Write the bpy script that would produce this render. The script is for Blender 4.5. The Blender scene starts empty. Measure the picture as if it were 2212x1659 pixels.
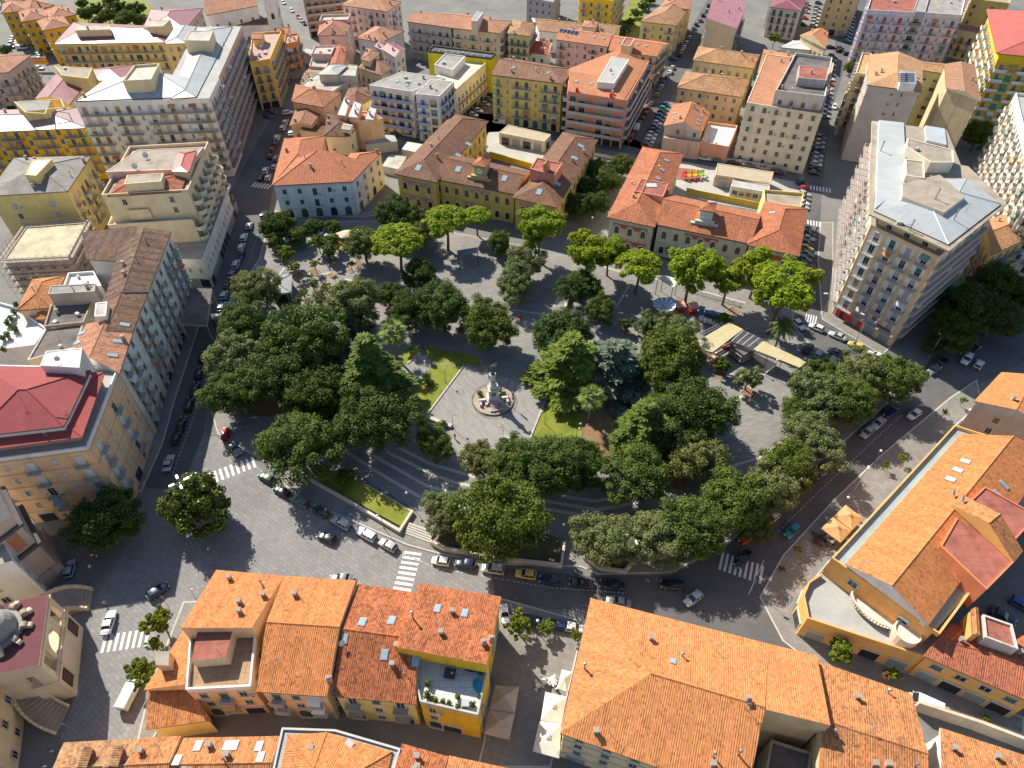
import bpy, math, random
from mathutils import Vector, Matrix
scene = bpy.context.scene
COL = scene.collection
R = math.radians
rnd = random.Random(7)

# ---------------------------------------------------------------- camera
HC = 115.0                      # drone height above the square, metres
FPX = 1455.0                    # focal length in units of a 2212 x 1659 picture
TILT = math.atan2(1500, 1455)   # camera looks this far below the horizon
ST, CT = math.sin(TILT), math.cos(TILT)
cam_d = bpy.data.cameras.new("camera")
cam = bpy.data.objects.new("camera", cam_d)
COL.objects.link(cam)
cam.location = (0, 0, HC)
cam.rotation_euler = (math.pi/2 - TILT, 0, 0)
cam_d.sensor_fit = 'HORIZONTAL'
cam_d.sensor_width = 36.0
cam_d.lens = 36.0*FPX/2212
cam_d.clip_start = 1.0
cam_d.clip_end = 3000.0
scene.camera = cam
scene.render.resolution_x, scene.render.resolution_y = 1024, 768

# ---------------------------------------------------------------- light
SUN_AZ = Vector((-0.625, 0.78, 0)).normalized()   # horizontal direction towards the sun
SUN_EL = R(41)
world = bpy.data.worlds.new("World"); scene.world = world
world.use_nodes = True
wn = world.node_tree
bg = wn.nodes['Background']
sky = wn.nodes.new('ShaderNodeTexSky'); sky.sky_type = 'NISHITA'
sky.sun_disc = False
sky.sun_elevation = SUN_EL
sky.sun_rotation = math.atan2(SUN_AZ.x, SUN_AZ.y)
sky.air_density = 1.0; sky.dust_density = 0.6; sky.ozone_density = 1.0
wn.links.new(sky.outputs[0], bg.inputs[0])
bg.inputs[1].default_value = 0.095
sun_d = bpy.data.lights.new("sun", 'SUN'); sun_d.energy = 5.0; sun_d.angle = R(0.53)
sun_d.color = (1.0, 0.93, 0.79)
sun = bpy.data.objects.new("sun", sun_d); COL.objects.link(sun)
sd = Vector((SUN_AZ.x*math.cos(SUN_EL), SUN_AZ.y*math.cos(SUN_EL), math.sin(SUN_EL)))
sun.rotation_euler = sd.to_track_quat('Z', 'Y').to_euler()
sun.location = (0, 0, 200)
scene.view_settings.view_transform = 'Standard'
scene.view_settings.look = 'None'
scene.view_settings.exposure = 0.56
scene.view_settings.gamma = 1.0
scene.render.engine = 'CYCLES'
scene.cycles.max_bounces = 5
scene.cycles.diffuse_bounces = 4
scene.cycles.glossy_bounces = 2
scene.cycles.transmission_bounces = 2
scene.cycles.transparent_max_bounces = 4

# ---------------------------------------------------------------- survey: a point of the photograph at a known height
def P(x, y, z=0.0):
    u = (x-1106)/FPX; v = (y-829.5)/FPX
    k = (HC-z)/(ST+v*CT)
    return Vector((u*k, (CT-v*ST)*k, z))
def depth(p):
    return p.y*CT-(p.z-HC)*ST

# ---------------------------------------------------------------- materials
MATS = {}
def nd(nt, t, **kw):
    n = nt.nodes.new(t)
    for k, v in kw.items(): setattr(n, k, v)
    return n
def base_mat(key):
    m = bpy.data.materials.new(key); m.use_nodes = True
    return m, m.node_tree, m.node_tree.nodes['Principled BSDF']
def c4(c, k=1.0): return (min(1, c[0]*k), min(1, c[1]*k), min(1, c[2]*k), 1)
def noise(nt, scale, detail=4, vec=None, rough=.6):
    n = nd(nt, 'ShaderNodeTexNoise'); n.inputs['Scale'].default_value = scale
    n.inputs['Detail'].default_value = detail; n.inputs['Roughness'].default_value = rough
    if vec is not None: nt.links.new(vec, n.inputs['Vector'])
    return n.outputs['Fac']
def ramp(nt, fac, stops):
    r = nd(nt, 'ShaderNodeValToRGB')
    els = r.color_ramp.elements
    while len(els) < len(stops): els.new(.5)
    for e, (p, c) in zip(els, stops):
        e.position = p; e.color = c if len(c) == 4 else (*c, 1)
    nt.links.new(fac, r.inputs[0]); return r.outputs[0]
def mul(nt, a, b, fac=1.0, mode='MULTIPLY'):
    m = nd(nt, 'ShaderNodeMix', data_type='RGBA', blend_type=mode)
    m.inputs[0].default_value = fac
    for i, s in ((6, a), (7, b)):
        if hasattr(s, 'links'): nt.links.new(s, m.inputs[i])
        else: m.inputs[i].default_value = s
    return m.outputs[2]
def math_(nt, op, a, b=None):
    m = nd(nt, 'ShaderNodeMath', operation=op)
    for i, s in enumerate((a, b)):
        if s is None: continue
        if hasattr(s, 'links'): nt.links.new(s, m.inputs[i])
        else: m.inputs[i].default_value = s
    return m.outputs[0]
def bump(nt, bs, h, strength=.4, dist=.05):
    b = nd(nt, 'ShaderNodeBump'); b.inputs['Strength'].default_value = strength
    b.inputs['Distance'].default_value = dist
    nt.links.new(h, b.inputs['Height']); nt.links.new(b.outputs[0], bs.inputs['Normal'])
def pos(nt): return nd(nt, 'ShaderNodeNewGeometry').outputs['Position']
def uvs(nt): return nd(nt, 'ShaderNodeTexCoord').outputs['UV']
def mapping(nt, vec, scale=(1, 1, 1), rot=0):
    m = nd(nt, 'ShaderNodeMapping'); m.inputs['Scale'].default_value = scale
    m.inputs['Rotation'].default_value = (0, 0, rot)
    nt.links.new(vec, m.inputs['Vector']); return m.outputs[0]

def plain(name, col, rough=.7, var=.12, scale=1.2, metal=0.0):
    key = ('p', name, tuple(col), rough, metal)
    if key in MATS: return MATS[key]
    m, nt, bs = base_mat(name)
    f = noise(nt, scale, 3, pos(nt))
    c = ramp(nt, f, [(.3, c4(col, 1-var)), (.7, c4(col, 1+var))])
    nt.links.new(c, bs.inputs['Base Color'])
    bs.inputs['Roughness'].default_value = rough; bs.inputs['Metallic'].default_value = metal
    MATS[key] = m; return m

def stucco(col, dirt=.35):
    """painted plaster: patches, rain streaks under the eaves and sills, fine grain"""
    key = ('w', tuple(col), dirt)
    if key in MATS: return MATS[key]
    lm = .3*col[0]+.6*col[1]+.1*col[2]; col = tuple(min(.84, max(.02, (lm+(x-lm)*1.2)*1.12)) for x in col)
    m, nt, bs = base_mat('painted_plaster')
    p = pos(nt)
    a = ramp(nt, noise(nt, .28, 5, p), [(.3, c4(col, .86)), (.7, c4(col, 1.08))])
    st = noise(nt, 1.0, 4, mapping(nt, p, (.7, .7, .10)))
    s = ramp(nt, st, [(.5, (1, 1, 1, 1)), (.8, (1-dirt*.7, 1-dirt*.73, 1-dirt*.77, 1))])
    c = mul(nt, a, s)
    g = ramp(nt, noise(nt, 3.5, 4, p), [(.3, (.93, .93, .93, 1)), (.7, (1.0, 1.0, 1.0, 1))])
    c = mul(nt, c, g)
    nt.links.new(c, bs.inputs['Base Color'])
    bs.inputs['Roughness'].default_value = .9
    MATS[key] = m; return m

def tiles(col, old=.3, pu=.30, pv=.42, relief=.5, moss=0.0):
    """clay tiles: one colour per tile, courses, weathered patches"""
    key = ('t', tuple(col), old, relief, moss)
    if key in MATS: return MATS[key]
    m, nt, bs = base_mat('clay_tiles')
    uv = uvs(nt)
    sx = nd(nt, 'ShaderNodeSeparateXYZ'); nt.links.new(uv, sx.inputs[0])
    u = math_(nt, 'DIVIDE', sx.outputs[0], pu); v = math_(nt, 'DIVIDE', sx.outputs[1], pv)
    cb = nd(nt, 'ShaderNodeCombineXYZ')
    nt.links.new(math_(nt, 'FLOOR', u), cb.inputs[0]); nt.links.new(math_(nt, 'FLOOR', v), cb.inputs[1])
    wnz = nd(nt, 'ShaderNodeTexWhiteNoise', noise_dimensions='2D'); nt.links.new(cb.outputs[0], wnz.inputs['Vector'])
    k = .35*old+.12
    c = ramp(nt, wnz.outputs['Value'], [(0, c4(col, 1-k*1.5)), (.25, c4(col, 1-k*.4)), (.75, c4(col, 1+k*.3)), (1, (min(1, col[0]*(1+k)), col[1]*(1+k*1.1), col[2]*(1+k*1.2), 1))])
    p = pos(nt)
    w = ramp(nt, noise(nt, .22, 6, p, .7), [(.35, (1-old*.65, 1-old*.62, 1-old*.55, 1)), (.62, (1, 1, 1, 1))])
    c = mul(nt, c, w)
    st = ramp(nt, noise(nt, 1.0, 3, mapping(nt, uv, (1.4, .12, 1))), [(.45, (1, 1, 1, 1)), (.75, (1-old*.5, 1-old*.5, 1-old*.45, 1))])
    c = mul(nt, c, st)
    if moss:
        li = ramp(nt, noise(nt, .8, 6, p, .8), [(.58, (0, 0, 0, 1)), (.66, (1, 1, 1, 1))])
        mm = nd(nt, 'ShaderNodeMix', data_type='RGBA'); 
        nt.links.new(math_(nt, 'MULTIPLY', li, moss), mm.inputs[0]); nt.links.new(c, mm.inputs[6])
        mm.inputs[7].default_value = (.42, .36, .24, 1); c = mm.outputs[2]
    nt.links.new(c, bs.inputs['Base Color'])
    bs.inputs['Roughness'].default_value = .85
    hu = math_(nt, 'ABSOLUTE', math_(nt, 'SINE', math_(nt, 'MULTIPLY', u, math.pi)))
    hv = math_(nt, 'FRACT', v)
    h = math_(nt, 'ADD', hu, math_(nt, 'MULTIPLY', hv, .45))
    bump(nt, bs, h, relief, .07)
    MATS[key] = m; return m

def ribbed(col, rough=.45, period=.5, dirt=.15, metal=0.0):
    """standing-seam or corrugated sheet"""
    key = ('r', tuple(col), rough, period)
    if key in MATS: return MATS[key]
    m, nt, bs = base_mat('ribbed_sheet_roof')
    uv = uvs(nt)
    sx = nd(nt, 'ShaderNodeSeparateXYZ'); nt.links.new(uv, sx.inputs[0])
    u = math_(nt, 'FRACT', math_(nt, 'DIVIDE', sx.outputs[0], period))
    rib = math_(nt, 'GREATER_THAN', math_(nt, 'ABSOLUTE', math_(nt, 'SUBTRACT', u, .5)), .36)
    p = pos(nt)
    a = ramp(nt, noise(nt, .3, 5, p), [(.3, c4(col, 1-dirt)), (.7, c4(col, 1+dirt*.4))])
    s = ramp(nt, noise(nt, 1.0, 3, mapping(nt, uv, (1.2, .1, 1))), [(.4, (1, 1, 1, 1)), (.8, (1-dirt, 1-dirt, 1-dirt*.9, 1))])
    nt.links.new(mul(nt, a, s), bs.inputs['Base Color'])
    bs.inputs['Roughness'].default_value = rough; bs.inputs['Metallic'].default_value = metal
    bump(nt, bs, rib, .6, .06)
    MATS[key] = m; return m

def flatroof(col, stain=.35, joints=0):
    """bitumen felt, screed or terrace tiles: puddle stains, seams"""
    key = ('f', tuple(col), stain, joints)
    if key in MATS: return MATS[key]
    m, nt, bs = base_mat('flat_roofing')
    p = pos(nt)
    a = ramp(nt, noise(nt, .25, 6, p, .65), [(.3, c4(col, 1-stain)), (.55, c4(col, 1)), (.75, c4(col, 1.12))])
    b = ramp(nt, noise(nt, 4, 4, p), [(.3, (.88, .88, .88, 1)), (.7, (1, 1, 1, 1))])
    c = mul(nt, a, b)
    if joints:
        br = nd(nt, 'ShaderNodeTexBrick'); nt.links.new(uvs(nt), br.inputs['Vector'])
        br.offset = 0.0
        br.inputs['Scale'].default_value = 1.0; br.inputs['Brick Width'].default_value = joints
        br.inputs['Row Height'].default_value = joints; br.inputs['Mortar Size'].default_value = .03
        br.inputs['Color1'].default_value = (1, 1, 1, 1); br.inputs['Color2'].default_value = (.86, .86, .86, 1); br.inputs['Mortar'].default_value = (.6, .6, .6, 1)
        c = mul(nt, c, br.outputs['Color'])
    nt.links.new(c, bs.inputs['Base Color']); bs.inputs['Roughness'].default_value = .9
    MATS[key] = m; return m

def paving(name, col, bw, rh, rot, var=.2, mortar=.62, stain=.25, ms=.03, rough=.85, warm=0):
    key = ('pv', name)
    if key in MATS: return MATS[key]
    m, nt, bs = base_mat(name)
    p = pos(nt)
    br = nd(nt, 'ShaderNodeTexBrick'); nt.links.new(mapping(nt, p, (1, 1, 1), rot), br.inputs['Vector'])
    br.inputs['Scale'].default_value = 1; br.inputs['Brick Width'].default_value = bw; br.inputs['Row Height'].default_value = rh
    br.inputs['Mortar Size'].default_value = ms; br.inputs['Mortar Smooth'].default_value = .3
    br.inputs['Color1'].default_value = c4(col, 1-var); br.inputs['Color2'].default_value = c4(col, 1+var); br.inputs['Mortar'].default_value = c4(col, mortar)
    s = ramp(nt, noise(nt, .07, 7, p, .7), [(.3, (1-stain, 1-stain, 1-stain*.9, 1)), (.7, (1.0, 1.0, 1.0, 1))])
    c = mul(nt, br.outputs['Color'], s)
    g = ramp(nt, noise(nt, .9, 5, p, .7), [(.3, (.86, .86, .87, 1)), (.7, (1, 1, 1, 1))])
    c = mul(nt, c, g)
    nt.links.new(c, bs.inputs['Base Color']); bs.inputs['Roughness'].default_value = rough
    bump(nt, bs, br.outputs['Fac'], -.15, .02)
    MATS[key] = m; return m

def ground_mat(name, stops, sc=.12, sc2=1.5, fine=.12):
    key = ('g', name)
    if key in MATS: return MATS[key]
    m, nt, bs = base_mat(name)
    p = pos(nt)
    a = ramp(nt, noise(nt, sc, 8, p, .68), stops)
    b = ramp(nt, noise(nt, sc2, 6, p, .7), [(.3, (1-fine*2, 1-fine*2, 1-fine*2, 1)), (.7, (1, 1, 1, 1))])
    nt.links.new(mul(nt, a, b), bs.inputs['Base Color']); bs.inputs['Roughness'].default_value = .9
    MATS[key] = m; return m

def glass_mat():
    key = 'glass'
    if key in MATS: return MATS[key]
    m, nt, bs = base_mat('window_glass')
    bs.inputs['Base Color'].default_value = (.025, .032, .04, 1); bs.inputs['Roughness'].default_value = .08
    bs.inputs['Specular IOR Level'].default_value = .6
    MATS[key] = m; return m

def leaf_mat(name, c1, c2, trans=.25, rough=.6):
    key = ('l', name)
    if key in MATS: return MATS[key]
    m, nt, bs = base_mat(name)
    g = nd(nt, 'ShaderNodeNewGeometry')
    oi = nd(nt, 'ShaderNodeObjectInfo')
    a = ramp(nt, g.outputs['Random Per Island'], [(0, c4(c1)), (1, c4(c2))])
    b = ramp(nt, oi.outputs['Random'], [(0, (.82, .88, .9, 1)), (.5, (1, 1, 1, 1)), (1, (1.0, .93, .72, 1))])
    ps = ramp(nt, noise(nt, .35, 3, pos(nt)), [(.35, (.8, .84, .86, 1)), (.65, (1, 1, 1, 1))])
    c = mul(nt, mul(nt, a, b), ps)
    nt.links.new(c, bs.inputs['Base Color']); bs.inputs['Roughness'].default_value = rough
    bs.inputs['Specular IOR Level'].default_value = .12
    tr = nd(nt, 'ShaderNodeBsdfTranslucent'); nt.links.new(c, tr.inputs[0])
    mx = nd(nt, 'ShaderNodeMixShader'); mx.inputs[0].default_value = trans
    nt.links.new(bs.outputs[0], mx.inputs[1]); nt.links.new(tr.outputs[0], mx.inputs[2])
    nt.links.new(mx.outputs[0], nt.nodes['Material Output'].inputs[0])
    MATS[key] = m; return m

# ---------------------------------------------------------------- mesh collector
class MB:
    def __init__(s): s.v = []; s.f = []; s.m = []; s.uv = []; s.mats = []
    def mi(s, mat):
        if mat not in s.mats: s.mats.append(mat)
        return s.mats.index(mat)
    def face(s, pts, mat, uv=None):
        b = len(s.v); s.v += [tuple(p) for p in pts]; s.f.append(tuple(range(b, b+len(pts)))); s.m.append(s.mi(mat))
        if uv is None:
            n = newell(pts)
            if abs(n.z) > .999: uv = [(p[0], p[1]) for p in pts]
            else:
                h = Vector((-n.y, n.x, 0)).normalized(); d = n.cross(h)
                uv = [(Vector(p).dot(h), Vector(p).dot(d)) for p in pts]
        s.uv += uv
    def box(s, c, size, mat, rz=0.0, M=None):
        hx, hy, hz = size[0]/2, size[1]/2, size[2]/2
        co = [Vector((x*hx, y*hy, z*hz)) for z in (-1, 1) for y in (-1, 1) for x in (-1, 1)]
        if M is None: M = Matrix.Translation(c) @ Matrix.Rotation(rz, 4, 'Z')
        co = [M @ p for p in co]
        for q in ((0, 2, 3, 1), (4, 5, 7, 6), (0, 1, 5, 4), (2, 6, 7, 3), (0, 4, 6, 2), (1, 3, 7, 5)):
            s.face([co[i] for i in q], mat)
    def prism(s, poly, z0, z1, mat, top=None, bottom=False):
        poly = ccw([Vector((p[0], p[1], 0)) for p in poly])
        n = len(poly)
        for i in range(n):
            a, b = poly[i], poly[(i+1) % n]
            s.face([(a.x, a.y, z0), (b.x, b.y, z0), (b.x, b.y, z1), (a.x, a.y, z1)], mat)
        s.face([(p.x, p.y, z1) for p in poly], top or mat)
        if bottom: s.face([(p.x, p.y, z0) for p in reversed(poly)], mat)
    def tube(s, a, b, r0, r1, mat, n=8, cap=True):
        a = Vector(a); b = Vector(b); d = (b-a)
        if d.length < 1e-6: return
        q = d.to_track_quat('Z', 'Y')
        ra = [a+q @ Vector((r0*math.cos(2*math.pi*i/n), r0*math.sin(2*math.pi*i/n), 0)) for i in range(n)]
        rb = [b+q @ Vector((r1*math.cos(2*math.pi*i/n), r1*math.sin(2*math.pi*i/n), 0)) for i in range(n)]
        for i in range(n):
            j = (i+1) % n; s.face([ra[i], ra[j], rb[j], rb[i]], mat)
        if cap: s.face(rb, mat); s.face(list(reversed(ra)), mat)
    def lathe(s, c, prof, mat, n=16, sx=1, sy=1):
        c = Vector(c); rings = []
        for r, z in prof:
            rings.append([c+Vector((r*sx*math.cos(2*math.pi*i/n), r*sy*math.sin(2*math.pi*i/n), z)) for i in range(n)])
        for k in range(len(rings)-1):
            for i in range(n):
                j = (i+1) % n
                q = [rings[k][i], rings[k][j], rings[k+1][j], rings[k+1][i]]
                if prof[k][0] < 1e-4: q = [q[0], q[2], q[3]]
                elif prof[k+1][0] < 1e-4: q = q[:3]
                s.face(q, mat)
        if prof[-1][0] > 1e-4: s.face(rings[-1], mat)
        if prof[0][0] > 1e-4: s.face(list(reversed(rings[0])), mat)
    def ball(s, c, r, mat, n=10, m=6, sz=1.0):
        s.lathe(c, [(max(0, r*math.sin(math.pi*k/m)), -r*sz*math.cos(math.pi*k/m)) for k in range(m+1)], mat, n)
    def mesh(s, name, smooth=False):
        me = bpy.data.meshes.new(name); me.from_pydata(s.v, [], s.f)
        for mt in s.mats: me.materials.append(mt)
        me.polygons.foreach_set('material_index', s.m)
        ul = me.uv_layers.new(name='UVMap')
        ul.data.foreach_set('uv', [x for p in s.uv for x in p])
        if smooth:
            me.polygons.foreach_set('use_smooth', [True]*len(s.f))
        me.update(); return me
    def obj(s, name, parent=None, smooth=False, loc=None):
        """link as one object; with a parent at L the vertices are given in world space"""
        me = s.mesh(name, smooth)
        o = bpy.data.objects.new(name, me); COL.objects.link(o)
        if parent is not None:
            o.parent = parent; wl = wloc(parent)
            me.transform(Matrix.Translation(-wl))
        return o
def wloc(o):
    l = Vector(o.location)
    while o.parent is not None:
        o = o.parent; l = l+Vector(o.location)
    return l
def weld(o, smooth=True, d=1e-4):
    import bmesh
    bm = bmesh.new(); bm.from_mesh(o.data if hasattr(o, 'data') else o)
    bmesh.ops.remove_doubles(bm, verts=bm.verts, dist=d)
    if smooth:
        for f in bm.faces: f.smooth = True
    bm.to_mesh(o.data if hasattr(o, 'data') else o); bm.free(); return o
def newell(pts):
    n = Vector((0, 0, 0))
    for i in range(len(pts)):
        a, b = Vector(pts[i]), Vector(pts[(i+1) % len(pts)])
        n += Vector(((a.y-b.y)*(a.z+b.z), (a.z-b.z)*(a.x+b.x), (a.x-b.x)*(a.y+b.y)))
    return n.normalized() if n.length > 1e-12 else Vector((0, 0, 1))
def area2(poly): return sum(poly[i].x*poly[(i+1) % len(poly)].y-poly[(i+1) % len(poly)].x*poly[i].y for i in range(len(poly)))
def ccw(poly): return poly if area2(poly) > 0 else list(reversed(poly))
def inset(poly, d):
    """offset a ccw polygon inwards by d (negative: outwards)"""
    n = len(poly); out = []
    for i in range(n):
        a, b, c = poly[i-1], poly[i], poly[(i+1) % n]
        e1 = (b-a).normalized(); e2 = (c-b).normalized()
        n1 = Vector((-e1.y, e1.x, 0)); n2 = Vector((-e2.y, e2.x, 0))
        k = 1+n1.dot(n2)
        out.append(b+(n1+n2)*(d/max(k, .2)))
    return out
def clip(poly, n, d):
    """keep the part with n.p <= d"""
    out = []; L = len(poly)
    for i in range(L):
        a, b = poly[i], poly[(i+1) % L]
        da, db = n.dot(a)-d, n.dot(b)-d
        if da <= 0: out.append(a)
        if (da < 0 < db) or (db < 0 < da): out.append(a+(b-a)*(da/(da-db)))
    return out if len(out) > 2 else None
def psize(p):
    s = Vector((0, 0, 0))
    for i in range(1, len(p)-1): s += (p[i]-p[0]).cross(p[i+1]-p[0])
    return s.length/2

# ---------------------------------------------------------------- tagging
def tag(o, label=None, cat=None, group=None, kind=None):
    if label: o['label'] = label
    if cat: o['category'] = cat
    if group: o['group'] = group
    if kind: o['kind'] = kind
    return o
def empty(name, loc, rz=0.0, label=None, cat=None, group=None):
    o = bpy.data.objects.new(name, None); COL.objects.link(o)
    o.location = loc; o.rotation_euler = (0, 0, rz); o.empty_display_size = .5
    return tag(o, label, cat, group)
def inst(name, me, parent, loc, rz=0.0, scale=None):
    o = bpy.data.objects.new(name, me); COL.objects.link(o); o.parent = parent
    o.location = loc; o.rotation_euler = (0, 0, rz)
    if scale: o.scale = scale
    return o
def copy_tree(o, parent=None):
    c = o.copy(); COL.objects.link(c); c.parent = parent
    for ch in list(o.children): copy_tree(ch, c)
    return c
# ================================================================ buildings: unions of convex blocks
class Solid:
    def __init__(s, planes): # planes: list of (n, d, tag, mat)
        s.pl = planes; s.faces = []
        B = 900.0
        for i, (n, d, tg, mt) in enumerate(planes):
            t = n.orthogonal().normalized(); b = n.cross(t); c = n*d
            poly = [c+t*B+b*B, c-t*B+b*B, c-t*B-b*B, c+t*B-b*B]
            poly = list(reversed(poly)) if newell(poly).dot(n) < 0 else poly
            for j, (n2, d2, _, _) in enumerate(planes):
                if j == i: continue
                poly = clip(poly, n2, d2)
                if poly is None: break
            if poly: s.faces.append((i, poly))
        vs = [p for _, f in s.faces for p in f]
        s.lo = Vector([min(p[k] for p in vs) for k in range(3)]); s.hi = Vector([max(p[k] for p in vs) for k in range(3)])
    def inside(s, p, e=0.0): return all(n.dot(p) <= d-e for n, d, _, _ in s.pl)
def subtract(polys, S, e):
    out = []
    for poly in polys:
        rest = poly; parts = []
        for n, d, _, _ in S.pl:
            o = clip(rest, -n, -(d+e))
            if o and psize(o) > .002: parts.append(o)
            rest = clip(rest, n, d+e)
            if rest is None: break
        if rest is None or psize(rest) < .002: out.append(poly)
        else: out += parts
    return out
def union_faces(sol):
    for i, s in enumerate(sol):
        for k, poly in s.faces:
            polys = [poly]
            lo = Vector([min(p[q] for p in poly) for q in range(3)]); hi = Vector([max(p[q] for p in poly) for q in range(3)])
            for j, t in enumerate(sol):
                if j == i: continue
                if any(hi[q] < t.lo[q]-.01 or lo[q] > t.hi[q]+.01 for q in range(3)): continue
                polys = subtract(polys, t, .002 if j < i else -.002)
                if not polys: break
            n, d, tg, mt = s.pl[k]
            for q in polys: yield n, tg, mt, q
def seg_minus(a, b, S):
    """parts of segment ab outside S"""
    t0, t1 = 0.0, 1.0; d = b-a
    for n, dd, _, _ in S.pl:
        na = n.dot(a)-dd-.02; nb = n.dot(d)
        if abs(nb) < 1e-9:
            if na > 0: return [(a, b)]
        elif nb > 0: t1 = min(t1, -na/nb)
        else: t0 = max(t0, -na/nb)
    if t1-t0 < .01: return [(a, b)]
    o = []
    if t0 > .01: o.append((a, a+d*t0))
    if t1 < .99: o.append((a+d*t1, b))
    return o
def corrugate(mb, poly, n, mat, p=.34, amp=.045):
    """real rows of tiles running down the slope"""
    h = Vector((-n.y, n.x, 0)).normalized(); dn = n.cross(h)
    us = [q.dot(h) for q in poly]; k0 = math.floor(min(us)/p*4); k1 = math.ceil(max(us)/p*4)
    H = (0, .75, 1.0, .75)
    for k in range(k0, k1):
        a, b = k*p/4, (k+1)*p/4
        q = clip(poly, -h, -a)
        q = clip(q, h, b) if q else None
        if not q: continue
        ha, hb = H[k % 4]*amp, H[(k+1) % 4]*amp
        pts = []; uv = []
        for v in q:
            u = v.dot(h); t = (u-a)/(b-a); pts.append(v+n*(ha+(hb-ha)*t)); uv.append((u, v.dot(dn)))
        mb.face(pts, mat, uv)

WINC = {}
def shade_col(c, k): return tuple(min(1, x*k) for x in c)
FRAME = (.55, .53, .48)
def win_mesh(kind, sh, state, frame, near):
    """window kinds: w window, d balcony door, a arched window, s shop front, g arched door, p plain glazing, n narrow"""
    key = (kind, sh, state, frame, near)
    if key in WINC: return WINC[key]
    fm = plain('window_surround', frame, .8, .08); sm = plain('shutter', sh, .6, .1, 4); gl = glass_mat(); dk = plain('room_dark', (.03, .03, .035), .9)
    cu = plain('curtain', (.55, .52, .46), .9)
    W, Hh = {'w': (1.15, 1.55), 'd': (1.3, 2.35), 'a': (1.3, 2.3), 's': (2.9, 2.7), 'g': (2.0, 3.1), 'p': (1.6, 1.3), 'n': (.6, 1.2), 'b': (2.2, 2.3), 'q': (.8, .7)}[kind]
    mb = MB(); y0, y1 = .0, .09
    def rect(x0, x1, z0, z1, y, m): mb.face([(x1, y, z0), (x0, y, z0), (x0, y, z1), (x1, y, z1)], m)
    def bar(x0, x1, z0, z1, d, m): mb.box(((x0+x1)/2, d/2, (z0+z1)/2), (x1-x0, d, z1-z0), m)
    t = .12; hw = W/2
    if kind in 'ag':
        r = hw; zs = Hh-r; N = 8
        arc = [(r*math.cos(math.pi*i/N), zs+r*math.sin(math.pi*i/N)) for i in range(N+1)]
        if state == 2: mb.face([(x, .03, z) for x, z in [(hw, 0)]+arc+[(-hw, 0)]], sm)
        else: mb.face([(x, .03, z) for x, z in [(hw, 0)]+arc+[(-hw, 0)]], gl)
        R2 = r+.16
        arc2 = [(R2*math.cos(math.pi*i/N), zs+R2*math.sin(math.pi*i/N)) for i in range(N+1)]
        for i in range(N):
            (x0, z0), (x1, z1) = arc[i], arc[i+1]; (X0, Z0), (X1, Z1) = arc2[i], arc2[i+1]
            mb.face([(x0, .12, z0), (X0, .12, Z0), (X1, .12, Z1), (x1, .12, z1)], fm)
            mb.face([(x0, .03, z0), (x0, .12, z0), (x1, .12, z1), (x1, .03, z1)], fm)
            mb.face([(X0, .12, Z0), (X0, 0, Z0), (X1, 0, Z1), (X1, .12, Z1)], fm)
        bar(-R2, -hw, 0, zs, .12, fm); bar(hw, R2, 0, zs, .12, fm)
        bar(-hw-.25, hw+.25, -.15, -.002, .22, fm)
        wf = plain('window_frame', (.2, .15, .11), .6)
        if kind == 'a':
            bar(-.035, .035, 0, Hh-.05, .06, wf); bar(-hw+.01, -.036, zs-.04, zs+.04, .06, wf); bar(.036, hw-.01, zs-.04, zs+.04, .06, wf)
    elif kind == 's':
        if state == 0: rect(-hw, hw, 0, Hh, .03, dk); rect(-hw+.1, -.1, .5, Hh-.5, .05, gl); rect(.1, hw-.1, .5, Hh-.5, .05, gl)
        else:
            rect(-hw, hw, 0, Hh, .03, plain('roller_shutter', (.30, .31, .32), .5))
        bar(-hw-.12, -hw, 0, Hh, .12, fm); bar(hw, hw+.12, 0, Hh, .12, fm); bar(-hw-.12, hw+.12, Hh+.002, Hh+.35, .18, fm)
    else:
        rect(-hw, hw, 0, Hh, .025, gl if state < 2 else sm)
        wf = plain('window_frame', (.62, .6, .56), .6)
        if state == 1:   # roller blind half down
            bar(-hw+.03, hw-.03, Hh*.45, Hh, .06, sm)
        if state != 2:
            bar(-.03, .03, 0, Hh*.449 if state == 1 else Hh, .055, wf)
            bar(-hw, -hw+.06, 0, Hh, .052, wf); bar(hw-.06, hw, 0, Hh, .052, wf)
        bar(-hw-t, -hw, -.0, Hh, y1, fm); bar(hw, hw+t, -.0, Hh, y1, fm); bar(-hw-t, hw+t, Hh+.001, Hh+t, y1+.03, fm)
        if kind != 'd' and kind != 'b': bar(-hw-.2, hw+.2, -.12, -.001, .2, fm)
    me = mb.mesh('window'); WINC[key] = me
    return me
def shutter_mesh(kind, sh):
    key = ('shut', kind, sh)
    if key in WINC: return WINC[key]
    W, Hh = {'w': (1.15, 1.55), 'd': (1.3, 2.35)}[kind]
    mb = MB(); sm = plain('shutter', sh, .6, .1, 4)
    mb.box((0, .07, Hh/2), (W/2+.02, .05, Hh), sm)
    for i in range(7): mb.box((0, .10, Hh*(i+.5)/7), (W/2-.12, .02, Hh/7*.45), sm)
    WINC[key] = mb.mesh('shutter'); return WINC[key]
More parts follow.
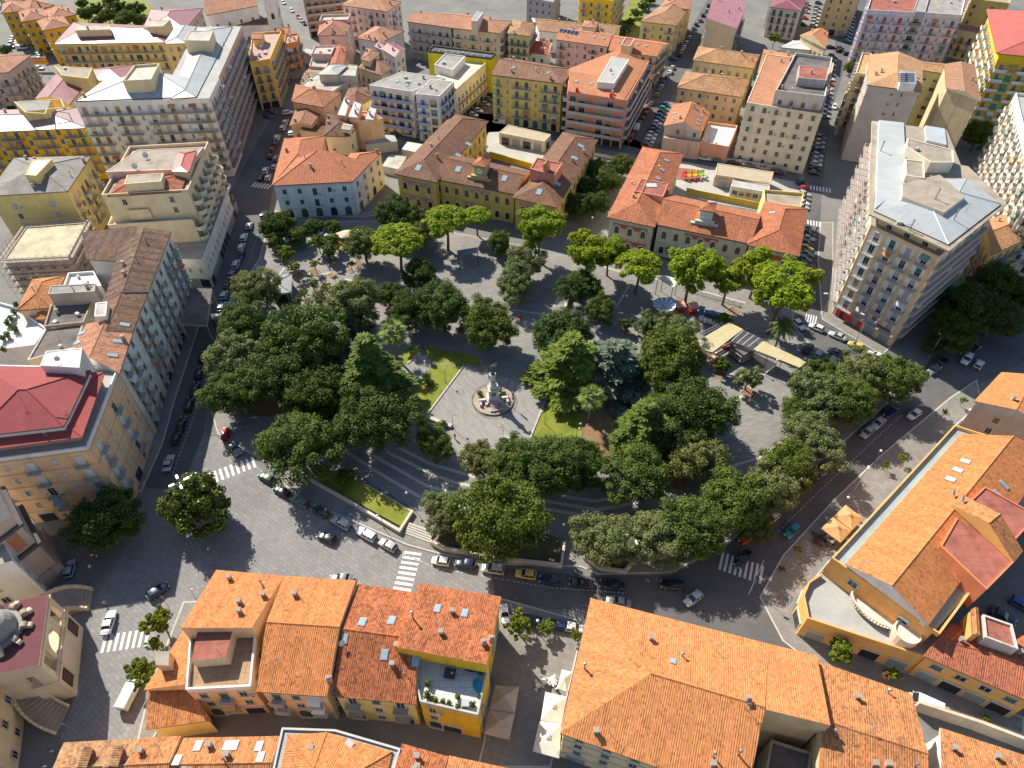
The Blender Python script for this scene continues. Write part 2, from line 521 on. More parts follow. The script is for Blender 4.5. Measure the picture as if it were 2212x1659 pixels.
def balc_mesh(w, d, rail, col, near):
    """slab, and its railing as a separate mesh"""
    w = round(w*5)/5
    key = ('balc', w, d, rail, col, near)
    if key in WINC: return WINC[key]
    sl = MB(); sm = plain('balcony_slab', (.42, .40, .37), .9)
    sl.box((0, d/2, -.09), (w, d, .18), sm)
    if near: 
        for x in (-w/2+.25, w/2-.25): sl.box((x, d*.35, -.28), (.14, d*.6, .2), sm)
    rl = MB(); rm = plain('railing', col, .6)
    if rail == 'panel':
        for c, s in (((0, d-.04, .5), (w, .08, 1.0)), ((-w/2+.04, d/2-.041, .5), (.08, d-.082, 1.0)), ((w/2-.04, d/2-.041, .5), (.08, d-.082, 1.0))): rl.box(c, s, rm)
    else:
        t = .05 if near else .09
        for z in (.12, 1.0): 
            rl.box((0, d-.05, z), (w, t, t), rm)
            for x in (-w/2+.03, w/2-.03): rl.box((x, d/2-.05, z), (t, d-.11, t), rm)
        n = max(2, int(w/(.16 if near else .3)))
        tb = .03 if near else .055
        for i in range(n+1): rl.box((-w/2+.03+(w-.06)*i/n, d-.05, .56), (tb, tb*.8, .82), rm)
        for s_ in (-1, 1):
            m = max(1, int(d/.3))
            for i in range(1, m): rl.box((s_*(w/2-.03), d*i/m-.05, .56), (tb, tb, .82), rm)
    WINC[key] = (sl.mesh('balcony'), rl.mesh('railing')); return WINC[key]

AWN = [(.62, .58, .50), (.55, .30, .12), (.16, .30, .24), (.60, .50, .20), (.48, .16, .12), (.66, .66, .62), (.2, .3, .42)]
def awning_mesh(k):
    key = ('awn', k)
    if key not in WINC:
        mb = MB(); m = plain('awning_cloth', AWN[k], .9, .1); a, b, c = (-1.05, .06, 2.55), (-1.05, 1.15, 1.75), (-1.05, 1.15, 1.5)
        f = lambda p: (-p[0], p[1], p[2])
        mb.face([a, b, f(b), f(a)], m); mb.face([b, c, f(c), f(b)], m); WINC[key] = mb.mesh('awning')
    return WINC[key]
def ac_mesh():
    if 'ac' not in WINC:
        mb = MB(); m = plain('aircon_case', (.62, .62, .6), .5); mb.box((0, .2, .3), (.85, .36, .6), m); mb.tube((-.1, .38, .3), (-.1, .395, .3), .23, .23, plain('aircon_fan', (.12, .12, .12), .6), 10)
        WINC['ac'] = mb.mesh('air_conditioner')
    return WINC['ac']
def panel_mesh(c):
    key = ('wp', c)
    if key not in WINC:
        mb = MB(); m = plain('panel_paint', c, .8, .08); mb.box((.25, -.02, 1.32), (3.0, .045, 2.7), m); WINC[key] = mb.mesh('wall_panel')
    return WINC[key]
MIXSH = [(.24, .12, .06), (.40, .26, .13), (.05, .16, .11), (.50, .46, .40), (.30, .29, .28), (.55, .38, .12)]
BL = []
def building(name, label, cat, blocks, near=0, group=None, extra=None, seed=None):
    """blocks: dicts with c (roof outline, photo points), z (eaves height), z0, roof ('hip','flat','shed' or per-edge string of s/g),
       pitch, rc (roof material), w (wall colour), and facade settings"""
    rr = random.Random(seed if seed is not None else len(label)*31+len(blocks)*7+int(blocks[0]['c'][0][0]))
    wsol = []; rsol = []; info = []
    for b in blocks:
        z = b['z']; z0 = b.get('z0', 0.0)
        cs = b['c']
        pts = [P(x, y, b.get('zc', z)) for x, y in cs]
        for p in pts: p.z = 0
        if len(pts) == 2:
            e = (pts[1]-pts[0]); nn = Vector((-e.y, e.x, 0)).normalized()
            if nn.y < 0: nn = -nn
            pts = [pts[0], pts[1], pts[1]+nn*b['depth'], pts[0]+nn*b['depth']]
        rev = area2(pts) < 0
        n = len(pts)
        roof = b.get('roof', 'hip')
        ed = {'hip': 's'*n, 'flat': 'f'*n}.get(roof, roof)
        if rev:
            pts = list(reversed(pts)); ed = ed[n-2::-1]+ed[n-1] if n > 1 else ed
        if b.get('ins'): pts = inset(pts, b['ins'])
        w = stucco(b['w'], b.get('dirt', .3))
        oh = b.get('oh', .45 if 'f' not in ed else 0.0)
        wp = inset(pts, oh) if oh else pts
        sid = []
        top = z if 'f' not in ed else z
        for i in range(n):
            a, c = wp[i], wp[(i+1) % n]; e = (c-a).normalized(); nn = Vector((e.y, -e.x, 0))
            sid.append((nn, nn.dot(a), 'wall', w))
        rc = b.get('rc') or flatroof((.42, .39, .35))
        S = Solid(sid+[(Vector((0, 0, 1)), top, 'flat' if 'f' in ed else 'top', rc if 'f' in ed else w), (Vector((0, 0, -1)), -z0, 'bot', w)])
        wsol.append(S)
        if 'f' not in ed:
            tp = math.tan(R(b.get('pitch', 20))); th = b.get('th', .3)
            fm = b.get('fascia') or plain('gutter', (.16, .12, .10), .5)
            pl = [(Vector((0, 0, -1)), -(z-th), 'under', w)]
            for i in range(n):
                a, c = pts[i], pts[(i+1) % n]; e = (c-a).normalized(); nn = Vector((e.y, -e.x, 0))
                pl.append((nn, nn.dot(a), 'fascia' if ed[i] == 's' else 'gable', fm if ed[i] == 's' else w))
                if ed[i] == 's':
                    sn = Vector((nn.x*tp, nn.y*tp, 1)).normalized()
                    pl.append((sn, sn.dot(Vector((a.x, a.y, z))), 'slope', rc))
            if b.get('ztop'): pl.append((Vector((0, 0, 1)), b['ztop'], 'flat', b.get('rtop') or rc))
            rsol.append(Solid(pl))
        info.append((b, wp, S, ed))
    cen = Vector((0, 0, 0)); cnt = 0
    for b, wp, S, ed in info:
        for p in wp: cen += p; cnt += 1
    cen /= cnt; cen.z = min(b.get('z0', 0.0) for b in blocks)
    root = empty(name, cen, 0, label, cat, group)
    wall = MB(); roof = MB(); flats = []
    for n, tg, mt, q in union_faces(wsol):
        if tg in ('bot', 'top'): continue
        if tg == 'flat': roof.face(q, mt); flats.append((q, n))
        else: wall.face(q, mt)
    ridge = MB()
    for n, tg, mt, q in union_faces(rsol):
        if tg == 'under': wall.face(q, mt)
        elif tg == 'gable': wall.face(q, mt)
        elif tg == 'fascia': roof.face(q, mt)
        else:
            flats.append((q, n))
            if near and tg == 'slope' and mt.name.startswith('clay'): corrugate(roof, q, n, mt, .34 if near > 1 else .45)
            else: roof.face(q, mt)
    # ridge and hip caps
    for i, s in enumerate(rsol):
        sl = [(k, f) for k, f in s.faces if s.pl[k][2] == 'slope']
        for x in range(len(sl)):
            for y in range(x+1, len(sl)):
                n1, d1 = s.pl[sl[x][0]][:2]; n2, d2 = s.pl[sl[y][0]][:2]
                pts = [p for p in sl[x][1] if abs(n2.dot(p)-d2) < .01]
                if len(pts) < 2: continue
                a, c = pts[0], pts[-1]
                if (c-a).length < .8: continue
                segs = [(a, c)]
                for j, t in enumerate(rsol):
                    if j != i: segs = [q for sg in segs for q in seg_minus(sg[0], sg[1], t)]
                rm = s.pl[sl[x][0]][3]
                for p0, p1 in segs:
                    up = (n1+n2).normalized(); d = (p1-p0).normalized(); sd_ = d.cross(up)
                    wdt, hgt = .17, .10
                    A = [p0+sd_*wdt-up*.05, p0+up*hgt, p0-sd_*wdt-up*.05]; Bq = [p1+sd_*wdt-up*.05, p1+up*hgt, p1-sd_*wdt-up*.05]
                    off = up*(.06 if near else .02)
                    A = [v+off for v in A]; Bq = [v+off for v in Bq]
                    ridge.face([A[1], A[0], Bq[0], Bq[1]], rm); ridge.face([A[2], A[1], Bq[1], Bq[2]], rm)
    wall.obj('wall', root)
    ro = roof.obj('roof', root) if roof.f else None
    if ridge.f: ridge.obj('ridge_tiles', root)
    # parapets, windows, balconies
    par = MB(); nwin = 0; nbal = 0; over = MB(); overb = MB(); bands = MB()
    for b, wp, S, ed in info:
        z = b['z']; z0 = b.get('z0', 0.0); n = len(wp)
        if 'f' in ed and b.get('par', .8) > 0:
            if par.f: par.obj('parapet', root); par = MB()
            ph = b.get('par', .8); inn = inset(wp, .28); pm = stucco(b.get('pc') or b['w'], .3)
            for i in range(n):
                a, c, d, e = wp[i], wp[(i+1) % n], inn[(i+1) % n], inn[i]
                mid = (a+c)/2; mid.z = z+.3
                nn = Vector(((c-a).y, -(c-a).x, 0)).normalized()
                if any(T is not S and T.inside(mid+nn*.2) for T in wsol): continue
                up = Vector((0, 0, z+ph)); lo = Vector((0, 0, z-.25))
                A, C, D, E_ = [v.copy() for v in (a, c, d, e)]
                o = nn*.012
                par.face([A+lo+o, C+lo+o, C+up+o, A+up+o], pm); par.face([A+up+o, C+up+o, D+up, E_+up], pm)
                zz = Vector((0, 0, z)); par.face([D+zz, E_+zz, E_+up, D+up], pm)
        nf = b.get('fl', 0)
        if not nf: continue
        fh = b.get('fh', 3.2); sp = b.get('sp', 3.2); pat = b.get('pat', 'w'); gp = b.get('gp', 'w')
        sh = b.get('sh', (.25, .16, .10)); fr = b.get('fr', FRAME)
        for i in range(n):
            a, c = wp[i], wp[(i+1) % n]; L = (c-a).length; e = (c-a).normalized(); nn = Vector((e.y, -e.x, 0)); mid = (a+c)/2
            cd = Vector((0, 0, HC))-mid
            if nn.dot(cd)/cd.length < -.12: continue
            ang = math.atan2(-nn.x, nn.y)
            pe = b.get('pe', {}).get(i, pat)
            if pe == '': continue
            ncol = max(1, int(round((L-.8)/sp)))
            if b.get('bands'):
                for f in range(1, nf+1):
                    zb = z0+f*fh-.35
                    if zb > z-.6: continue
                    M = Matrix.Translation((mid.x+nn.x*.05, mid.y+nn.y*.05, zb)) @ Matrix.Rotation(math.atan2(e.y, e.x), 4, 'Z')
                    bands.box(None, (L-.04, .10, .22), stucco(shade_col(b['w'], b.get('bk', .8))), M=M)
            for f in range(nf):
                zb = z0+f*fh
                if zb+2.4 > z: continue
                row = gp if f == 0 else pe
                if f == nf-1 and b.get('tp'): row = b['tp']
                if row == '': continue
                long_ = (b.get('long') and f > 0) or f in b.get('longf', ()) or (f > 0 and i in b.get('longe', ()))
                if long_:
                    pt = Vector((mid.x, mid.y, zb+.05))
                    if not any(T is not S and T.inside(pt+nn*.5) for T in wsol):
                        sl, rl = balc_mesh(L*b.get('lw', .96), b.get('bd', 1.2), b.get('rail', 'bar'), b.get('bc', (.2, .2, .21)), near)
                        bo = inst('balcony', sl, root, pt-cen, ang); inst('railing', rl, bo, (0, 0, 0)); nbal += 1
                for k in range(ncol):
                    ch = row[k % len(row)]
                    if ch == '.': continue
                    s_ = (k+.5)/ncol*(L-.8)+.4
                    p = a+e*s_; p.z = zb
                    bal = ch.isupper(); kd = ch.lower()
                    if kd == 'w': p.z = zb+.95
                    elif kd in 'pnq': p.z = zb+1.1
                    elif kd == 'a' : p.z = zb+(1.1)
                    else: p.z = zb+.06
                    if any(T is not S and T.inside(p+nn*.3+Vector((0, 0, .8))) for T in wsol): continue
                    if p.z+{'w': 1.7, 'd': 2.4, 'a': 2.4, 's': 2.8, 'g': 3.2, 'b': 2.4}.get(kd, 1.4) > z-.05: continue
                    st = rr.choice(b.get('st', (0, 0, 1, 2)))
                    if kd == 's': st = rr.choice((0, 1))
                    sc = b.get('sh2') if (b.get('sh2') and rr.random() < .4) else sh
                    if not b.get('same') and rr.random() < .22: sc = rr.choice(MIXSH)
                    me = win_mesh(kd, sc, st, fr, near)
                    if f and kd in 'db' and b.get('aw', .14) > rr.random(): inst('awning', awning_mesh(rr.randrange(7)), root, p-cen+Vector((0, 0, .1)), ang)
                    if f and kd in 'wdb' and rr.random() < .10: inst('air_conditioner', ac_mesh(), root, p-cen+e*1.35+Vector((0, 0, .1)), ang)
                    lp = p-cen+nn*.004
                    if b.get('panel') and kd in 'db' and f: inst('wall_panel', panel_mesh(b['panel']), root, p-cen+nn*.002, ang)
                    if nwin < 100:
                        wo = inst({'s': 'shop_front', 'g': 'door', 'd': 'balcony_door', 'b': 'balcony_door'}.get(kd, 'window'), me, root, lp, ang); nwin += 1
                        if b.get('shut') and kd in 'wd' and st == 0 and near:
                            sm = shutter_mesh(kd, sh); W = {'w': 1.15, 'd': 1.3}[kd]
                            for sgn in (-1, 1): inst('shutter', sm, wo, (sgn*(W*.75+.0), 0.04, 0))
                    else:
                        merge(over, me, Matrix.Translation(p+nn*.004) @ Matrix.Rotation(ang, 4, 'Z'))
                    if bal and not long_:
                        bw = b.get('bw', 2.2)
                        sl, rl = balc_mesh(min(bw, L/ncol*1.9), b.get('bd', 1.1), b.get('rail', 'bar'), b.get('bc', (.2, .2, .21)), near)
                        q = p.copy(); q.z = zb+.02
                        if nbal < 100:
                            bo = inst('balcony', sl, root, q-cen, ang); inst('railing', rl, bo, (0, 0, 0)); nbal += 1
                        else:
                            M = Matrix.Translation(q) @ Matrix.Rotation(ang, 4, 'Z'); merge(overb, sl, M); merge(overb, rl, M)
    if par.f: par.obj('parapet', root)
    if bands.f: bands.obj('string_course', root)
    if over.f: tag(over.obj('window', root), kind='stuff')
    if overb.f: tag(overb.obj('balcony', root), kind='stuff')
    root_info = {'root': root, 'cen': cen, 'flats': flats, 'wsol': wsol, 'info': info}
    BL.append(root_info)
    return root_info
def merge(mb, me, M):
    off = len(mb.v); mb.v += [tuple(M @ v.co) for v in me.vertices]
    uvl = me.uv_layers[0].data
    for p in me.polygons:
        mb.f.append(tuple(off+i for i in p.vertices)); mb.m.append(mb.mi(me.materials[p.material_index]))
        mb.uv += [tuple(uvl[l].uv) for l in p.loop_indices]
def hit(bi, x, y):
    """where the sight line through a photo point meets the roof of building bi"""
    a = Vector((0, 0, HC)); d = (P(x, y, 0)-a); best = None
    for q, n in bi['flats']:
        dn = n.dot(d)
        if abs(dn) < 1e-9: continue
        t = n.dot(q[0]-a)/dn
        if t <= 0 or (best and t >= best[0]): continue
        p = a+d*t; ok = True
        for i in range(len(q)):
            e = q[(i+1) % len(q)]-q[i]
            if e.cross(p-q[i]).dot(n) < -1e-4: ok = False; break
        if ok: best = (t, p, n)
    return (best[1], best[2]) if best else None
def skylight(bi, pts, size=(1.0, 1.4), mat=None, nm='skylight'):
    for x, y in pts:
        h = hit(bi, x, y)
        if not h: continue
        p, n = h
        u = Vector((-n.y, n.x, 0))
        u = u.normalized() if u.length > 1e-3 else Vector((1, 0, 0))
        v = n.cross(u)
        M = Matrix((u, v, n)).transposed().to_4x4(); 
        mb = MB(); fm = plain('skylight_frame', (.42, .42, .42), .4)
        gl = mat or SKYGL
        M1 = Matrix.Translation(p+n*.09) @ M
        mb.box(None, (size[0], size[1], .18), fm, M=M1)
        o = mb.obj(nm, bi['root'])
        g = MB(); g.box(None, (size[0]-.2, size[1]-.2, .03), gl, M=Matrix.Translation(p+n*.197) @ M)
        g2 = g.mesh('pane'); g2.transform(Matrix.Translation(-wloc(bi['root'])))
        oo = bpy.data.objects.new('pane', g2); COL.objects.link(oo); oo.parent = o
def chimney(bi, pts, kind='brick', h=1.5):
    for x, y in pts:
        r = hit(bi, x, y)
        if not r: continue
        p = r[0]; mb = MB()
        if kind == 'brick':
            m = stucco((.42, .27, .2)); mb.box(p+Vector((0, 0, h/2-.3)), (.7, .55, h+.6), m)
            mb.box(p+Vector((0, 0, h+.06)), (.95, .8, .12), plain('chimney_cap', (.35, .3, .26), .9))
            mb.box(p+Vector((0, 0, h+.25)), (.5, .38, .24), m)
        elif kind == 'pipe':
            m = plain('flue_steel', (.35, .33, .32), .4, metal=.6)
            mb.tube(p-Vector((0, 0, .3)), p+Vector((0, 0, h)), .13, .13, m, 8)
            mb.lathe(p+Vector((0, 0, h)), [(.2, 0), (.28, .12), (.2, .3), (0, .36)], m, 8)
        elif kind == 'aerial':
            m = plain('aerial_metal', (.30, .29, .28), .8)
            mb.tube(p-Vector((0, 0, .3)), p+Vector((0, 0, h)), .04, .03, m, 5)
            for q in range(4): mb.box(p+Vector((.25*q-.4, 0, h-.2)), (.03, .8-.12*q, .03), m)
            mb.box(p+Vector((0, 0, h-.2)), (1.0, .03, .03), m)
        mb.obj({'brick': 'chimney', 'pipe': 'flue', 'aerial': 'aerial'}[kind], bi['root'])
def clutter(bi, n, rr):
    """flues, aerials, dishes and cowls scattered over the roofs of one building"""
    fs = [(q, nn) for q, nn in bi['flats'] if psize(q) > 12]
    if not fs: return
    w = [psize(q) for q, _ in fs]
    for _ in range(n):
        q, nn = rr.choices(fs, w)[0]; c = sum(q, Vector())/len(q); i = rr.randrange(len(q)); t = rr.random()
        p = c.lerp(q[i].lerp(q[(i+1) % len(q)], t), rr.uniform(.15, .8)); mb = MB(); flat = nn.z > .995; k = rr.random()
        if flat and k < .3:
            m = plain('vent_box', (.45, .44, .42), .6); mb.box(p+Vector((0, 0, .35)), (rr.uniform(.6, 1.5), rr.uniform(.5, 1.0), .7), m, rz=rr.random()*3); nm = 'roof_vent'
        elif k < .5:
            m = stucco(rr.choice([(.42, .27, .2), (.5, .45, .38), (.4, .36, .33)])); mb.box(p+Vector((0, 0, .35)), (.6, .5, 1.4), m); mb.box(p+Vector((0, 0, 1.1)), (.8, .7, .12), plain('chimney_cap', (.35, .3, .26), .9)); nm = 'chimney'
        elif k < .72:
            m = plain('flue_steel', (.35, .33, .32), .4, metal=.6); mb.tube(p-Vector((0, 0, .3)), p+Vector((0, 0, 1.0)), .12, .12, m, 6); mb.lathe(p+Vector((0, 0, 1.0)), [(.2, 0), (.26, .12), (0, .3)], m, 8); nm = 'flue'
        else:
            m = plain('aerial_metal', (.30, .29, .28), .8); h = rr.uniform(1.5, 3); mb.tube(p-Vector((0, 0, .3)), p+Vector((0, 0, h)), .035, .03, m, 5); a = rr.random()*3
            M = Matrix.Translation(p+Vector((0, 0, h-.2))) @ Matrix.Rotation(a, 4, 'Z'); mb.box(None, (1.1, .03, .03), m, M=M)
            for j in range(4): mb.box(None, (.03, .7-.13*j, .03), m, M=M @ Matrix.Translation((.3*j-.45, 0, .002)))
            nm = 'aerial'
        mb.obj(nm, bi['root'])
def dish(bi, pts, r=.6, col=(.72, .71, .68)):
    for x, y in pts:
        g = hit(bi, x, y)
        if not g: continue
        p = g[0]; mb = MB(); m = plain('dish_paint', col, .5)
        mb.tube(p-Vector((0, 0, .2)), p+Vector((0, 0, .8)), .05, .05, m, 6)
        a = Vector((.55, -.6, .58)).normalized(); c = p+Vector((0, 0, .9)); q = a.to_track_quat('Z', 'Y'); N = 14
        rg = [[c+q @ Vector((rr_*math.cos(2*math.pi*i/N), rr_*math.sin(2*math.pi*i/N), rr_*rr_/(r*2.4))) for i in range(N)] for rr_ in (.05, r*.5, r*.8, r)]
        for k in range(3):
            for i in range(N): mb.face([rg[k][i], rg[k][(i+1) % N], rg[k+1][(i+1) % N], rg[k+1][i]], m)
        mb.face(rg[0], m); mb.tube(c, c+a*r*.9, .03, .02, m, 5)
        mb.obj('satellite_dish', bi['root'])
SOLAR = plain('solar_cell', (.02, .03, .06), .15, .05)
SKYGL = plain('skylight_glass', (.30, .42, .48), .12, .05)
# ==== c_data
ORANGE=tiles((.64,.235,.075),.28,relief=.45);ORANGE2=tiles((.58,.235,.085),.45,moss=.2);REDO=tiles((.50,.155,.058),.6)
TERRA=tiles((.44,.14,.07),.35);BROWN=tiles((.25,.125,.075),.5);TAN=tiles((.50,.26,.12),.5,moss=.6);PINKT=tiles((.52,.24,.14),.35)
OLDB=tiles((.22,.12,.08),.6,moss=.5);DARKB=tiles((.20,.10,.065),.5);SCHOOL=tiles((.48,.165,.075),.4)
MOSSY=tiles((.44,.24,.12),.5,moss=.9)
MAROON=ribbed((.26,.07,.09));MAROON_GLARE=ribbed((.34,.22,.23),.45);WHITEM=ribbed((.43,.45,.46),.5);GREYM=ribbed((.34,.36,.38),.45);REDM=ribbed((.50,.09,.08),.4)  # the paler maroon has the sun glare on the sheet put into its colour
SLATE=ribbed((.26,.24,.22),.8,1.2,.35);REDP=flatroof((.42,.14,.10),.5,1.4);CONC=flatroof((.40,.34,.27));CONCL=flatroof((.52,.48,.42));GREYR=flatroof((.36,.34,.31))
WHITEF=flatroof((.80,.79,.77),.15,1.2);LIGHTF=flatroof((.44,.44,.41),.15);TERRT=flatroof((.48,.30,.18),.3,.8);DARKF=flatroof((.17,.15,.14),.5)
YEL=(.66,.44,.10);YEL2=(.70,.56,.28);CREAM=(.70,.58,.40);WHITE=(.74,.72,.69);PEACH=(.72,.50,.33);PINK=(.68,.50,.43);GREY=(.50,.48,.46);TANW=(.62,.48,.31);ORW=(.74,.42,.19)
GREEN=(.03,.16,.11);DKGR=(.05,.10,.09);BRN=(.24,.12,.06);WHT=(.66,.66,.64);TANS=(.5,.34,.2)
hA=building('terraced_house','orange roofed end house with red roof box and tiled terrace, white van beside it','house',[dict(c=[(467,1231),(614,1244),(556,1376),(408,1378)],z=11,roof='sggg',pitch=17,rc=ORANGE,w=PEACH),dict(c=[(414,1374),(556,1372),(545,1487),(405,1494)],z=10.4,roof='flat',par=.9,rc=TERRT,w=PEACH,pc=WHITE,fl=3,fh=3.4,pat='wDwD',gp='gwsw',sh=DKGR,st=(0,2,2),bc=(.55,.55,.55)),dict(c=[(426,1366),(502,1363),(488,1420),(413,1428)],z0=10.4,z=13,roof='flat',par=0,rc=REDP,w=CREAM),dict(c=[(400,1356),(425,1370),(408,1487),(311,1490)],z=8.6,roof='gggs',pitch=14,rc=ORANGE,w=PEACH,oh=.2),dict(c=[(327,1492),(410,1487),(457,1556),(315,1576)],z=6.3,roof='ggsg',pitch=14,rc=ORANGE2,w=YEL2,fl=1,fh=3.4,gp='..w.'),dict(c=[(334,1406),(366,1407),(364,1438),(336,1436)],z0=7,z=11.4,roof='flat',par=0,rc=CONC,w=TANW),],near=2)
hB=building('terraced_house','terraced house with broad plain orange roof, second from the left in the front row','house',[dict(c=[(614,1244),(769,1254),(706,1505),(553,1494)],z=11.2,roof='sgsg',pitch=17,rc=ORANGE,w=PEACH,fl=3,fh=3.5,pat='DwD',gp='sgs',sh=DKGR,st=(0,2),bc=(.6,.6,.62))],near=2)
hC=building('terraced_house','terraced house with dark stained red tiles, between the plain orange roof and the white terrace','house',[dict(c=[(772,1261),(902,1281),(900,1522),(716,1504)],z=10.4,roof='sgsg',pitch=17,rc=REDO,w=YEL2,fl=3,fh=3.4,pat='DwDwa',gp='gwswg',sh=DKGR,st=(0,0,2))],near=2)
hD=building('corner_house','yellow corner house with red tiled roof above a white furnished roof terrace','house',[dict(c=[(904,1260),(1083,1289),(1052,1452),(860,1414)],z=11.6,roof='sggg',pitch=13,rc=REDO,w=YEL,fl=3,fh=3.5,pat='w',gp='g.s',sh=DKGR),dict(c=[(880,1400),(1056,1440),(1033,1548),(908,1519)],z=9.9,roof='flat',par=.8,rc=flatroof((.74,.74,.74),.12,1.0),w=YEL,pc=(.5,.47,.42),fl=3,fh=3.2,pat='w..w',gp='gs.g',sh=DKGR)],near=2)
skylight(hC,[(783,1344),(846,1341),(831,1414),(898,1428)],(1.1,1.6));skylight(hD,[(945,1315),(1004,1325)],(1.0,1.5));skylight(hC,[(745,1380)],(.9,1.4))
chimney(hD,[(1046,1392),(1062,1384)],'brick',1.1);chimney(hB,[(586,1282)],'pipe',1.2);chimney(hD,[(893,1337)],'pipe',2.2);chimney(hA,[(475,1412)],'aerial',2.2);dish(hC,[(740,1394)],.5);chimney(hB,[(712,1470)],'brick',1.0)
hE=building('terraced_house','low house with two tiled dormers in its tan roof at the bottom edge','house',[dict(c=[(137,1604),(304,1595),(262,1725),(108,1730)],z=10.5,roof='sgsg',pitch=18,rc=TAN,w=PEACH)],near=2)
hF=building('terraced_house','narrow house with clean orange roof beside the dormer house','house',[dict(c=[(306,1594),(392,1590),(352,1722),(262,1726)],z=10.8,roof='sgsg',pitch=18,rc=ORANGE2,w=PEACH)],near=2)
hG=building('terraced_house','terraced house with four white skylights on its tan orange roof','house',[dict(c=[(397,1594),(607,1590),(575,1720),(353,1724)],z=10.4,roof='sgsg',pitch=18,rc=ORANGE2,w=PEACH)],near=2)
hH=building('terraced_house','grey parapeted house with hipped orange roof below the alley','house',[dict(c=[(610,1573),(725,1577),(866,1618),(830,1745),(575,1730)],z=11.2,roof='flat',par=.35,rc=LIGHTF,w=GREY),dict(c=[(622,1588),(706,1582),(848,1624),(818,1745),(590,1730)],z0=11.2,z=11.5,roof='sssgs',pitch=18,rc=ORANGE,w=GREY,oh=.1)],near=2)
hI=building('terraced_house','house with worn striped red tiles right of the grey parapeted house','house',[dict(c=[(868,1606),(968,1634),(940,1760),(835,1745)],z=11,roof='sgsg',pitch=16,rc=REDO,w=PEACH)],near=2)
hJ=building('terraced_house','house with pale coping at the right end of the bottom roofs','house',[dict(c=[(970,1632),(1100,1660),(1090,1790),(945,1760)],z=10.8,roof='sgsg',pitch=16,rc=ORANGE2,w=PEACH)],near=2)
for dx,dy in((190,1632),(256,1630)):
 h=hit(hE,dx,dy)
 if h:
  mb=MB();p=h[0];n=h[1]
  M=Matrix.Translation(p+Vector((0,-.5,.55)))@Matrix.Rotation(.08,4,'Z')
  mb.box(None,(1.5,2.2,1.3),stucco((.5,.12,.1)),M=M)
  for sx in(-1,1):mb.box(None,(1.15,2.6,.12),TAN,M=M@Matrix.Translation((sx*.5,-.1,.85))@Matrix.Rotation(sx*.42,4,'Y'))
  mb.box(None,(.9,.06,.8),glass_mat(),M=M@Matrix.Translation((0,-1.12,0)))
  mb.obj('dormer',hE['root'])
skylight(hG,[(428,1612),(491,1611),(507,1611),(560,1613),(563,1636),(383,1643)],(1.0,1.5),plain('skylight_pale',(.55,.62,.62),.15))
gA=building('large_house','big cream building with huge hipped orange roof in front of the curved road','building',[dict(c=[(1276,1292),(1662,1391),(1612,1725),(1210,1584)],z=12,roof='sgss',pitch=17,rc=tiles((.64,.245,.082),.25,relief=.4,moss=.25),w=CREAM,fl=4,fh=3.0,pat='w',gp='s.w',sh=GREEN,st=(2,2,0),sp=4.2,bands=1),dict(c=[(1657,1390),(1764,1416),(1777,1584),(1630,1548)],z=12,roof='sggg',pitch=16.4,rc=tiles((.64,.245,.082),.25,relief=.4,moss=.25),w=TANW)],near=2)
skylight(gA,[(1454,1429)],(.9,.9));chimney(gA,[(1262,1444),(1594,1630),(1540,1634)],'pipe',1.6);chimney(gA,[(1392,1405),(1545,1405),(1618,1460),(1362,1425),(1610,1530)],'aerial',2.0);chimney(gA,[(1613,1512)],'brick',.8)
gB=building('large_house','long building with lighter orange roof right of the huge hipped one','building',[dict(c=[(1767,1428),(1969,1499),(2012,1800),(1762,1730)],z=10.6,roof='sgsg',pitch=15,rc=ORANGE2,w=TANW)],near=2)
chimney(gB,[(1800,1583),(1975,1655)],'pipe',1.0);chimney(gB,[(1825,1585),(1880,1580)],'aerial',1.6)
gC=building('house','low white walled house with orange roof in the bottom right corner','house',[dict(c=[(2031,1572),(2240,1640),(2240,1820),(2010,1780)],z=7.5,roof='sgsg',pitch=15,rc=ORANGE2,w=WHITE)],near=2)
gD=building('courtyard_house','stone house around a dark courtyard behind the huge hipped roof','house',[dict(c=[(1664,1600),(1752,1628),(1742,1700),(1648,1690)],z=6.5,roof='flat',par=.6,rc=DARKF,w=(.42,.36,.29))],near=1)
gE=building('corner_building','orange corner building with terraces, long orange roofs and a curved shop front','building',[dict(c=[(1771,1244),(1743,1262),(1731,1290),(1741,1341),(1994,1425),(2060,1380),(1900,1215)],z=5.4,roof='flat',par=1.0,rc=LIGHTF,w=ORW,fl=1,fh=4,gp='s',sp=4.0),dict(c=[(2059,922),(1794,1209),(2026,1374),(2111,1258),(2330,1010)],z=10.2,roof='flat',par=.7,rc=flatroof((.36,.40,.39),.2),w=ORW,fl=3,fh=3.3,pat='.p.',gp='s',sh=WHT),dict(c=[(2076,937),(2276,984),(2006,1350),(1826,1218)],z=11.6,z0=10,roof='gsgs',pitch=20,rc=ORANGE,w=WHITE,oh=.3),dict(c=[(2126,1052),(2240,1115),(2180,1180),(2076,1100)],z0=8,z=14.7,roof='flat',par=.25,rc=REDP,w=(.55,.2,.14)),dict(c=[(2066,1118),(2196,1208),(2130,1275),(2030,1180)],z0=8,z=14.2,roof='flat',par=.25,rc=REDP,w=(.6,.24,.14)),dict(c=[(2055,1090),(2085,1072),(2210,1190),(2190,1215)],z0=10,z=14.6,roof='sgsg',pitch=24,rc=ORANGE2,w=ORW,oh=.1)],near=2)
skylight(gE,[(2085,997),(2069,1016),(2053,1036)],(1.2,1.7),plain('skylight_pale',(.55,.55,.52),.3));skylight(gE,[(2168,1048),(2155,1068)],(.8,2.0));dish(gE,[(2053,1070),(2073,1082)],.6);chimney(gE,[(1856,1228),(2064,1098)],'aerial',2.5)
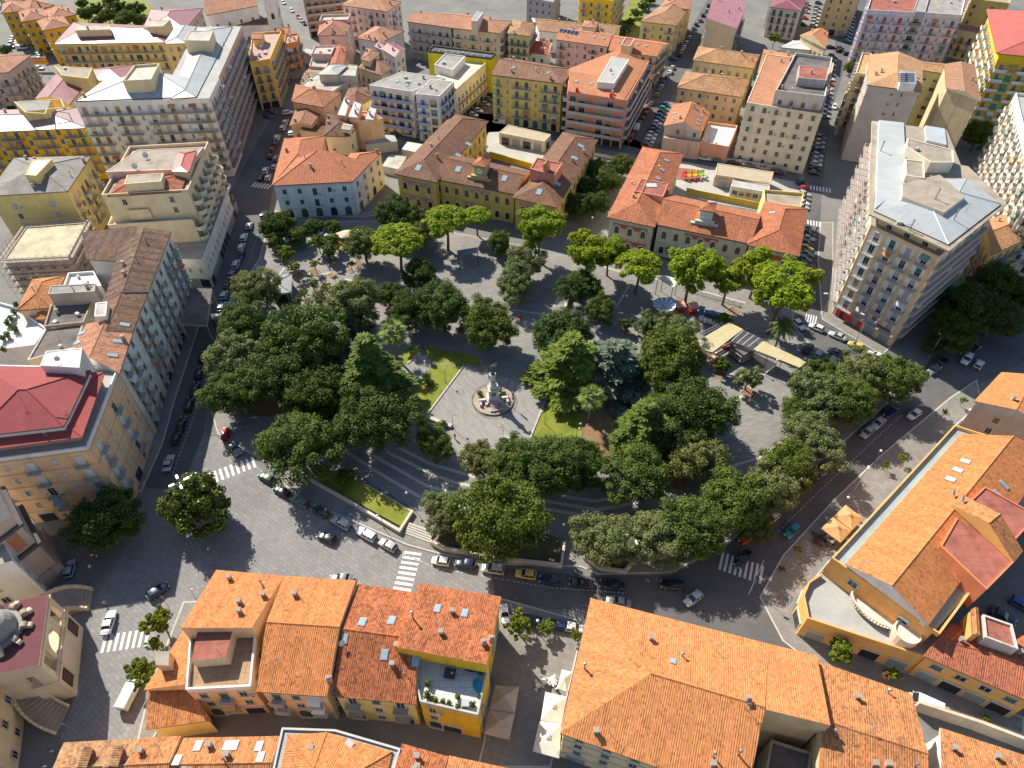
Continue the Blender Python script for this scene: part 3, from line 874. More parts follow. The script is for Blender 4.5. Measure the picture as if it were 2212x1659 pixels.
_mb=MB();_a,_c=P(1794,1209,10.2),P(2026,1374,10.2);_e=(_c-_a).normalized();_f=Vector((_e.y,-_e.x,0));_f=_f if _f.y<0 else-_f;_m=stucco((.72,.62,.52))
_q0=_a.lerp(_c,.52);_q0.z=6.6;_pv=None
for _k in range(25):
 _t=math.pi*_k/24;_q=_q0+_e*4.2*math.cos(_t)+_f*2.6*math.sin(_t)
 if _pv:
  _d=_q-_pv;_M=Matrix.Translation((_q+_pv)/2)@Matrix.Rotation(math.atan2(_d.y,_d.x),4,'Z');_mb.box(None,(_d.length*.45,.16,.8),_m,M=_M);_mb.box(None,(_d.length+.06,.24,.14+.004*(_k%2)),_m,M=_M@Matrix.Translation((0,0,.47)))
  _mb.face([_q0-Vector((0,0,.4)),_pv-Vector((0,0,.4)),_q-Vector((0,0,.4))],_m)
 _pv=_q
_mb.obj('curved_balcony',gE['root'])
_mb=MB();_p=P(1948,1378,5.4);_mb.lathe(_p,[(2.1,-.2),(2.1,2.6),(1.9,2.6),(1.9,2.2),(0,2.2)],_m,20);_mb.obj('stair_turret',gE['root'])
gF=building('row_house','orange row building with red tiled roof and dark shop fronts along the lane','building',[dict(c=[(1994,1417),(2240,1523),(2290,1385),(2054,1348)],z=7.6,roof='sgsg',pitch=13,rc=TERRA,w=ORW,fl=2,fh=3.6,pat='p',gp='s',sp=3.6,sh=DKGR),dict(c=[(2121,1329),(2184,1351),(2197,1405),(2126,1378)],z0=7,z=10.6,roof='flat',par=.4,rc=REDP,w=(.6,.55,.5)),dict(c=[(2098,1316),(2113,1312),(2117,1372),(2101,1370)],z0=7,z=11,roof='gsgs',pitch=20,rc=ORANGE2,w=ORW,oh=.1)],near=2)
chimney(gF,[(2150,1380),(2172,1388)],'aerial',2)
gG=building('house','grey walled house with bright orange roof at the right edge','house',[dict(c=[(2104,866),(2163,804),(2290,828),(2270,925)],z=11.5,roof='sgsg',pitch=12,rc=tiles((.65,.25,.085),.2),w=(.46,.42,.38),fl=3,fh=3.3,pat='.w',gp='',sh=BRN)],near=2)
ch=building('church','white church side wall with shuttered windows at the left edge','church',[dict(c=[(60,1190),(122,1302),(20,1335),(-200,1335),(-200,1150)],zc=0,z=15,roof='flat',par=0,rc=CONC,w=WHITE,fl=4,fh=3.6,pat='w.',gp='w..',sh=GREEN,st=(2,0),dirt=.2)],near=2)
ch2=building('church','cream church wing with green shutters below the portico stairs at the bottom left','church',[dict(c=[(62,1480),(52,1560),(36,1720),(-200,1720),(-200,1480)],zc=0,z=15,roof='flat',par=0,rc=CONC,w=CREAM,fl=3,fh=3.6,pat='w.',gp='w',sh=GREEN,st=(2,0))],near=2)
pA=building('apartment_house','peach apartment house with red metal roof terrace above the shaded left street','building',[dict(c=[(257,798),(190,969),(-90,1006),(-70,790)],z=19.5,roof='flat',par=.5,rc=LIGHTF,w=PEACH,pc=WHITE,fl=5,fh=3.85,pat='Dn',gp='gsw',sh=WHT,st=(2,2,0),bc=(.25,.3,.3),sp=4.5,bands=1,dirt=.4),dict(c=[(226,803),(176,943),(-90,978),(-70,792)],zc=22,z0=19.5,z=21.8,roof='hip',pitch=8,ztop=23.1,rc=ribbed((.34,.06,.055),.85),w=(.5,.3,.25),oh=1.2,th=.15),dict(c=[(196,800),(146,905),(137,921),(-60,944),(-40,788)],z0=21.5,z=23.4,roof='sssss',pitch=17,rc=ribbed((.32,.06,.06),.85),w=WHITE,oh=.3),dict(c=[(87,790),(172,795),(178,752),(100,759)],z0=20,z=25.9,roof='flat',par=.1,rc=GREYM,w=(.66,.64,.6))],near=2)
chimney(pA,[(120,780),(45,860),(150,900)],'aerial',2.4);dish(pA,[(128,782)],.5)
pB=building('apartment_house','long white apartment house with dark mossy roof and shaded balconies on the left street','building',[dict(c=[(370,500),(322,628),(223,655),(266,516)],z=20.5,roof='sgsg',pitch=20,rc=OLDB,w=(.66,.66,.62),fl=6,fh=3.3,pat='DDwD',gp='gsg',sh=BRN,st=(2,0,2),bc=(.3,.33,.34),sp=3.6,shut=0),dict(c=[(325,618),(287,716),(186,735),(226,640)],z=20.2,roof='sgsg',pitch=20,rc=BROWN,w=(.66,.66,.62),fl=6,fh=3.3,pat='DDwD',gp='gsg',sh=BRN,st=(2,0,2),bc=(.3,.33,.34),sp=3.6),dict(c=[(289,712),(258,806),(150,772),(186,700)],z=20.0,roof='sgsg',pitch=20,rc=PINKT,w=(.66,.66,.62),fl=6,fh=3.3,pat='DDwD',gp='gsg',sh=BRN,st=(2,0,2),bc=(.3,.33,.34),sp=3.6),dict(c=[(184,517),(306,508),(276,566),(186,560)],z=19.5,roof='ggsg',pitch=14,rc=OLDB,w=GREY),dict(c=[(207,655),(232,652),(229,683),(204,684)],z0=19,z=23,roof='flat',par=.1,rc=CONCL,w=WHITE)],near=2)
skylight(pB,[(183,705),(178,720),(168,741)],(1.0,1.8));skylight(pB,[(270,702),(256,738),(244,768)],(1.0,1.9));chimney(pB,[(246,625),(295,660),(172,705)],'aerial',2)
pC=building('house','small house with hipped orange roof behind the white roof terrace','house',[dict(c=[(35,671),(112,664),(142,595),(70,603)],z=12,roof='hip',pitch=20,rc=ORANGE2,w=PEACH,fl=3,pat='w'),dict(c=[(75,690),(98,690),(106,668),(84,668)],z=10.5,roof='hip',pitch=18,rc=ORANGE2,w=PEACH)],near=1)
pD=building('service_block','grey flat roofed stair block beside the small hipped orange roof','building',[dict(c=[(104,636),(205,630),(207,613),(110,618)],z=16.5,roof='flat',par=.15,rc=GREYR,w=(.40,.36,.32)),dict(c=[(97,708),(182,699),(202,652),(112,660)],z=13,roof='flat',par=.5,rc=DARKF,w=(.36,.31,.26)),dict(c=[(150,594),(205,590),(222,622),(138,626)],z=14,roof='flat',par=.7,rc=WHITEF,w=WHITE)],near=1)
pE=building('roof_terrace_building','low building with big white tiled roof terrace and potted plants at the left edge','building',[dict(c=[(-60,640),(40,668),(104,714),(78,750),(-60,768)],z=9,roof='flat',par=.8,rc=WHITEF,w=WHITE),dict(c=[(78,750),(100,712),(182,697),(165,752),(60,780)],z=12.6,roof='flat',par=.3,rc=DARKF,w=GREY)],near=1)
pF=building('terraced_building','cream modern block with round balconies stepping down to the left street','building',[dict(c=[(222,427),(408,416),(452,312),(282,322)],z=22,roof='flat',par=.9,rc=CONC,w=CREAM,fl=7,fh=3.1,pat='.w..',gp='',sh=BRN),dict(c=[(232,424),(390,414),(408,372),(262,385)],z0=22,z=22.6,roof='hip',pitch=14,rc=TERRA,w=CREAM,ztop=24),dict(c=[(268,398),(348,392),(354,374),(275,379)],z0=22,z=25.2,roof='flat',par=.1,rc=CONC,w=CREAM),dict(c=[(228,372),(400,366),(440,318),(298,324)],z0=22,z=24.2,roof='flat',par=.1,rc=CONC,w=PINK),dict(c=[(371,370),(408,372),(424,326),(384,328)],z0=22,z=24.6,roof='ssss',pitch=12,rc=REDM,w=CREAM,oh=.2),dict(c=[(276,457),(322,454),(327,436),(281,438)],zc=18,z0=15.4,z=17.4,roof='flat',par=.9,rc=flatroof((.3,.12,.1),.2),w=CREAM),dict(c=[(235,492),(418,480),(465,340),(300,340)],z=14.5,roof='flat',par=.9,rc=flatroof((.5,.52,.55),.2),w=CREAM,fl=4,pat='..w.....',gp='',sh=BRN),dict(c=[(300,560),(440,566),(498,400),(470,395),(380,500)],zc=8.5,z=8.5,roof='flat',par=.6,rc=CONC,w=(.68,.64,.56),fl=2,fh=3.9,pat='n',gp='s',sp=3,sh=(.3,.2,.15))],near=2)
chimney(pF,[(320,345),(345,380)],'aerial',2.6);dish(pF,[(293,366),(316,342)],.8)
pG=building('apartment_house','yellow apartment house with grey corrugated hipped roof and white roof box','building',[dict(c=[(30,341),(197,336),(146,413),(-32,424)],z=18,roof='hip',pitch=13,rc=SLATE,w=YEL2,fl=6,fh=3.1,pat='.w.',pe={1:'DwD'},gp='',sh=(.45,.42,.44),st=(2,2,0),bc=(.5,.42,.15)),dict(c=[(54,378),(78,380),(112,345),(72,345)],z0=18,z=21.3,roof='flat',par=.1,rc=WHITEF,w=YEL2)],near=1)
pH=building('apartment_house','bright yellow apartment house with white glaring roof and dark balconies','building',[dict(c=[(-80,288),(186,276),(166,232),(-80,240)],z=18,roof='hip',pitch=12,rc=MAROON_GLARE,w=(.74,.46,.04),fl=6,fh=3.0,pat='DDw',gp='',sh=(.34,.2,.2),st=(0,2),bc=(.30,.24,.16),bw=3.5),dict(c=[(54,243),(98,246),(102,236),(140,232),(132,214),(30,220)],z0=18,z=22,roof='flat',par=.1,rc=GREYR,w=YEL2)],near=1)
pI=building('apartment_block','tall white L shaped apartment block with white metal roof and balconies','building',[dict(c=[(160,221),(452,212),(474,168),(225,172)],z=26.5,roof='flat',par=0,rc=LIGHTF,w=WHITE,fl=8,fh=3.2,pat='DDnDDnD',gp='',panel=(.74,.73,.71),longf=(7,),sh=(.42,.22,.08),sh2=(.55,.45,.4),st=(2,0,1,2),bc=(.42,.42,.43),bd=1.3,bw=3.4),dict(c=[(345,214),(452,212),(521,57),(427,58)],z=26.5,roof='flat',par=0,rc=LIGHTF,w=(.60,.42,.36),fl=8,fh=3.2,pat='DDD',gp='',sh=(.42,.22,.08),bc=(.5,.45,.44),bd=1.3,bw=3.8,long=0),dict(c=[(354,93),(410,92),(425,57),(378,58)],z=26.3,roof='flat',par=0,rc=LIGHTF,w=YEL2,fl=8,fh=3.2,pat='w'),dict(c=[(163,218),(424,208),(440,172),(226,174)],z0=26.5,z=26.8,roof='ssgs',pitch=10,rc=WHITEM,w=WHITE,oh=.1),dict(c=[(368,213),(424,209),(502,58),(428,58)],z0=26.5,z=26.8,roof='ssss',pitch=10,rc=GREYM,w=WHITE,oh=.1),dict(c=[(354,94),(402,93),(424,58),(378,58)],z0=26.3,z=26.7,roof='ssgs',pitch=10,rc=GREYM,w=WHITE,oh=.1),dict(c=[(266,179),(328,176),(346,141),(292,145)],z0=26,z=30.5,roof='flat',par=.7,rc=flatroof((.66,.56,.48),.15),w=CREAM),dict(c=[(398,88),(452,89),(461,66),(411,68)],z0=26,z=31,roof='flat',par=.2,rc=CONCL,w=CREAM)],near=1)
chimney(pI,[(456,120),(300,160),(470,110)],'aerial',3)
pJ=building('apartment_block','long apartment block with shiny maroon roof and loggias','building',[dict(c=[(116,95),(356,91),(375,58),(159,48)],z=17,roof='hip',pitch=13,rc=MAROON,w=YEL2,fl=5,fh=3.3,pat='DbDw',gp='',sh=(.5,.25,.06),st=(0,2),bc=(.5,.4,.3),long=1),dict(c=[(307,64),(327,20),(438,18),(400,62)],z=17,roof='hip',pitch=12,rc=MAROON,w=PINK,fl=5,pat='w',gp=''),dict(c=[(162,66),(238,64),(236,56),(168,54)],z0=17,z=20.4,roof='flat',par=.1,rc=CONCL,w=CREAM),dict(c=[(318,58),(352,57),(368,42),(326,44)],z0=17,z=20.8,roof='flat',par=.1,rc=CONCL,w=CREAM)],near=0)
pK=building('apartment_house','maroon roofed house squeezed behind the tall white block','building',[dict(c=[(75,213),(150,226),(192,172),(117,163)],z=18,roof='gsgs',pitch=15,rc=MAROON,w=YEL2,fl=5,pat='w',gp=''),dict(c=[(187,150),(298,138),(266,172),(200,174)],z=18,roof='hip',pitch=14,rc=MAROON,w=YEL2),dict(c=[(133,163),(190,170),(200,147),(118,143)],z0=18,z=21.8,roof='flat',par=.1,rc=CONC,w=YEL2)],near=0)
pL=building('apartment_house','greyish pink house with tiled roof and balconies at the upper left edge','building',[dict(c=[(-60,119),(68,118),(17,156),(-90,166)],z=15,roof='hip',pitch=16,rc=PINKT,w=(.58,.45,.43),fl=4,fh=3.3,pat='Dw',gp='s',sh=(.3,.26,.25),bc=(.4,.4,.45),bw=4)],near=0)
for i,(a,b,d,lb,zz)in enumerate([((2,29),(57,22),15,'yellow and brick cube house standing nearest the upper left corner',14),((46,47),(102,38),15,'middle yellow and brick cube house of the front three',14),((93,66),(152,55),15,'yellow and brick cube house touching the maroon roofed block',14),((62,26),(118,11),15,'yellow cube house in the second row next to the picture top',14),((110,42),(166,31),15,'yellow cube house in the second row beside the green slope',14),((16,5),(56,-4),15,'yellow cube house cut by the top edge',14)]):
 building('cube_house',lb,'house',[dict(c=[a,b],depth=d,z=zz,roof='hip',pitch=22,rc=PINKT,w=(.66,.42,.10),fl=4,fh=3.3,pat='w',gp='w',sh=(.3,.25,.2))],group='yellow hipped cube houses',seed=i)
# ==== d_data
mA=building('town_house','pale blue and white house with U shaped hipped terracotta roof at the plaza','house',[dict(c=[(587,401),(762,392),(800,352),(606,354)],z=11.6,roof='ssgs',pitch=19,rc=tiles((.54,.19,.09),.2),w=(.62,.68,.72),fl=3,fh=3.7,pat='wwdw',gp='g',sh=DKGR,st=(2,0),sp=4.4,bands=1,dirt=.45,fr=(.62,.62,.6)),dict(c=[(716,394),(762,392),(827,326),(757,331)],z=11.5,roof='ssss',pitch=19,rc=tiles((.54,.19,.09),.2),w=(.70,.62,.55),fl=3,fh=3.7,pat='w',gp='gw',sh=BRN,sp=4.4),dict(c=[(587,401),(614,299),(703,294),(690,356)],z=11.5,roof='ssss',pitch=19,rc=tiles((.54,.19,.09),.2),w=PEACH)],near=1)
chimney(mA,[(620,328),(815,330)],'brick',1.0)
def school(label,W,rc,LW,CE,RW,extra,z=11):
 a=dict(fl=2,fh=5.0,pat='a',gp='a',sp=4.4,sh=BRN,st=(0,),w=W,z=z,pitch=19,rc=rc,bands=1,fr=shade_col(W,1.12),oh=.8)
 return building('school_building',label,'school',[dict(c=LW,roof='ssss',**a),dict(c=RW,roof='ssss',**a),dict(c=CE,roof='sgsg',**{**a,'z':z-.4,'sp':3.4})]+extra,near=1)
s1=school('yellow school with brown roofs, two wings and a clock turret',(.80,.55,.22),tiles((.24,.115,.065),.45),[(850,375),(943,394),(1056,261),(979,245)],[(943,387),(1113,420),(1152,372),(985,334)],[(1106,427),(1204,449),(1293,301),(1216,285)],[dict(c=[(1020,372),(1050,377),(1062,358),(1034,353)],zc=13.5,z0=11,z=15.8,roof='hip',pitch=24,rc=SCHOOL,w=(.52,.42,.22),oh=.4),dict(c=[(1145,366),(1198,380),(1215,354),(1160,342)],z0=11,z=15.6,roof='flat',par=.3,rc=REDP,w=(.55,.25,.2)),dict(c=[(1172,356),(1184,359),(1190,349),(1178,347)],z0=15,z=18,roof='gsgs',pitch=25,rc=SCHOOL,w=(.5,.25,.18),oh=.2)])
skylight(s1,[(1058,265),(1038,286),(1012,312),(990,336)],(1.6,2.0));skylight(s1,[(904,363),(990,366),(1090,386)],(1.6,2.2));skylight(s1,[(1255,316),(1241,342),(1203,397),(1165,415)],(1.6,2.2))
chimney(s1,[(945,341)],'brick',1.2)
s2=school('pale stone school with orange tiled roofs, red arch panels and white clock turret',(.76,.68,.54),SCHOOL,[(1311,469),(1415,491),(1478,332),(1388,317)],[(1415,484),(1622,527),(1645,462),(1440,418)],[(1612,529),(1727,554),(1745,452),(1652,434)],[dict(c=[(1511,452),(1545,457),(1549,437),(1514,433)],zc=16,z0=11,z=15.8,roof='hip',pitch=22,rc=SCHOOL,w=(.68,.64,.56),oh=.35),dict(c=[(1370,414),(1432,426),(1444,397),(1384,387)],zc=13.2,z0=11,z=13.2,roof='flat',par=.2,rc=REDP,w=(.55,.25,.2)),dict(c=[(1650,441),(1729,452),(1735,421),(1648,414)],z=9,roof='flat',par=.8,rc=CONC,w=YEL2)])
skylight(s2,[(1440,347),(1430,367),(1421,386),(1668,460)],(1.2,1.6));skylight(s2,[(1407,401)],(3.2,2.2),plain('skylight_pale',(.5,.55,.58),.2))
for bi,(cx,cy,zz)in((s1,(1034,377,13.6)),(s2,(1523,470,13.4))):
 p=P(cx,cy,zz);mb=MB();
 f=Vector((.205,-.979,0));u=Vector((.979,.205,0));N=20
 b,wp,S,ed=[q for q in bi['info']if q[0]['z']==15.8][0]
 i=min(range(len(wp)),key=lambda k:(wp[k]+wp[(k+1)%len(wp)]).y)
 a,c=wp[i],wp[(i+1)%len(wp)];e=(c-a).normalized();f=Vector((e.y,-e.x,0));p=(a+c)/2;p.z=13.9
 wm=plain('clock_face',(.8,.8,.76),.5);dm=plain('clock_iron',(.05,.05,.05),.5);st=stucco(b['w'])
 M=Matrix.Translation(p)@Matrix.Rotation(math.atan2(e.y,e.x),4,'Z')@Matrix.Rotation(math.pi/2,4,'X')
 ring=[(math.cos(2*math.pi*k/N),math.sin(2*math.pi*k/N))for k in range(N)]
 mb.face([M@Vector((1.0*x,1.0*y,.08))for x,y in ring],wm)
 for k in range(N):
  (x0,y0),(x1,y1)=ring[k],ring[(k+1)%N]
  mb.face([M@Vector(v)for v in((x0,y0,.12),(1.2*x0,1.2*y0,.12),(1.2*x1,1.2*y1,.12),(x1,y1,.12))],st)
  mb.face([M@Vector(v)for v in((1.2*x0,1.2*y0,.12),(1.2*x0,1.2*y0,0),(1.2*x1,1.2*y1,0),(1.2*x1,1.2*y1,.12))],st)
 for k in range(12):
  an=math.pi*k/6;mb.box(None,(.06,.16,.03),dm,M=M@Matrix.Rotation(an,4,'Z')@Matrix.Translation((0,.82,.1)))
 mb.box(None,(.07,.55,.03),dm,M=M@Matrix.Rotation(1.0,4,'Z')@Matrix.Translation((0,.25,.12)))
 mb.box(None,(.06,.75,.03),dm,M=M@Matrix.Rotation(-.7,4,'Z')@Matrix.Translation((0,.35,.14)))
 mb.obj('clock',bi['root'])
 pl=MB();q=(a+c)/2
 for w_,h_,z_ in((7.5,.9,11.2),(5.2,.7,12.1)):
  pl.box(None,(w_,.9,h_),st,M=Matrix.Translation(q+f*.45+Vector((0,0,z_+.35)))@Matrix.Rotation(math.atan2(e.y,e.x),4,'Z'))
 pl.obj('attic',bi['root'])
 pm=stucco((.46,.28,.34)if bi is s1 else(.50,.17,.10),.15)
 for k,(b,wp,S,ed)in enumerate(bi['info'][:3]):
  i=min(range(len(wp)),key=lambda j:(wp[j]+wp[(j+1)%len(wp)]).y)
  a,c=wp[i],wp[(i+1)%len(wp)];L=(c-a).length;e=(c-a).normalized();f=Vector((e.y,-e.x,0))
  nc=max(1,int(round((L-.8)/b['sp'])))
  for fl in(0,1):
   sp=MB()
   ks=range(nc)if nc<5 else range(2,nc-2)
   for j in ks:
    zc=fl*5+1.1+1.65
    x=(j+.5)/nc*(L-.8)+.4;hw=(L-.8)/nc/2
    pts=[]
    for g in range(9):
     t=math.pi*g/8;pts.append((x-1.15*math.cos(t),zc+1.15*math.sin(t)))
    top=zc+1.5;M=lambda s_,z_:a+e*s_+f*.05+Vector((0,0,z_))
    for g in range(8):
     (x0,z0),(x1,z1)=pts[g],pts[g+1]
     sp.face([M(x0,z0),M(x1,z1),M(x1,top),M(x0,top)],pm)
    if j!=ks[0]:sp.face([M(x-hw,zc+.2),M(x-1.15,zc),M(x-1.15,top),M(x-hw,top)],pm)
    if j!=ks[-1]:sp.face([M(x+1.15,zc),M(x+hw,zc+.2),M(x+hw,top),M(x+1.15,top)],pm)
   if sp.f:sp.obj('spandrel_panel',bi['root'])
mB=building('old_house','house with orange hipped roof over the shaded left street, brown lower roof in front','house',[dict(c=[(629,219),(639,182),(738,200),(699,232)],z=12,roof='hip',pitch=20,rc=tiles((.5,.21,.10),.4),w=PEACH,fl=3,pat='w.',gp='',sh=BRN),dict(c=[(625,271),(638,236),(700,234),(674,270)],z=9,roof='sgsg',pitch=15,rc=tiles((.42,.2,.11),.4),w=PEACH,fl=2,pat='w.'),dict(c=[(650,292),(660,276),(705,272),(702,292)],z=6.5,roof='ggsg',pitch=12,rc=BROWN,w=PEACH)],near=1)
chimney(mB,[(727,197)],'brick',1.6)
mC=building('old_house','dark brown hipped house with pale dormer behind the blue house','house',[dict(c=[(700,294),(755,294),(770,276),(735,246),(705,250)],z=9.5,roof='hip',pitch=22,rc=DARKB,w=CREAM,fl=2,pat='w.',sh=BRN),dict(c=[(737,279),(757,281),(763,270),(742,266)],z0=9,z=11.3,roof='sgsg',pitch=12,rc=CONCL,w=CREAM,oh=.2)],near=1)
mD=building('flat_house','peach flat topped house carrying three tilted metal skylight boxes','house',[dict(c=[(736,252),(773,262),(799,263),(827,257),(800,244),(752,240)],z=10.4,roof='flat',par=.4,rc=tiles((.5,.22,.12),.3),w=PEACH,fl=3,pat='..w',gp='w',sh=BRN)]+[dict(c=c,z0=10,z=12.2,roof='sggg',pitch=20,rc=WHITEM,w=PEACH,oh=.2,th=.12)for c in([(729,248),(746,250),(758,232),(746,229)],[(752,252),(772,254),(783,238),(768,234)],[(789,257),(806,259),(815,246),(800,243)])],near=1)
mE=building('old_house','small mansard house with brown roof and two attic dormers','house',[dict(c=[(740,218),(768,232),(804,213),(793,188),(752,192)],z=8.5,roof='hip',pitch=26,rc=tiles((.28,.12,.07),.4),w=YEL2,fl=2,pat='w',gp='w')],near=0)
mF=building('concrete_house','raw grey concrete house with ribbed metal roof and shaded roof loggia','house',[dict(c=[(640,192),(700,212),(768,165),(770,146),(686,158)],z=9.5,roof='flat',par=.3,rc=CONCL,w=(.52,.48,.4),fl=3,pat='.w',gp='w'),dict(c=[(685,161),(730,161),(752,140),(712,140)],z0=9,z=12.8,roof='hip',pitch=8,rc=ribbed((.40,.42,.38)),w=(.52,.48,.4)),dict(c=[(732,163),(768,165),(772,142),(752,140)],z0=9,z=12,roof='flat',par=.2,rc=CONCL,w=(.52,.5,.44))],near=0)
mG=building('old_house','low house with patched pale roof beside the narrow left street','house',[dict(c=[(648,180),(690,182),(718,150),(668,148)],z=8,roof='sgsg',pitch=10,rc=tiles((.40,.26,.18),.5),w=CREAM,fl=2,pat='w')],near=0)
mH=building('old_house','house with bright red roof half and flat beige roof half','house',[dict(c=[(712,139),(742,139),(750,101),(725,100)],z=11,roof='gsgs',pitch=16,rc=TERRA,w=PINK,fl=3,pat='w'),dict(c=[(673,118),(716,119),(724,101),(680,102)],z=11.5,roof='flat',par=.5,rc=CONCL,w=PINK,fl=3,pat='w'),dict(c=[(668,145),(705,148),(716,124),(676,122)],z=9,roof='flat',par=.5,rc=LIGHTF,w=PINK,fl=2,pat='w')],near=0)
mI=building('house','pinkish house with brown gabled roof standing alone at the road fork','house',[dict(c=[(685,77),(750,76),(757,48),(692,46)],z=14,roof='hip',pitch=22,rc=tiles((.46,.2,.12),.4),w=PINK,fl=4,pat='.w',gp='w',sh=BRN),dict(c=[(690,48),(752,46),(758,34),(696,36)],z=15,roof='flat',par=.8,rc=CONCL,w=PINK)],near=0)
mJ=building('house','white house with tan hipped roof behind the car lane','house',[dict(c=[(770,82),(824,91),(874,67),(810,56)],z=12,roof='hip',pitch=18,rc=PINKT,w=WHITE,fl=3,pat='w.',gp='w',sh=BRN)],near=0)
mK=building('old_house','brown tiled old house with stepped ridges among the small roofs','house',[dict(c=[(772,146),(825,163),(858,140),(800,118)],z=9,roof='hip',pitch=20,rc=tiles((.36,.19,.12),.5),w=CREAM,fl=2,pat='w'),dict(c=[(778,128),(800,134),(824,112),(794,104)],z=12,roof='hip',pitch=20,rc=tiles((.42,.22,.13),.5),w=CREAM)],near=0)
mL=building('tower_house','narrow tall house with maroon metal roof','house',[dict(c=[(853,124),(876,105),(850,90),(824,106)],z=15,roof='gsgs',pitch=14,rc=MAROON,w=(.6,.56,.54),fl=4,pat='w',gp='w',sh=BRN),dict(c=[(824,108),(840,96),(826,88),(808,100)],z=13.5,roof='gsgs',pitch=12,rc=MAROON,w=GREY)],near=0)
mM=building('palazzo','long pale pink palazzo with small iron balconies near the top edge','building',[dict(c=[(737,11),(836,25),(868,4),(772,-12)],z=17,roof='hip',pitch=18,rc=PINKT,w=(.70,.54,.47),fl=5,fh=3.3,pat='wDw',gp='s',sh=(.4,.4,.38),bw=1.8)],near=0)
mN=building('apartment_block','brown brick apartment block with wraparound balconies at the top edge','building',[dict(c=[(655,2),(738,-8),(745,-45),(672,-40)],z=16,roof='flat',par=.5,rc=CONC,w=(.42,.28,.2),fl=5,fh=3.2,pat='b',gp='s',long=1,rail='panel',bc=(.5,.42,.34))],near=0)
mO=building('palazzo','ochre palazzo with pink roof terrace along the narrow left street','building',[dict(c=[(540,138),(584,131),(609,71),(545,74)],z=17.5,roof='flat',par=.7,rc=flatroof((.56,.38,.32),.2,1.0),w=(.68,.44,.16),fl=5,fh=3.4,pat='D',gp='s',sh=BRN,bw=1.9,sp=3.6),dict(c=[(543,84),(566,84),(572,70),(548,70)],z0=17,z=20.5,roof='sgsg',pitch=15,rc=tiles((.5,.2,.1),.4),w=(.66,.48,.3))],near=0)
mP=building('palazzo','orange house with cluttered roof behind the ochre palazzo','building',[dict(c=[(614,99),(642,92),(645,74),(617,78)],z=13.5,roof='flat',par=.6,rc=flatroof((.5,.34,.26),.3),w=(.66,.27,.12),fl=4,pat='D',gp='s',bw=1.8),dict(c=[(596,72),(622,72),(628,58),(600,60)],z=12,roof='sgsg',pitch=15,rc=tiles((.5,.2,.1),.4),w=PEACH)],near=0)
mQ=building('church','white church nave with orange roof and square bell tower at the top','church',[dict(c=[(446,33),(556,12),(548,-26),(440,-6)],z=12,roof='sgsg',pitch=18,rc=PINKT,w=WHITE,fl=2,fh=5,pat='w',gp='',sh=(.2,.2,.22),sp=5),dict(c=[(455,56),(588,52),(580,38),(458,38)],z=5.5,roof='sgsg',pitch=8,rc=DARKB,w=WHITE),dict(c=[(576,33),(601,29),(603,12),(580,14)],zc=15,z=23,roof='flat',par=.2,rc=CONCL,w=(.78,.77,.74),fl=3,fh=6,pat='a',gp='',sp=4)],near=0)
mR=building('apartment_house','grey flat roofed apartment house with light blue balcony fronts','building',[dict(c=[(797,184),(888,198),(962,168),(868,155)],z=17,roof='flat',par=.12,rc=GREYR,w=(.68,.66,.64),fl=5,fh=3.2,pat='Db',gp='w',sh=(.55,.32,.06),rail='panel',bc=(.30,.36,.58),long=1),dict(c=[(898,203),(949,208),(981,176),(930,172)],z=17,roof='flat',par=.12,rc=GREYR,w=(.70,.68,.66),fl=5,fh=3.2,pat='Db',gp='w',sh=(.1,.25,.45),rail='panel',bc=(.34,.42,.62),bw=4)],near=1)
skylight(mR,[(887,176),(880,185),(858,176)],(1.0,1.6),plain('skylight_green',(.3,.55,.48),.2));chimney(mR,[(915,170),(930,190)],'brick',.8)
mS=building('flat_building','long cream building with sunlit roof terrace, white roof block and black panelled back','building',[dict(c=[(985,198),(1050,140),(1010,130),(925,172)],z=12.5,roof='flat',par=.9,rc=flatroof((.68,.60,.48),.12),w=(.72,.64,.5),fl=3,fh=3.6,pat='w',gp='s',long=1,bc=(.3,.25,.2)),dict(c=[(938,142),(978,153),(1005,124),(962,118)],zc=15,z0=12,z=15.2,roof='flat',par=.3,rc=GREYR,w=WHITE),dict(c=[(924,112),(1060,128),(1072,118),(936,101)],z=14.5,roof='flat',par=.5,pc=(.06,.06,.07),rc=DARKF,w=(.60,.54,.03),fl=4,pat='..w',gp='')],near=1)
mT=building('apartment_house','long grey pink apartment house with dormer tower and pale balconies','building',[dict(c=[(878,46),(976,60),(992,30),(902,26)],z=15.5,roof='sgsg',pitch=15,rc=PINKT,w=(.55,.47,.46),fl=4,fh=3.5,pat='DD',gp='s',sh=(.35,.3,.3),bc=(.42,.36,.4),bw=4,rail='panel'),dict(c=[(976,60),(1081,72),(1106,46),(992,29)],z=15.5,roof='sssg',pitch=15,rc=PINKT,w=(.66,.54,.47),fl=4,fh=3.5,pat='Dn',gp='s',sh=(.2,.22,.25),bc=(.55,.55,.58),bw=4,rail='panel'),dict(c=[(1018,45),(1030,46),(1044,27),(1030,25)],zc=20,z0=15,z=20,roof='flat',par=.1,rc=GREYM,w=(.72,.6,.54))],near=0)
mU=building('house','tall yellow apartment house with green shutters and brown hipped roof','building',[dict(c=[(1060,161),(1215,181),(1242,150),(1098,125)],z=18,roof='sssg',pitch=17,rc=tiles((.34,.17,.10),.45),w=(.70,.56,.24),fl=5,fh=3.55,pat='DnD',gp='g',sh=(.03,.18,.12),st=(2,0),bc=(.4,.38,.36),bw=3.2,sp=3.8,bands=1)],near=1)
skylight(mU,[(1110,146),(1184,158)],(1.1,1.4));chimney(mU,[(1189,171)],'brick',1)
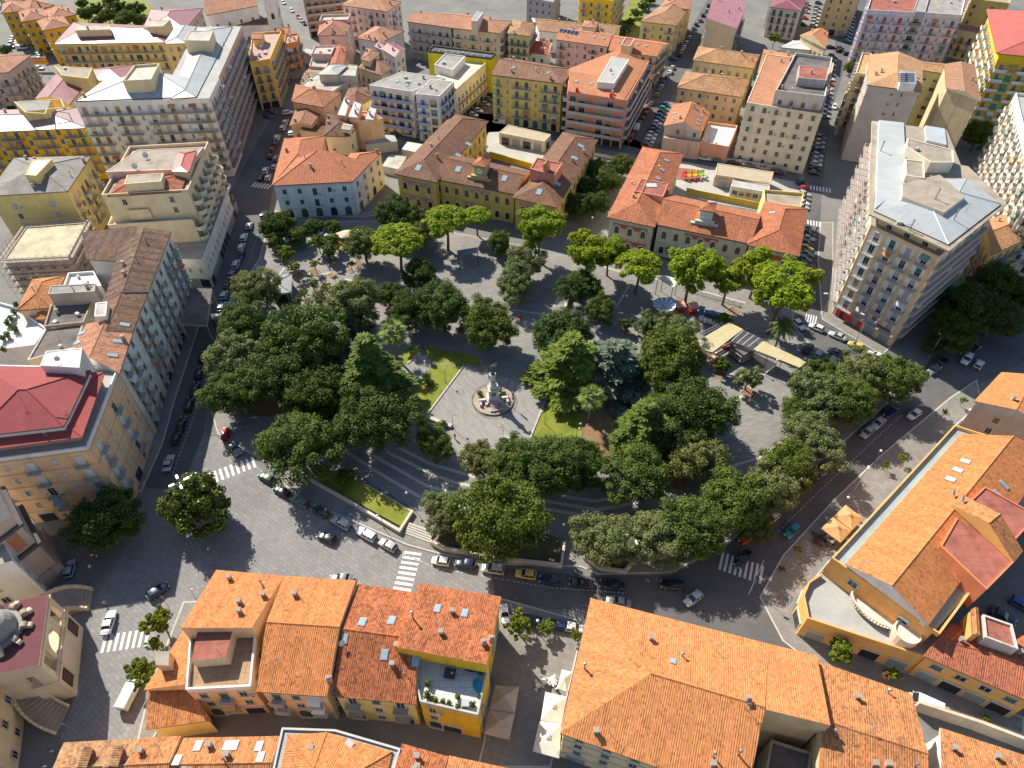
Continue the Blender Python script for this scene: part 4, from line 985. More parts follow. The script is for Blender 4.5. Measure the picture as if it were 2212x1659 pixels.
mV=building('apartment_house','pink corner apartment house with banded balconies under roof renovation','building',[dict(c=[(1226,199),(1353,219),(1402,134),(1323,122),(1228,161)],z=17,roof='flat',par=.4,rc=CONCL,w=(.62,.30,.22),fl=5,fh=3.4,pat='bb.',gp='s',sh=(.45,.35,.3),st=(0,1,2),bc=(.42,.40,.42),rail='panel',long=1,bd=1.5),dict(c=[(1230,196),(1349,215),(1398,135),(1325,124),(1229,162)],z0=17,z=17.3,roof='ssggg',pitch=12,ztop=19.6,rc=tiles((.56,.23,.11),.15),w=PINK,oh=.1),dict(c=[(1290,176),(1326,180),(1359,128),(1322,122)],zc=20.4,z0=17,z=20.3,roof='flat',par=.1,rc=LIGHTF,w=WHITE)],near=1)
skylight(mV,[(1246,176),(1277,181)],(1.1,1.4));dish(mV,[(1318,158)],.7)
mW=building('terraced_house','long pale pink house with solar panels on its orange roof','house',[dict(c=[(1200,85),(1313,101),(1327,75),(1214,60)],z=14,roof='sgsg',pitch=15,rc=tiles((.54,.22,.12),.25),w=(.70,.54,.49),fl=4,fh=3.5,pat='Dwnw',gp='w',sh=(.3,.25,.2),bw=3.5)],near=0)
mX=building('terraced_house','house with bright orange roof and red dormer beside the straight street','house',[dict(c=[(1314,109),(1418,122),(1446,93),(1328,76)],z=13.5,roof='sgsg',pitch=14,rc=tiles((.54,.20,.09),.2),w=(.62,.5,.36),fl=4,fh=3.4,pat='DD',gp='s',sh=(.2,.15,.1),bw=4),dict(c=[(1342,95),(1362,98),(1371,82),(1351,79)],zc=18,z0=13,z=17.5,roof='flat',par=.3,rc=REDP,w=CREAM)],near=0)
skylight(mX,[(1337,91),(1377,96),(1396,99)],(1.0,1.3));skylight(mW,[(1285,80),(1305,83)],(1.0,1.3));skylight(mW,[(1213,66),(1221,67.5),(1229,69),(1237,70.5),(1245,72)],(1.6,2.4),SOLAR,'solar_panel');skylight(mS,[(x,108+(x-930)*.13)for x in range(940,1066,14)],(1.9,1.4),SOLAR,'solar_panel')
mY=building('terraced_house','greenish cream house with small balconies and tan roof left of the red roofed cottage','house',[dict(c=[(1095,72),(1144,78),(1160,50),(1108,42)],z=15,roof='hip',pitch=16,rc=MOSSY,w=(.60,.56,.38),fl=4,fh=3.5,pat='D',gp='w',sh=GREEN,bw=3)],near=0)
mZ=building('cottage','small cottage with red roof and two skylights','house',[dict(c=[(1141,113),(1183,118),(1194,92),(1153,87)],z=8,roof='sgsg',pitch=18,rc=tiles((.46,.09,.035),.15),w=(.62,.68,.64),fl=2,fh=3.4,pat='w',gp='w',sh=WHT)],near=0)
skylight(mZ,[(1169,104),(1178,104)],(1.0,1.6))
nA=building('old_house','row of low old houses with mottled tan tiles below the scaffolded block','house',[dict(c=[(1163,66),(1254,74),(1264,50),(1148,38)],z=9,roof='sgsg',pitch=15,rc=MOSSY,w=WHITE,fl=2,pat='w'),dict(c=[(1257,58),(1288,60),(1292,46),(1262,44)],z=12,roof='hip',pitch=10,rc=PINKT,w=CREAM)],near=0)
nB=building('old_house','low old house with mottled roof right of the solar panels','house',[dict(c=[(1291,70),(1326,76),(1342,55),(1292,49)],z=10,roof='sgsg',pitch=16,rc=MOSSY,w=CREAM,fl=2,pat='w')],near=0)
nC=building('apartment_block','unfinished grey block wrapped in scaffolding at the top edge','building',[dict(c=[(1138,-4),(1196,6),(1212,-30),(1150,-38)],z=13,roof='flat',par=.3,rc=CONC,w=(.34,.32,.33),fl=4,fh=3.2,pat='w',gp='w',sh=(.1,.1,.1),st=(0,))],near=0)
nD=building('apartment_block','bright yellow apartment block at the top edge above the green strip','building',[dict(c=[(1252,-4),(1322,4),(1352,-40),(1270,-50)],z=17,roof='flat',par=.6,rc=CONC,w=(.72,.53,.10),fl=5,fh=3.3,pat='Dw',gp='s',sh=(.3,.3,.35),bc=(.6,.55,.4),bw=5)],near=0)
nE=building('house','yellow house with mottled hipped roof at the start of the straight street','building',[dict(c=[(1382,46),(1461,55),(1492,14),(1432,8)],z=14,roof='hip',pitch=17,rc=MOSSY,w=(.70,.56,.26),fl=4,fh=3.4,pat='Dnw',gp='s',sh=(.45,.25,.12),bc=(.55,.5,.45),bw=4),dict(c=[(1432,14),(1490,20),(1500,-12),(1440,-16)],z=15,roof='hip',pitch=18,rc=PINKT,w=YEL2)],near=0)
nF=building('apartment_house','beige blind walled house with pink metal roof beside the straight street','building',[dict(c=[(1523,54),(1592,62),(1612,15),(1600,-8),(1545,-10)],z=16,roof='gsgsg',pitch=12,rc=ribbed((.50,.22,.24)),w=(.60,.48,.36),fl=4,fh=3.5,pat='D',pe={0:''},gp='s',bw=3)],near=0)
nG=building('house','cream house with tan hipped roof and grey roof dormer','house',[dict(c=[(1496,130),(1628,148),(1642,117),(1509,100)],z=12.5,roof='hip',pitch=17,rc=TAN,w=(.66,.60,.42),fl=3,fh=3.8,pat='w',gp='s',sh=(.4,.3,.2))],near=0)
nH=building('old_house','old tan stone house with weathered hipped roof and patched walls','house',[dict(c=[(1462,189),(1603,210),(1619,171),(1481,154)],z=13.5,roof='hip',pitch=17,rc=TAN,w=(.62,.46,.28),fl=4,fh=3.3,pat='wn',gp='w',sh=BRN,dirt=.5)],near=1)
nI=building('house','small gabled house with orange roof lights next to a walled white terrace','house',[dict(c=[(1433,271),(1516,286),(1534,243),(1454,225)],z=9.5,roof='gsgs',pitch=20,rc=tiles((.54,.21,.10),.25),w=(.60,.50,.42),fl=3,fh=3.1,pat='.w',gp='',dirt=.5),dict(c=[(1432,300),(1513,310),(1516,284),(1440,274)],zc=6,z=6,roof='flat',par=.5,rc=CONC,w=(.60,.42,.34),dirt=.6),dict(c=[(1513,311),(1573,322),(1592,276),(1530,268)],z=5.2,roof='flat',par=.9,rc=WHITEF,w=(.66,.36,.26),dirt=.5)],near=1)
skylight(nI,[(1471,228),(1458,245),(1454,261)],(1.2,1.5));skylight(nI,[(1515,251),(1510,261),(1507,268)],(1.0,1.5))
nJ=building('apartment_house','tall cream apartment house with green ground shutters and grey flat attic','building',[dict(c=[(1613,222),(1776,248),(1801,137),(1656,118)],z=20.5,roof='flat',par=.2,rc=tiles((.5,.22,.12),.3),w=(.72,.64,.50),fl=6,fh=3.45,pat='w',gp='w',sh=(.03,.2,.12),st=(0,0,1),sp=3.9),dict(c=[(1674,201),(1781,214),(1796,130),(1717,120)],z0=20,z=24.4,roof='flat',par=1.0,rc=DARKF,w=(.60,.55,.50),fl=1,fh=3.2,gp='w',sp=3.6,sh=(.1,.1,.1)),dict(c=[(1724,168),(1786,174),(1790,147),(1726,141)],zc=27,z0=24,z=27,roof='flat',par=.1,rc=REDP,w=(.42,.40,.38))],near=1)
chimney(nJ,[(1733,183),(1745,186),(1690,192)],'brick',1)
nK=building('apartment_house','yellow house with blue striped orange roof terraces behind the grey attic','building',[dict(c=[(1636,157),(1707,161),(1726,120),(1650,106)],z=16.5,roof='sgsg',pitch=12,rc=tiles((.56,.24,.10),.25),w=(.72,.52,.18),fl=5,fh=3.3,pat='w',gp='w',sh=GREEN)],near=0)
skylight(nK,[(1666,113),(1680,121),(1703,119)],(1.0,1.4))
nL=building('shed','low warehouse with pale pitched metal roof behind the bright green tree','shed',[dict(c=[(1684,102),(1770,110),(1788,106),(1736,87),(1712,88)],z=5.5,roof='sssss',pitch=8,rc=ribbed((.68,.66,.62)),w=WHITE)],near=0)
nM=building('house','small cream house with orange gabled roof beside the white warehouse','house',[dict(c=[(1728,76),(1784,104),(1790,70),(1762,62)],z=9,roof='gsgs',pitch=20,rc=tiles((.58,.24,.10),.15),w=CREAM,fl=2,pat='w')],near=0)
nN=building('house','grey white three storey house with dark shutters beside a car park','house',[dict(c=[(1663,15),(1732,23),(1748,-14),(1672,-22)],z=13,roof='hip',pitch=12,rc=MAROON,w=(.62,.58,.50),fl=4,fh=3.2,pat='D',gp='w',sh=DKGR,bw=1.8)],near=0)
nO=building('apartment_block','tall tan block with green shutters beside the dark side street','building',[dict(c=[(1790,-22),(1858,-16),(1880,-70),(1812,-74)],z=19,roof='flat',par=.6,rc=CONC,w=(.60,.45,.24),fl=6,fh=3.2,pat='w',gp='s',sh=(.1,.25,.18),sp=4.2)],near=0)
nP=building('apartment_block','big lilac white apartment block with red shutters and dark balcony recesses','building',[dict(c=[(1872,24),(1978,30),(1996,-30),(1892,-34)],z=24,roof='flat',par=.6,rc=REDP,w=(.62,.58,.66),fl=7,fh=3.3,pat='Dn',gp='s',sh=(.42,.06,.05),st=(2,2,0),bc=(.42,.42,.58),bw=4.5,bands=1,bk=.75),dict(c=[(1994,30),(2076,36),(2090,-26),(2008,-32)],z=24,roof='flat',par=.6,rc=GREYR,w=(.62,.58,.66),fl=7,fh=3.3,pat='nD',gp='s',sh=(.42,.06,.05),st=(2,2,0),bc=(.42,.42,.58),bw=4.5,bands=1,bk=.75),dict(c=[(1972,26),(1998,28),(2012,-20),(1990,-22)],z=24.4,roof='flat',par=.3,rc=GREYR,w=(.42,.40,.45),fl=7,fh=3.3,pat='b',gp='',bc=(.16,.2,.22),rail='panel',long=1)],near=0)
nQ=building('apartment_block','yellow tan block with lit balcony side behind the lilac apartment block','building',[dict(c=[(2098,0),(2180,10),(2200,-50),(2120,-60)],z=20,roof='flat',par=.6,rc=CONC,w=(.64,.50,.22),fl=6,fh=3.2,pat='w.',gp='w',sh=BRN)],near=0)
nR=building('house','small cream house between the lilac block and the striped balcony tower','house',[dict(c=[(2058,64),(2112,74),(2124,58),(2072,52)],z=11,roof='flat',par=.4,rc=PINKT,w=(.66,.58,.42),fl=3,pat='D',gp='w',bw=2)],near=0)
nS=building('apartment_tower','tower with red roof and yellow green brown chequered balcony front','building',[dict(c=[(2131,19),(2153,115),(2330,132),(2320,30)],zc=29,z=26,ins=1.6,roof='flat',par=0,rc=CONC,w=(.62,.44,.12),fl=8,fh=3.25,pat='DbD',gp='s',sh=(.05,.22,.17),sh2=(.30,.13,.06),st=(2,),bc=(.70,.70,.66),rail='panel',bw=4.0,sp=3.4),dict(c=[(2131,19),(2153,115),(2330,132),(2320,30)],z0=26,z=29,roof='ssgs',pitch=13,rc=ribbed((.52,.13,.11),.8),w=(.68,.5,.1),oh=1.5)],near=0)
nT=building('apartment_house','beige apartment house with blind grey side wall and solar tubes on its tan roof','building',[dict(c=[(1873,183),(1991,198),(1995,133),(1877,118)],z=26,roof='ssgs',pitch=14,rc=tiles((.56,.31,.15),.25),w=(.50,.44,.40),fl=8,fh=3.2,pat='..qn',pe={},gp='',sh=BRN,st=(0,2),dirt=.2),dict(c=[(1944,182),(1978,185),(1978,160),(1944,156)],zc=28,z0=26,z=28.6,roof='flat',par=0,rc=GREYM,w=WHITE),dict(c=[(1848,160),(1878,164),(1882,118),(1862,116)],zc=22,z=22,roof='flat',par=.5,rc=tiles((.58,.34,.16),.25),w=CREAM,fl=7,fh=3.2,pat='D',gp='s',bw=3),dict(c=[(1985,150),(2046,160),(2048,138),(1995,133)],z=21,roof='sgsg',pitch=12,rc=TAN,w=(.52,.48,.26),fl=6,fh=3.3,pat='p',gp='',sh=(.4,.4,.25)),dict(c=[(2044,190),(2119,218),(2106,140),(2040,138)],z=24.5,roof='gsgs',pitch=12,rc=tiles((.40,.21,.12),.3),w=(.58,.50,.34),dirt=.5)],near=0)
skylight(nT,[(1949,160+k*4)for k in range(5)]+[(1965,160+k*4)for k in range(5)],(3.0,.7),SOLAR,'solar_panel')
nU=building('corner_apartment_block','big wedge shaped apartment block with white metal roof, balconies and ground floor shops','building',[dict(c=[(1880,330),(2092,358),(2176,440),(2051,541),(1877,461)],zc=30.4,z=27.2,ins=1.6,roof='flat',par=.0,rc=CONC,w=(.76,.54,.34),fl=8,fh=3.38,pat='D',gp='s',panel=(.76,.75,.74),longf=(1,),longe=(1,),sh=(.34,.16,.08),sh2=(.5,.38,.34),st=(0,1,2,1),bc=(.50,.44,.44),bd=1.3,bw=2.8,sp=4.3,fr=(.72,.71,.70)),dict(c=[(1884,260),(2046,281),(2080,365),(1880,400)],zc=30.4,z=27.2,ins=1.6,roof='flat',par=0,rc=CONC,w=(.70,.64,.58),fl=8,fh=3.38,pat='DD',gp='s',sh=(.5,.2,.14),sh2=(.6,.56,.5),st=(1,2,2),bc=(.62,.50,.48),bd=1.4,bw=3.2,sp=3.6),dict(c=[(1880,330),(2092,358),(2176,440),(2051,541),(1877,461)],zc=30.4,z0=27,z=30,ins=3.2,roof='flat',par=0,rc=CONC,w=(.66,.52,.36),fl=1,fh=3,gp='D',bw=.1,sp=4.6,sh=(.3,.15,.15)),dict(c=[(1884,260),(2046,281),(2080,365),(1880,400)],zc=30.4,z0=27,z=30,ins=3.2,roof='flat',par=0,rc=CONC,w=(.66,.52,.36)),dict(c=[(1880,330),(2092,358),(2176,440),(2051,541),(1877,461)],zc=30.4,z0=29.9,z=30.3,roof='flat',par=0,rc=CONC,w=(.62,.52,.38)),dict(c=[(1884,260),(2046,281),(2080,365),(1880,400)],zc=30.4,z0=29.9,z=30.3,roof='flat',par=0,rc=CONC,w=(.62,.52,.38)),dict(c=[(1893,395),(1958,392),(2088,385),(2162,441),(2049,528),(1888,455)],zc=30.6,z0=30.2,z=30.6,roof='gsssss',pitch=9,rc=WHITEM,w=WHITE,oh=.1),dict(c=[(1950,396),(2030,376),(2086,424),(2040,458),(1950,424)],zc=32.6,z0=30.5,z=32.5,roof='flat',par=0,rc=CONC,w=(.66,.6,.5)),dict(c=[(1898,262),(1951,268),(1957,400),(1890,452)],zc=30.6,z0=30.2,z=31.0,roof='flat',par=0,rc=flatroof((.45,.48,.49),.12),w=WHITE),dict(c=[(1998,273),(2040,280),(2044,315),(2000,305)],zc=30.6,z0=30.2,z=30.9,roof='flat',par=0,rc=flatroof((.44,.47,.5),.1),w=WHITE),dict(c=[(1960,300),(2058,325),(2060,352),(2010,352),(1958,318)],zc=33,z0=30,z=33,roof='flat',par=.2,rc=CONC,w=(.68,.62,.52)),dict(c=[(1955,345),(1995,350),(1997,386),(1957,380)],zc=32.6,z0=30,z=32.6,roof='flat',par=.2,rc=CONC,w=(.66,.6,.52))],near=1)
chimney(nU,[(1902,326),(2020,430),(1965,497),(2060,475)],'pipe',2.4);chimney(nU,[(2000,420),(2085,460)],'aerial',2.5)
nV=building('house','house with sunlit orange roof tucked behind the wedge shaped block','house',[dict(c=[(2118,480),(2240,440),(2250,500),(2140,552)],z=14,roof='sgsg',pitch=15,rc=tiles((.5,.25,.12),.3),w=(.66,.5,.2),fl=4,fh=3.3,pat='D',gp='s',bw=3)],near=1)
nW=building('apartment_block','white sunlit apartment block with grid of balconies at the right edge','building',[dict(c=[(2191,206),(2330,224),(2400,440),(2238,410)],z=27,roof='flat',par=.8,rc=LIGHTF,w=(.74,.68,.60),fl=8,fh=3.25,pat='Dw',gp='s',sh=(.5,.28,.08),sh2=(.6,.56,.5),st=(2,1,0),bc=(.6,.56,.5),rail='panel',bw=2.6)],near=0)
nX=building('low_building','low pavilion with corrugated beige roof in the yellow school yard','building',[dict(c=[(1078,287),(1176,306),(1190,291),(1098,270)],z=4,roof='flat',par=.15,rc=ribbed((.50,.42,.30),.8,.8),w=(.66,.58,.46),fl=1,fh=4,gp='s',sp=4)],near=1)
nY=building('low_building','low kindergarten pavilion with beige roof and glazed front in the stone school yard','building',[dict(c=[(1546,378),(1582,383),(1664,398),(1671,372),(1550,353)],z=4.2,roof='flat',par=.15,rc=ribbed((.50,.42,.30),.8,.8),w=(.62,.46,.34),fl=1,fh=4,gp='s',sp=4),dict(c=[(1580,403),(1660,416),(1664,396),(1584,384)],zc=3.6,z=3.6,roof='flat',par=.15,rc=flatroof((.5,.5,.47),.2),w=(.6,.6,.58),fl=1,fh=3.4,gp='p',sp=2)],near=1)
for lb,c,z,rcm in(('corrugated shed with pale roof left of the yellow school',[(868,322),(905,330),(916,312),(880,306)],3.4,flatroof((.66,.64,.6),.1)),('grey metal shed beside the green tarpaulin',[(790,313),(858,305),(852,292),(812,290)],3.6,ribbed((.42,.45,.47))),('low shed roofed with patched white tarpaulins',[(825,358),(862,366),(878,338),(842,334)],2.8,flatroof((.55,.53,.47),.3,1.5))):
 building('shed',lb,'shed',[dict(c=c,z=z,roof='flat',par=0,rc=rcm,w=(.5,.46,.4))])
_rc=random.Random(99)
for _b in BL:
 if _b['root'].name.startswith(('shed','low_building','church','corner_building','courtyard')):continue
 clutter(_b,_rc.randint(3,7),_rc)
# ==== e_ground
def sheet(name,poly,z,mat,kind='structure',label=None,cat=None,world=False):
 mb=MB();pts=[Vector(p)if world else P(*p)for p in poly]
 pts=[Vector((p.x,p.y,0))for p in pts];pts=ccw(pts)
 mb.face([(p.x,p.y,z)for p in pts],mat,[(p.x,p.y)for p in pts])
 o=mb.obj(name);tag(o,label,cat,kind=kind)
 if not label:o['label']=name.replace('_',' ')
 return o
ASPH=ground_mat('asphalt',[(.3,(.095,.092,.096,1)),(.55,(.135,.13,.132,1)),(.75,(.165,.16,.157,1))],.1,1.2,.08)
ASPHL=ground_mat('worn_asphalt',[(.3,(.15,.147,.143,1)),(.55,(.21,.205,.195,1)),(.75,(.26,.25,.235,1))],.08,1.2,.07)
COBBLE=paving('stone_setts',(.30,.295,.288),1.15,.72,.62,.10,.68,.32,.045)
PLAZA=paving('plaza_paving',(.31,.297,.272),1.6,.5,-.24,.12,.7,.32,.035)
FLAG=paving('monument_paving',(.33,.318,.292),2.2,.55,1.0,.10,.75,.18,.035)
WALK=paving('pavement_slabs',(.30,.28,.255),.9,.9,.3,.1,.7,.3,.03)
BANDM=plain('light_stone',(.50,.47,.42),.85,.12)
PAINT=plain('road_paint',(.68,.68,.66),.7,.18,2.5)
PBLUE=plain('faded_paint',(.45,.5,.55),.7,.25,2.5)
GRASS=ground_mat('lawn',[(.3,(.14,.17,.014,1)),(.5,(.23,.26,.022,1)),(.64,(.31,.29,.045,1)),(.75,(.36,.27,.10,1))],.22,3.0,.15)
DIRT=ground_mat('bare_earth',[(.3,(.22,.13,.07,1)),(.6,(.32,.19,.10,1)),(.75,(.24,.17,.08,1))],.3,2.5,.15)
BED_SHADE=ground_mat('shade_darkened_bed',[(.3,(.05,.06,.02,1)),(.5,(.11,.10,.045,1)),(.7,(.20,.13,.07,1))],.35,2.5,.2)  # earth colour darkened and greened to stand for shade under the oaks
g=sheet('ground',[(-700,-60,0),(700,-60,0),(700,900,0),(-700,900,0)],0.0,ASPHL,world=True)
sheet('yard_ground',[(1225,286),(1260,306),(1175,366),(1040,338),(1062,262),(1100,262)],.008,paving('yard_slabs',(.50,.48,.43),2.5,2.5,.2,.04,.85,.12,.03))
sheet('yard_ground',[(1478,335),(1700,376),(1732,395),(1726,450),(1640,455),(1440,420)],.008,MATS[('pv','yard_slabs')])
sheet('playground_floor',[(1466,362),(1520,368),(1510,394),(1460,388)],.016,plain('rubber_floor',(.30,.12,.09),.9))
sheet('road',[(600,230),(640,240),(600,330),(580,470),(560,560),(486,660),(455,800),(440,935),(395,1060),(270,1050),(330,870),(420,640),(497,415),(560,300)],.006,ASPH)
sheet('stone_paved_road',[(440,935),(470,945),(560,1008),(640,1085),(760,1130),(880,1182),(943,1200),(1060,1225),(1070,1290),(900,1330),(560,1300),(470,1300),(330,1480),(300,1600),(130,1600),(170,1480),(210,1290),(300,1120),(395,1050)],.012,COBBLE)
sheet('road',[(1050,1222),(1290,1246),(1450,1243),(1570,1180),(1760,1000),(1990,800),(2090,690),(2240,560),(2260,760),(2050,860),(1900,985),(1800,1080),(1690,1200),(1640,1290),(1690,1385),(1760,1440),(1400,1420),(1270,1330),(1060,1292)],.010,ASPH)
sheet('road',[(1700,742),(1722,660),(1722,560),(1736,400),(1757,240),(1815,60),(1850,-40),(1900,-40),(1850,60),(1797,240),(1778,380),(1766,560),(1772,690),(1962,775),(1990,806)],.008,ASPH)
sheet('road',[(1390,340),(1345,320),(1405,210),(1455,120),(1540,-20),(1580,-30),(1500,120),(1440,230),(1405,330)],.007,ASPH)
sheet('road',[(800,290),(960,320),(1010,260),(1060,170),(1100,180),(1060,270),(1220,310),(1480,350),(1730,395),(1720,372),(1480,318),(1230,278),(1070,246),(1000,244),(960,290),(830,262)],.009,ASPH)
SQ=[(583,470),(700,478),(850,478),(1205,545),(1310,560),(1420,560),(1722,632),(1712,700),(1800,800),(1985,812),(1572,1176),(1450,1238),(1291,1242),(1256,1226),(1060,1219),(943,1196),(878,1178),(760,1126),(640,1078),(578,1002),(470,938),(447,860),(468,760),(490,660),(560,560)]
def kerbed(name,poly,z,mat,kerb=True):
 pts=ccw([Vector((q.x,q.y,0))for q in(P(*p)for p in poly)]);mb=MB();n=len(pts)
 inn=inset(pts,.28)
 for i in range(n):
  a,c=pts[i],pts[(i+1)%n];d,e=inn[(i+1)%n],inn[i]
  mb.face([(a.x,a.y,0),(c.x,c.y,0),(c.x,c.y,z),(a.x,a.y,z)],BANDM)
  mb.face([(a.x,a.y,z),(c.x,c.y,z),(d.x,d.y,z),(e.x,e.y,z)],BANDM)
 mb.face([(p.x,p.y,z)for p in inn],mat,[(p.x,p.y)for p in inn])
 o=mb.obj(name);o['kind']='structure';o['label']=name.replace('_',' ');return o
kerbed('plaza',SQ,.13,PLAZA)
ZP=.13
def strip(name,poly,w,mat,z,kind='structure'):
 pts=[P(*p)for p in poly];mb=MB()
 for i in range(len(pts)-1):
  a,c=pts[i],pts[i+1];d=(c-a).normalized();s=Vector((-d.y,d.x,0))*w/2
  if i:a=a-d*0
  mb.face([(a-s+Vector((0,0,z+.0006*i)))[:],(c-s+Vector((0,0,z+.0006*i)))[:],(c+s+Vector((0,0,z+.0006*i)))[:],(a+s+Vector((0,0,z+.0006*i)))[:]],mat)
 o=mb.obj(name);o['kind']=kind;o['label']=name.replace('_',' ');return o
for pl in([(728,964),(818,1022),(910,1076),(960,1086),(1080,1110)],[(793,977),(885,1029),(925,1052),(1015,1072),(1180,1100),(1290,1120)],[(835,977),(943,1029),(985,1044),(1025,1051),(1190,1085),(1290,1102),(1380,1085)],[(860,967),(928,1002),(1018,1029),(1190,1068),(1285,1084),(1370,1066)]):
 strip('stone_band',pl,.75,BANDM,ZP+.006)
for pl in([(574,672),(676,665)],[(600,598),(622,570)],[(654,597),(714,590)],[(745,603),(860,630)],[(1195,664),(1233,598),(1242,590)],[(1106,670),(1250,690),(1340,700)],[(1331,665),(1362,612)],[(1285,570),(1330,585),(1430,606),(1500,625),(1610,655)],[(1560,896),(1610,848),(1660,800)],[(1570,1010),(1640,990),(1720,930)],[(1540,800),(1590,812),(1640,822)]):
 strip('stone_band',pl,.55,BANDM,ZP+.005)
sheet('monument_square',[(1002,791),(1188,842),(1142,956),(1098,960),(1060,985),(1000,1010),(960,990),(975,925),(924,895)],ZP+.012,FLAG)
sheet('stone_path',[(880,787),(908,762),(938,787),(880,846),(850,826)],ZP+.010,FLAG)
sheet('lawn',[(938,787),(1000,789),(925,894),(862,874)],ZP+.014,GRASS)
sheet('lawn',[(872,757),(895,748),(908,762),(880,787),(862,790)],ZP+.014,GRASS)
sheet('lawn',[(1142,955),(1186,862),(1262,895),(1256,962)],ZP+.014,GRASS)
sheet('bare_earth',[(1188,850),(1300,850),(1400,900),(1490,1000),(1480,1060),(1400,1050),(1300,980),(1258,940)],ZP+.010,DIRT)
sheet('bare_earth',[(780,830),(860,800),(880,850),(850,900),(700,900),(640,840)],ZP+.010,DIRT)
sheet('bare_earth',[(470,700),(560,680),(700,800),(700,900),(560,900),(470,880)],ZP+.009,DIRT)
sheet('shaded_lawn',[(905,748),(1030,770),(1040,792),(1000,787),(935,783)],ZP+.013,GRASS)
def border(name,poly,label,z0=ZP,h=.22,w=.35,mat=None):
 pts=[P(*p)for p in poly];mb=MB()
 for i in range(len(pts)-1):
  a,c=pts[i],pts[i+1];d=c-a;L=d.length
  mb.box(None,(L+(w if i%2 else-.01),w,h+(.004 if i%2 else 0)),mat or BANDM,M=Matrix.Translation((a+c)/2+Vector((0,0,z0+h/2)))@Matrix.Rotation(math.atan2(d.y,d.x),4,'Z'))
 o=mb.obj(name);return tag(o,label,'wall' if h>.4 else 'kerb')
border('lawn_kerb',[(1002,791),(924,895)],'pale stone kerb between the left lawn and the monument square')
border('lawn_kerb',[(1188,842),(1142,956)],'pale stone kerb between the right lawn and the monument square')
border('lawn_kerb',[(908,762),(880,787)],'short stone kerb beside the upper small lawn')
border('low_wall',[(863,874),(905,895),(945,913),(976,924)],'low curved stone wall below the left lawn',h=.7,w=.9)
border('low_wall',[(1085,947),(1120,962),(1142,957)],'short low stone wall with planter at the foot of the monument square',h=.7,w=.9)
for poly in([(330,872),(268,1052),(305,1065),(352,960),(376,872),(452,640),(502,480),(482,470),(418,650)],[(1640,1290),(1690,1200),(1800,1080),(1900,985),(2050,860),(2110,820),(2120,870),(2060,925),(1790,1215),(1730,1290),(1745,1350),(1900,1430),(2212,1550),(2212,1590),(1960,1500),(1760,1440),(1690,1385)],[(1766,560),(1775,690),(1905,768),(1925,750),(1800,672),(1800,480),(1772,480)],[(590,462),(780,470),(850,460),(850,445),(772,465),(596,455)],[(1062,1330),(1075,1290),(1270,1345),(1250,1400),(1190,1659),(1030,1659),(1045,1600)],[(396,1300),(470,1296),(430,1420),(330,1600),(296,1600),(325,1480)]):
 kerbed('pavement',poly,.12,WALK)
def zebra(p0,p1,n,ln,z=.02,frac=.5,mat=None):
 a,b=P(*p0),P(*p1);d=b-a;L=d.length;d.normalize();s=Vector((-d.y,d.x,0));mb=MB()
 for i in range(n):
  c=a+d*(L*(i+.5)/n);hw=L/n*frac/2
  mb.face([(c+d*x*hw+s*y*ln/2+Vector((0,0,z)))[:]for x,y in((-1,-1),(1,-1),(1,1),(-1,1))],mat or PAINT)
 o=mb.obj('crosswalk');o['kind']='structure';o['label']='zebra crossing';return o
zebra((864,1290),(893,1190),9,3.4);zebra((425,1045),(553,996),11,3.2);zebra((365,1060),(420,1040),3,3.2);zebra((218,1392),(324,1376),8,3.2)
zebra((1553,1210),(1650,1243),9,4.0);zebra((1742,480),(1780,486),6,3);zebra((1748,405),(1796,412),7,3);zebra((545,398),(585,404),6,3);zebra((1738,685),(1765,692),5,3.4);zebra((655,108),(690,116),6,4)
def dashes(poly,n,z=.02,w=.14,frac=.55,mat=None):
 pts=[P(*p)for p in poly];mb=MB();seg=[(pts[i+1]-pts[i]).length for i in range(len(pts)-1)];T=sum(seg)
 def at(t):
  for i,s in enumerate(seg):
   if t<=s or i==len(seg)-1:return pts[i]+(pts[i+1]-pts[i])*(t/s),(pts[i+1]-pts[i]).normalized()
   t-=s
 for i in range(n):
  c,d=at(T*(i+.5)/n);s=Vector((-d.y,d.x,0));h=T/n*frac/2
  mb.face([(c+d*x*h+s*y*w/2+Vector((0,0,z)))[:]for x,y in((-1,-1),(1,-1),(1,1),(-1,1))],mat or PBLUE)
 o=mb.obj('road_marking');o['kind']='structure';o['label']='painted parking line'
dashes([(372,1025),(410,925),(440,830)],24,w=.18);dashes([(542,560),(560,490)],10);dashes([(1106,1255),(1190,1270),(1300,1277),(1350,1282)],26);dashes([(1106,1322),(1160,1330),(1260,1345)],15)
dashes([(1680,1150),(1760,1070),(1900,940),(1950,895)],44);dashes([(800,1160),(850,1188),(945,1228),(1106,1255)],24);dashes([(1640,1290),(1630,1255),(1650,1210)],1,frac=1,w=.16,mat=PAINT)
dashes([(455,1300),(500,1290)],1,frac=1,w=.3,mat=PAINT)
sheet('grass_slope',[(165,55),(330,62),(330,18),(300,-20),(160,-20)],.02,GRASS);sheet('grass_slope',[(1345,80),(1380,78),(1395,20),(1440,-15),(1370,-15),(1338,50)],.02,GRASS)
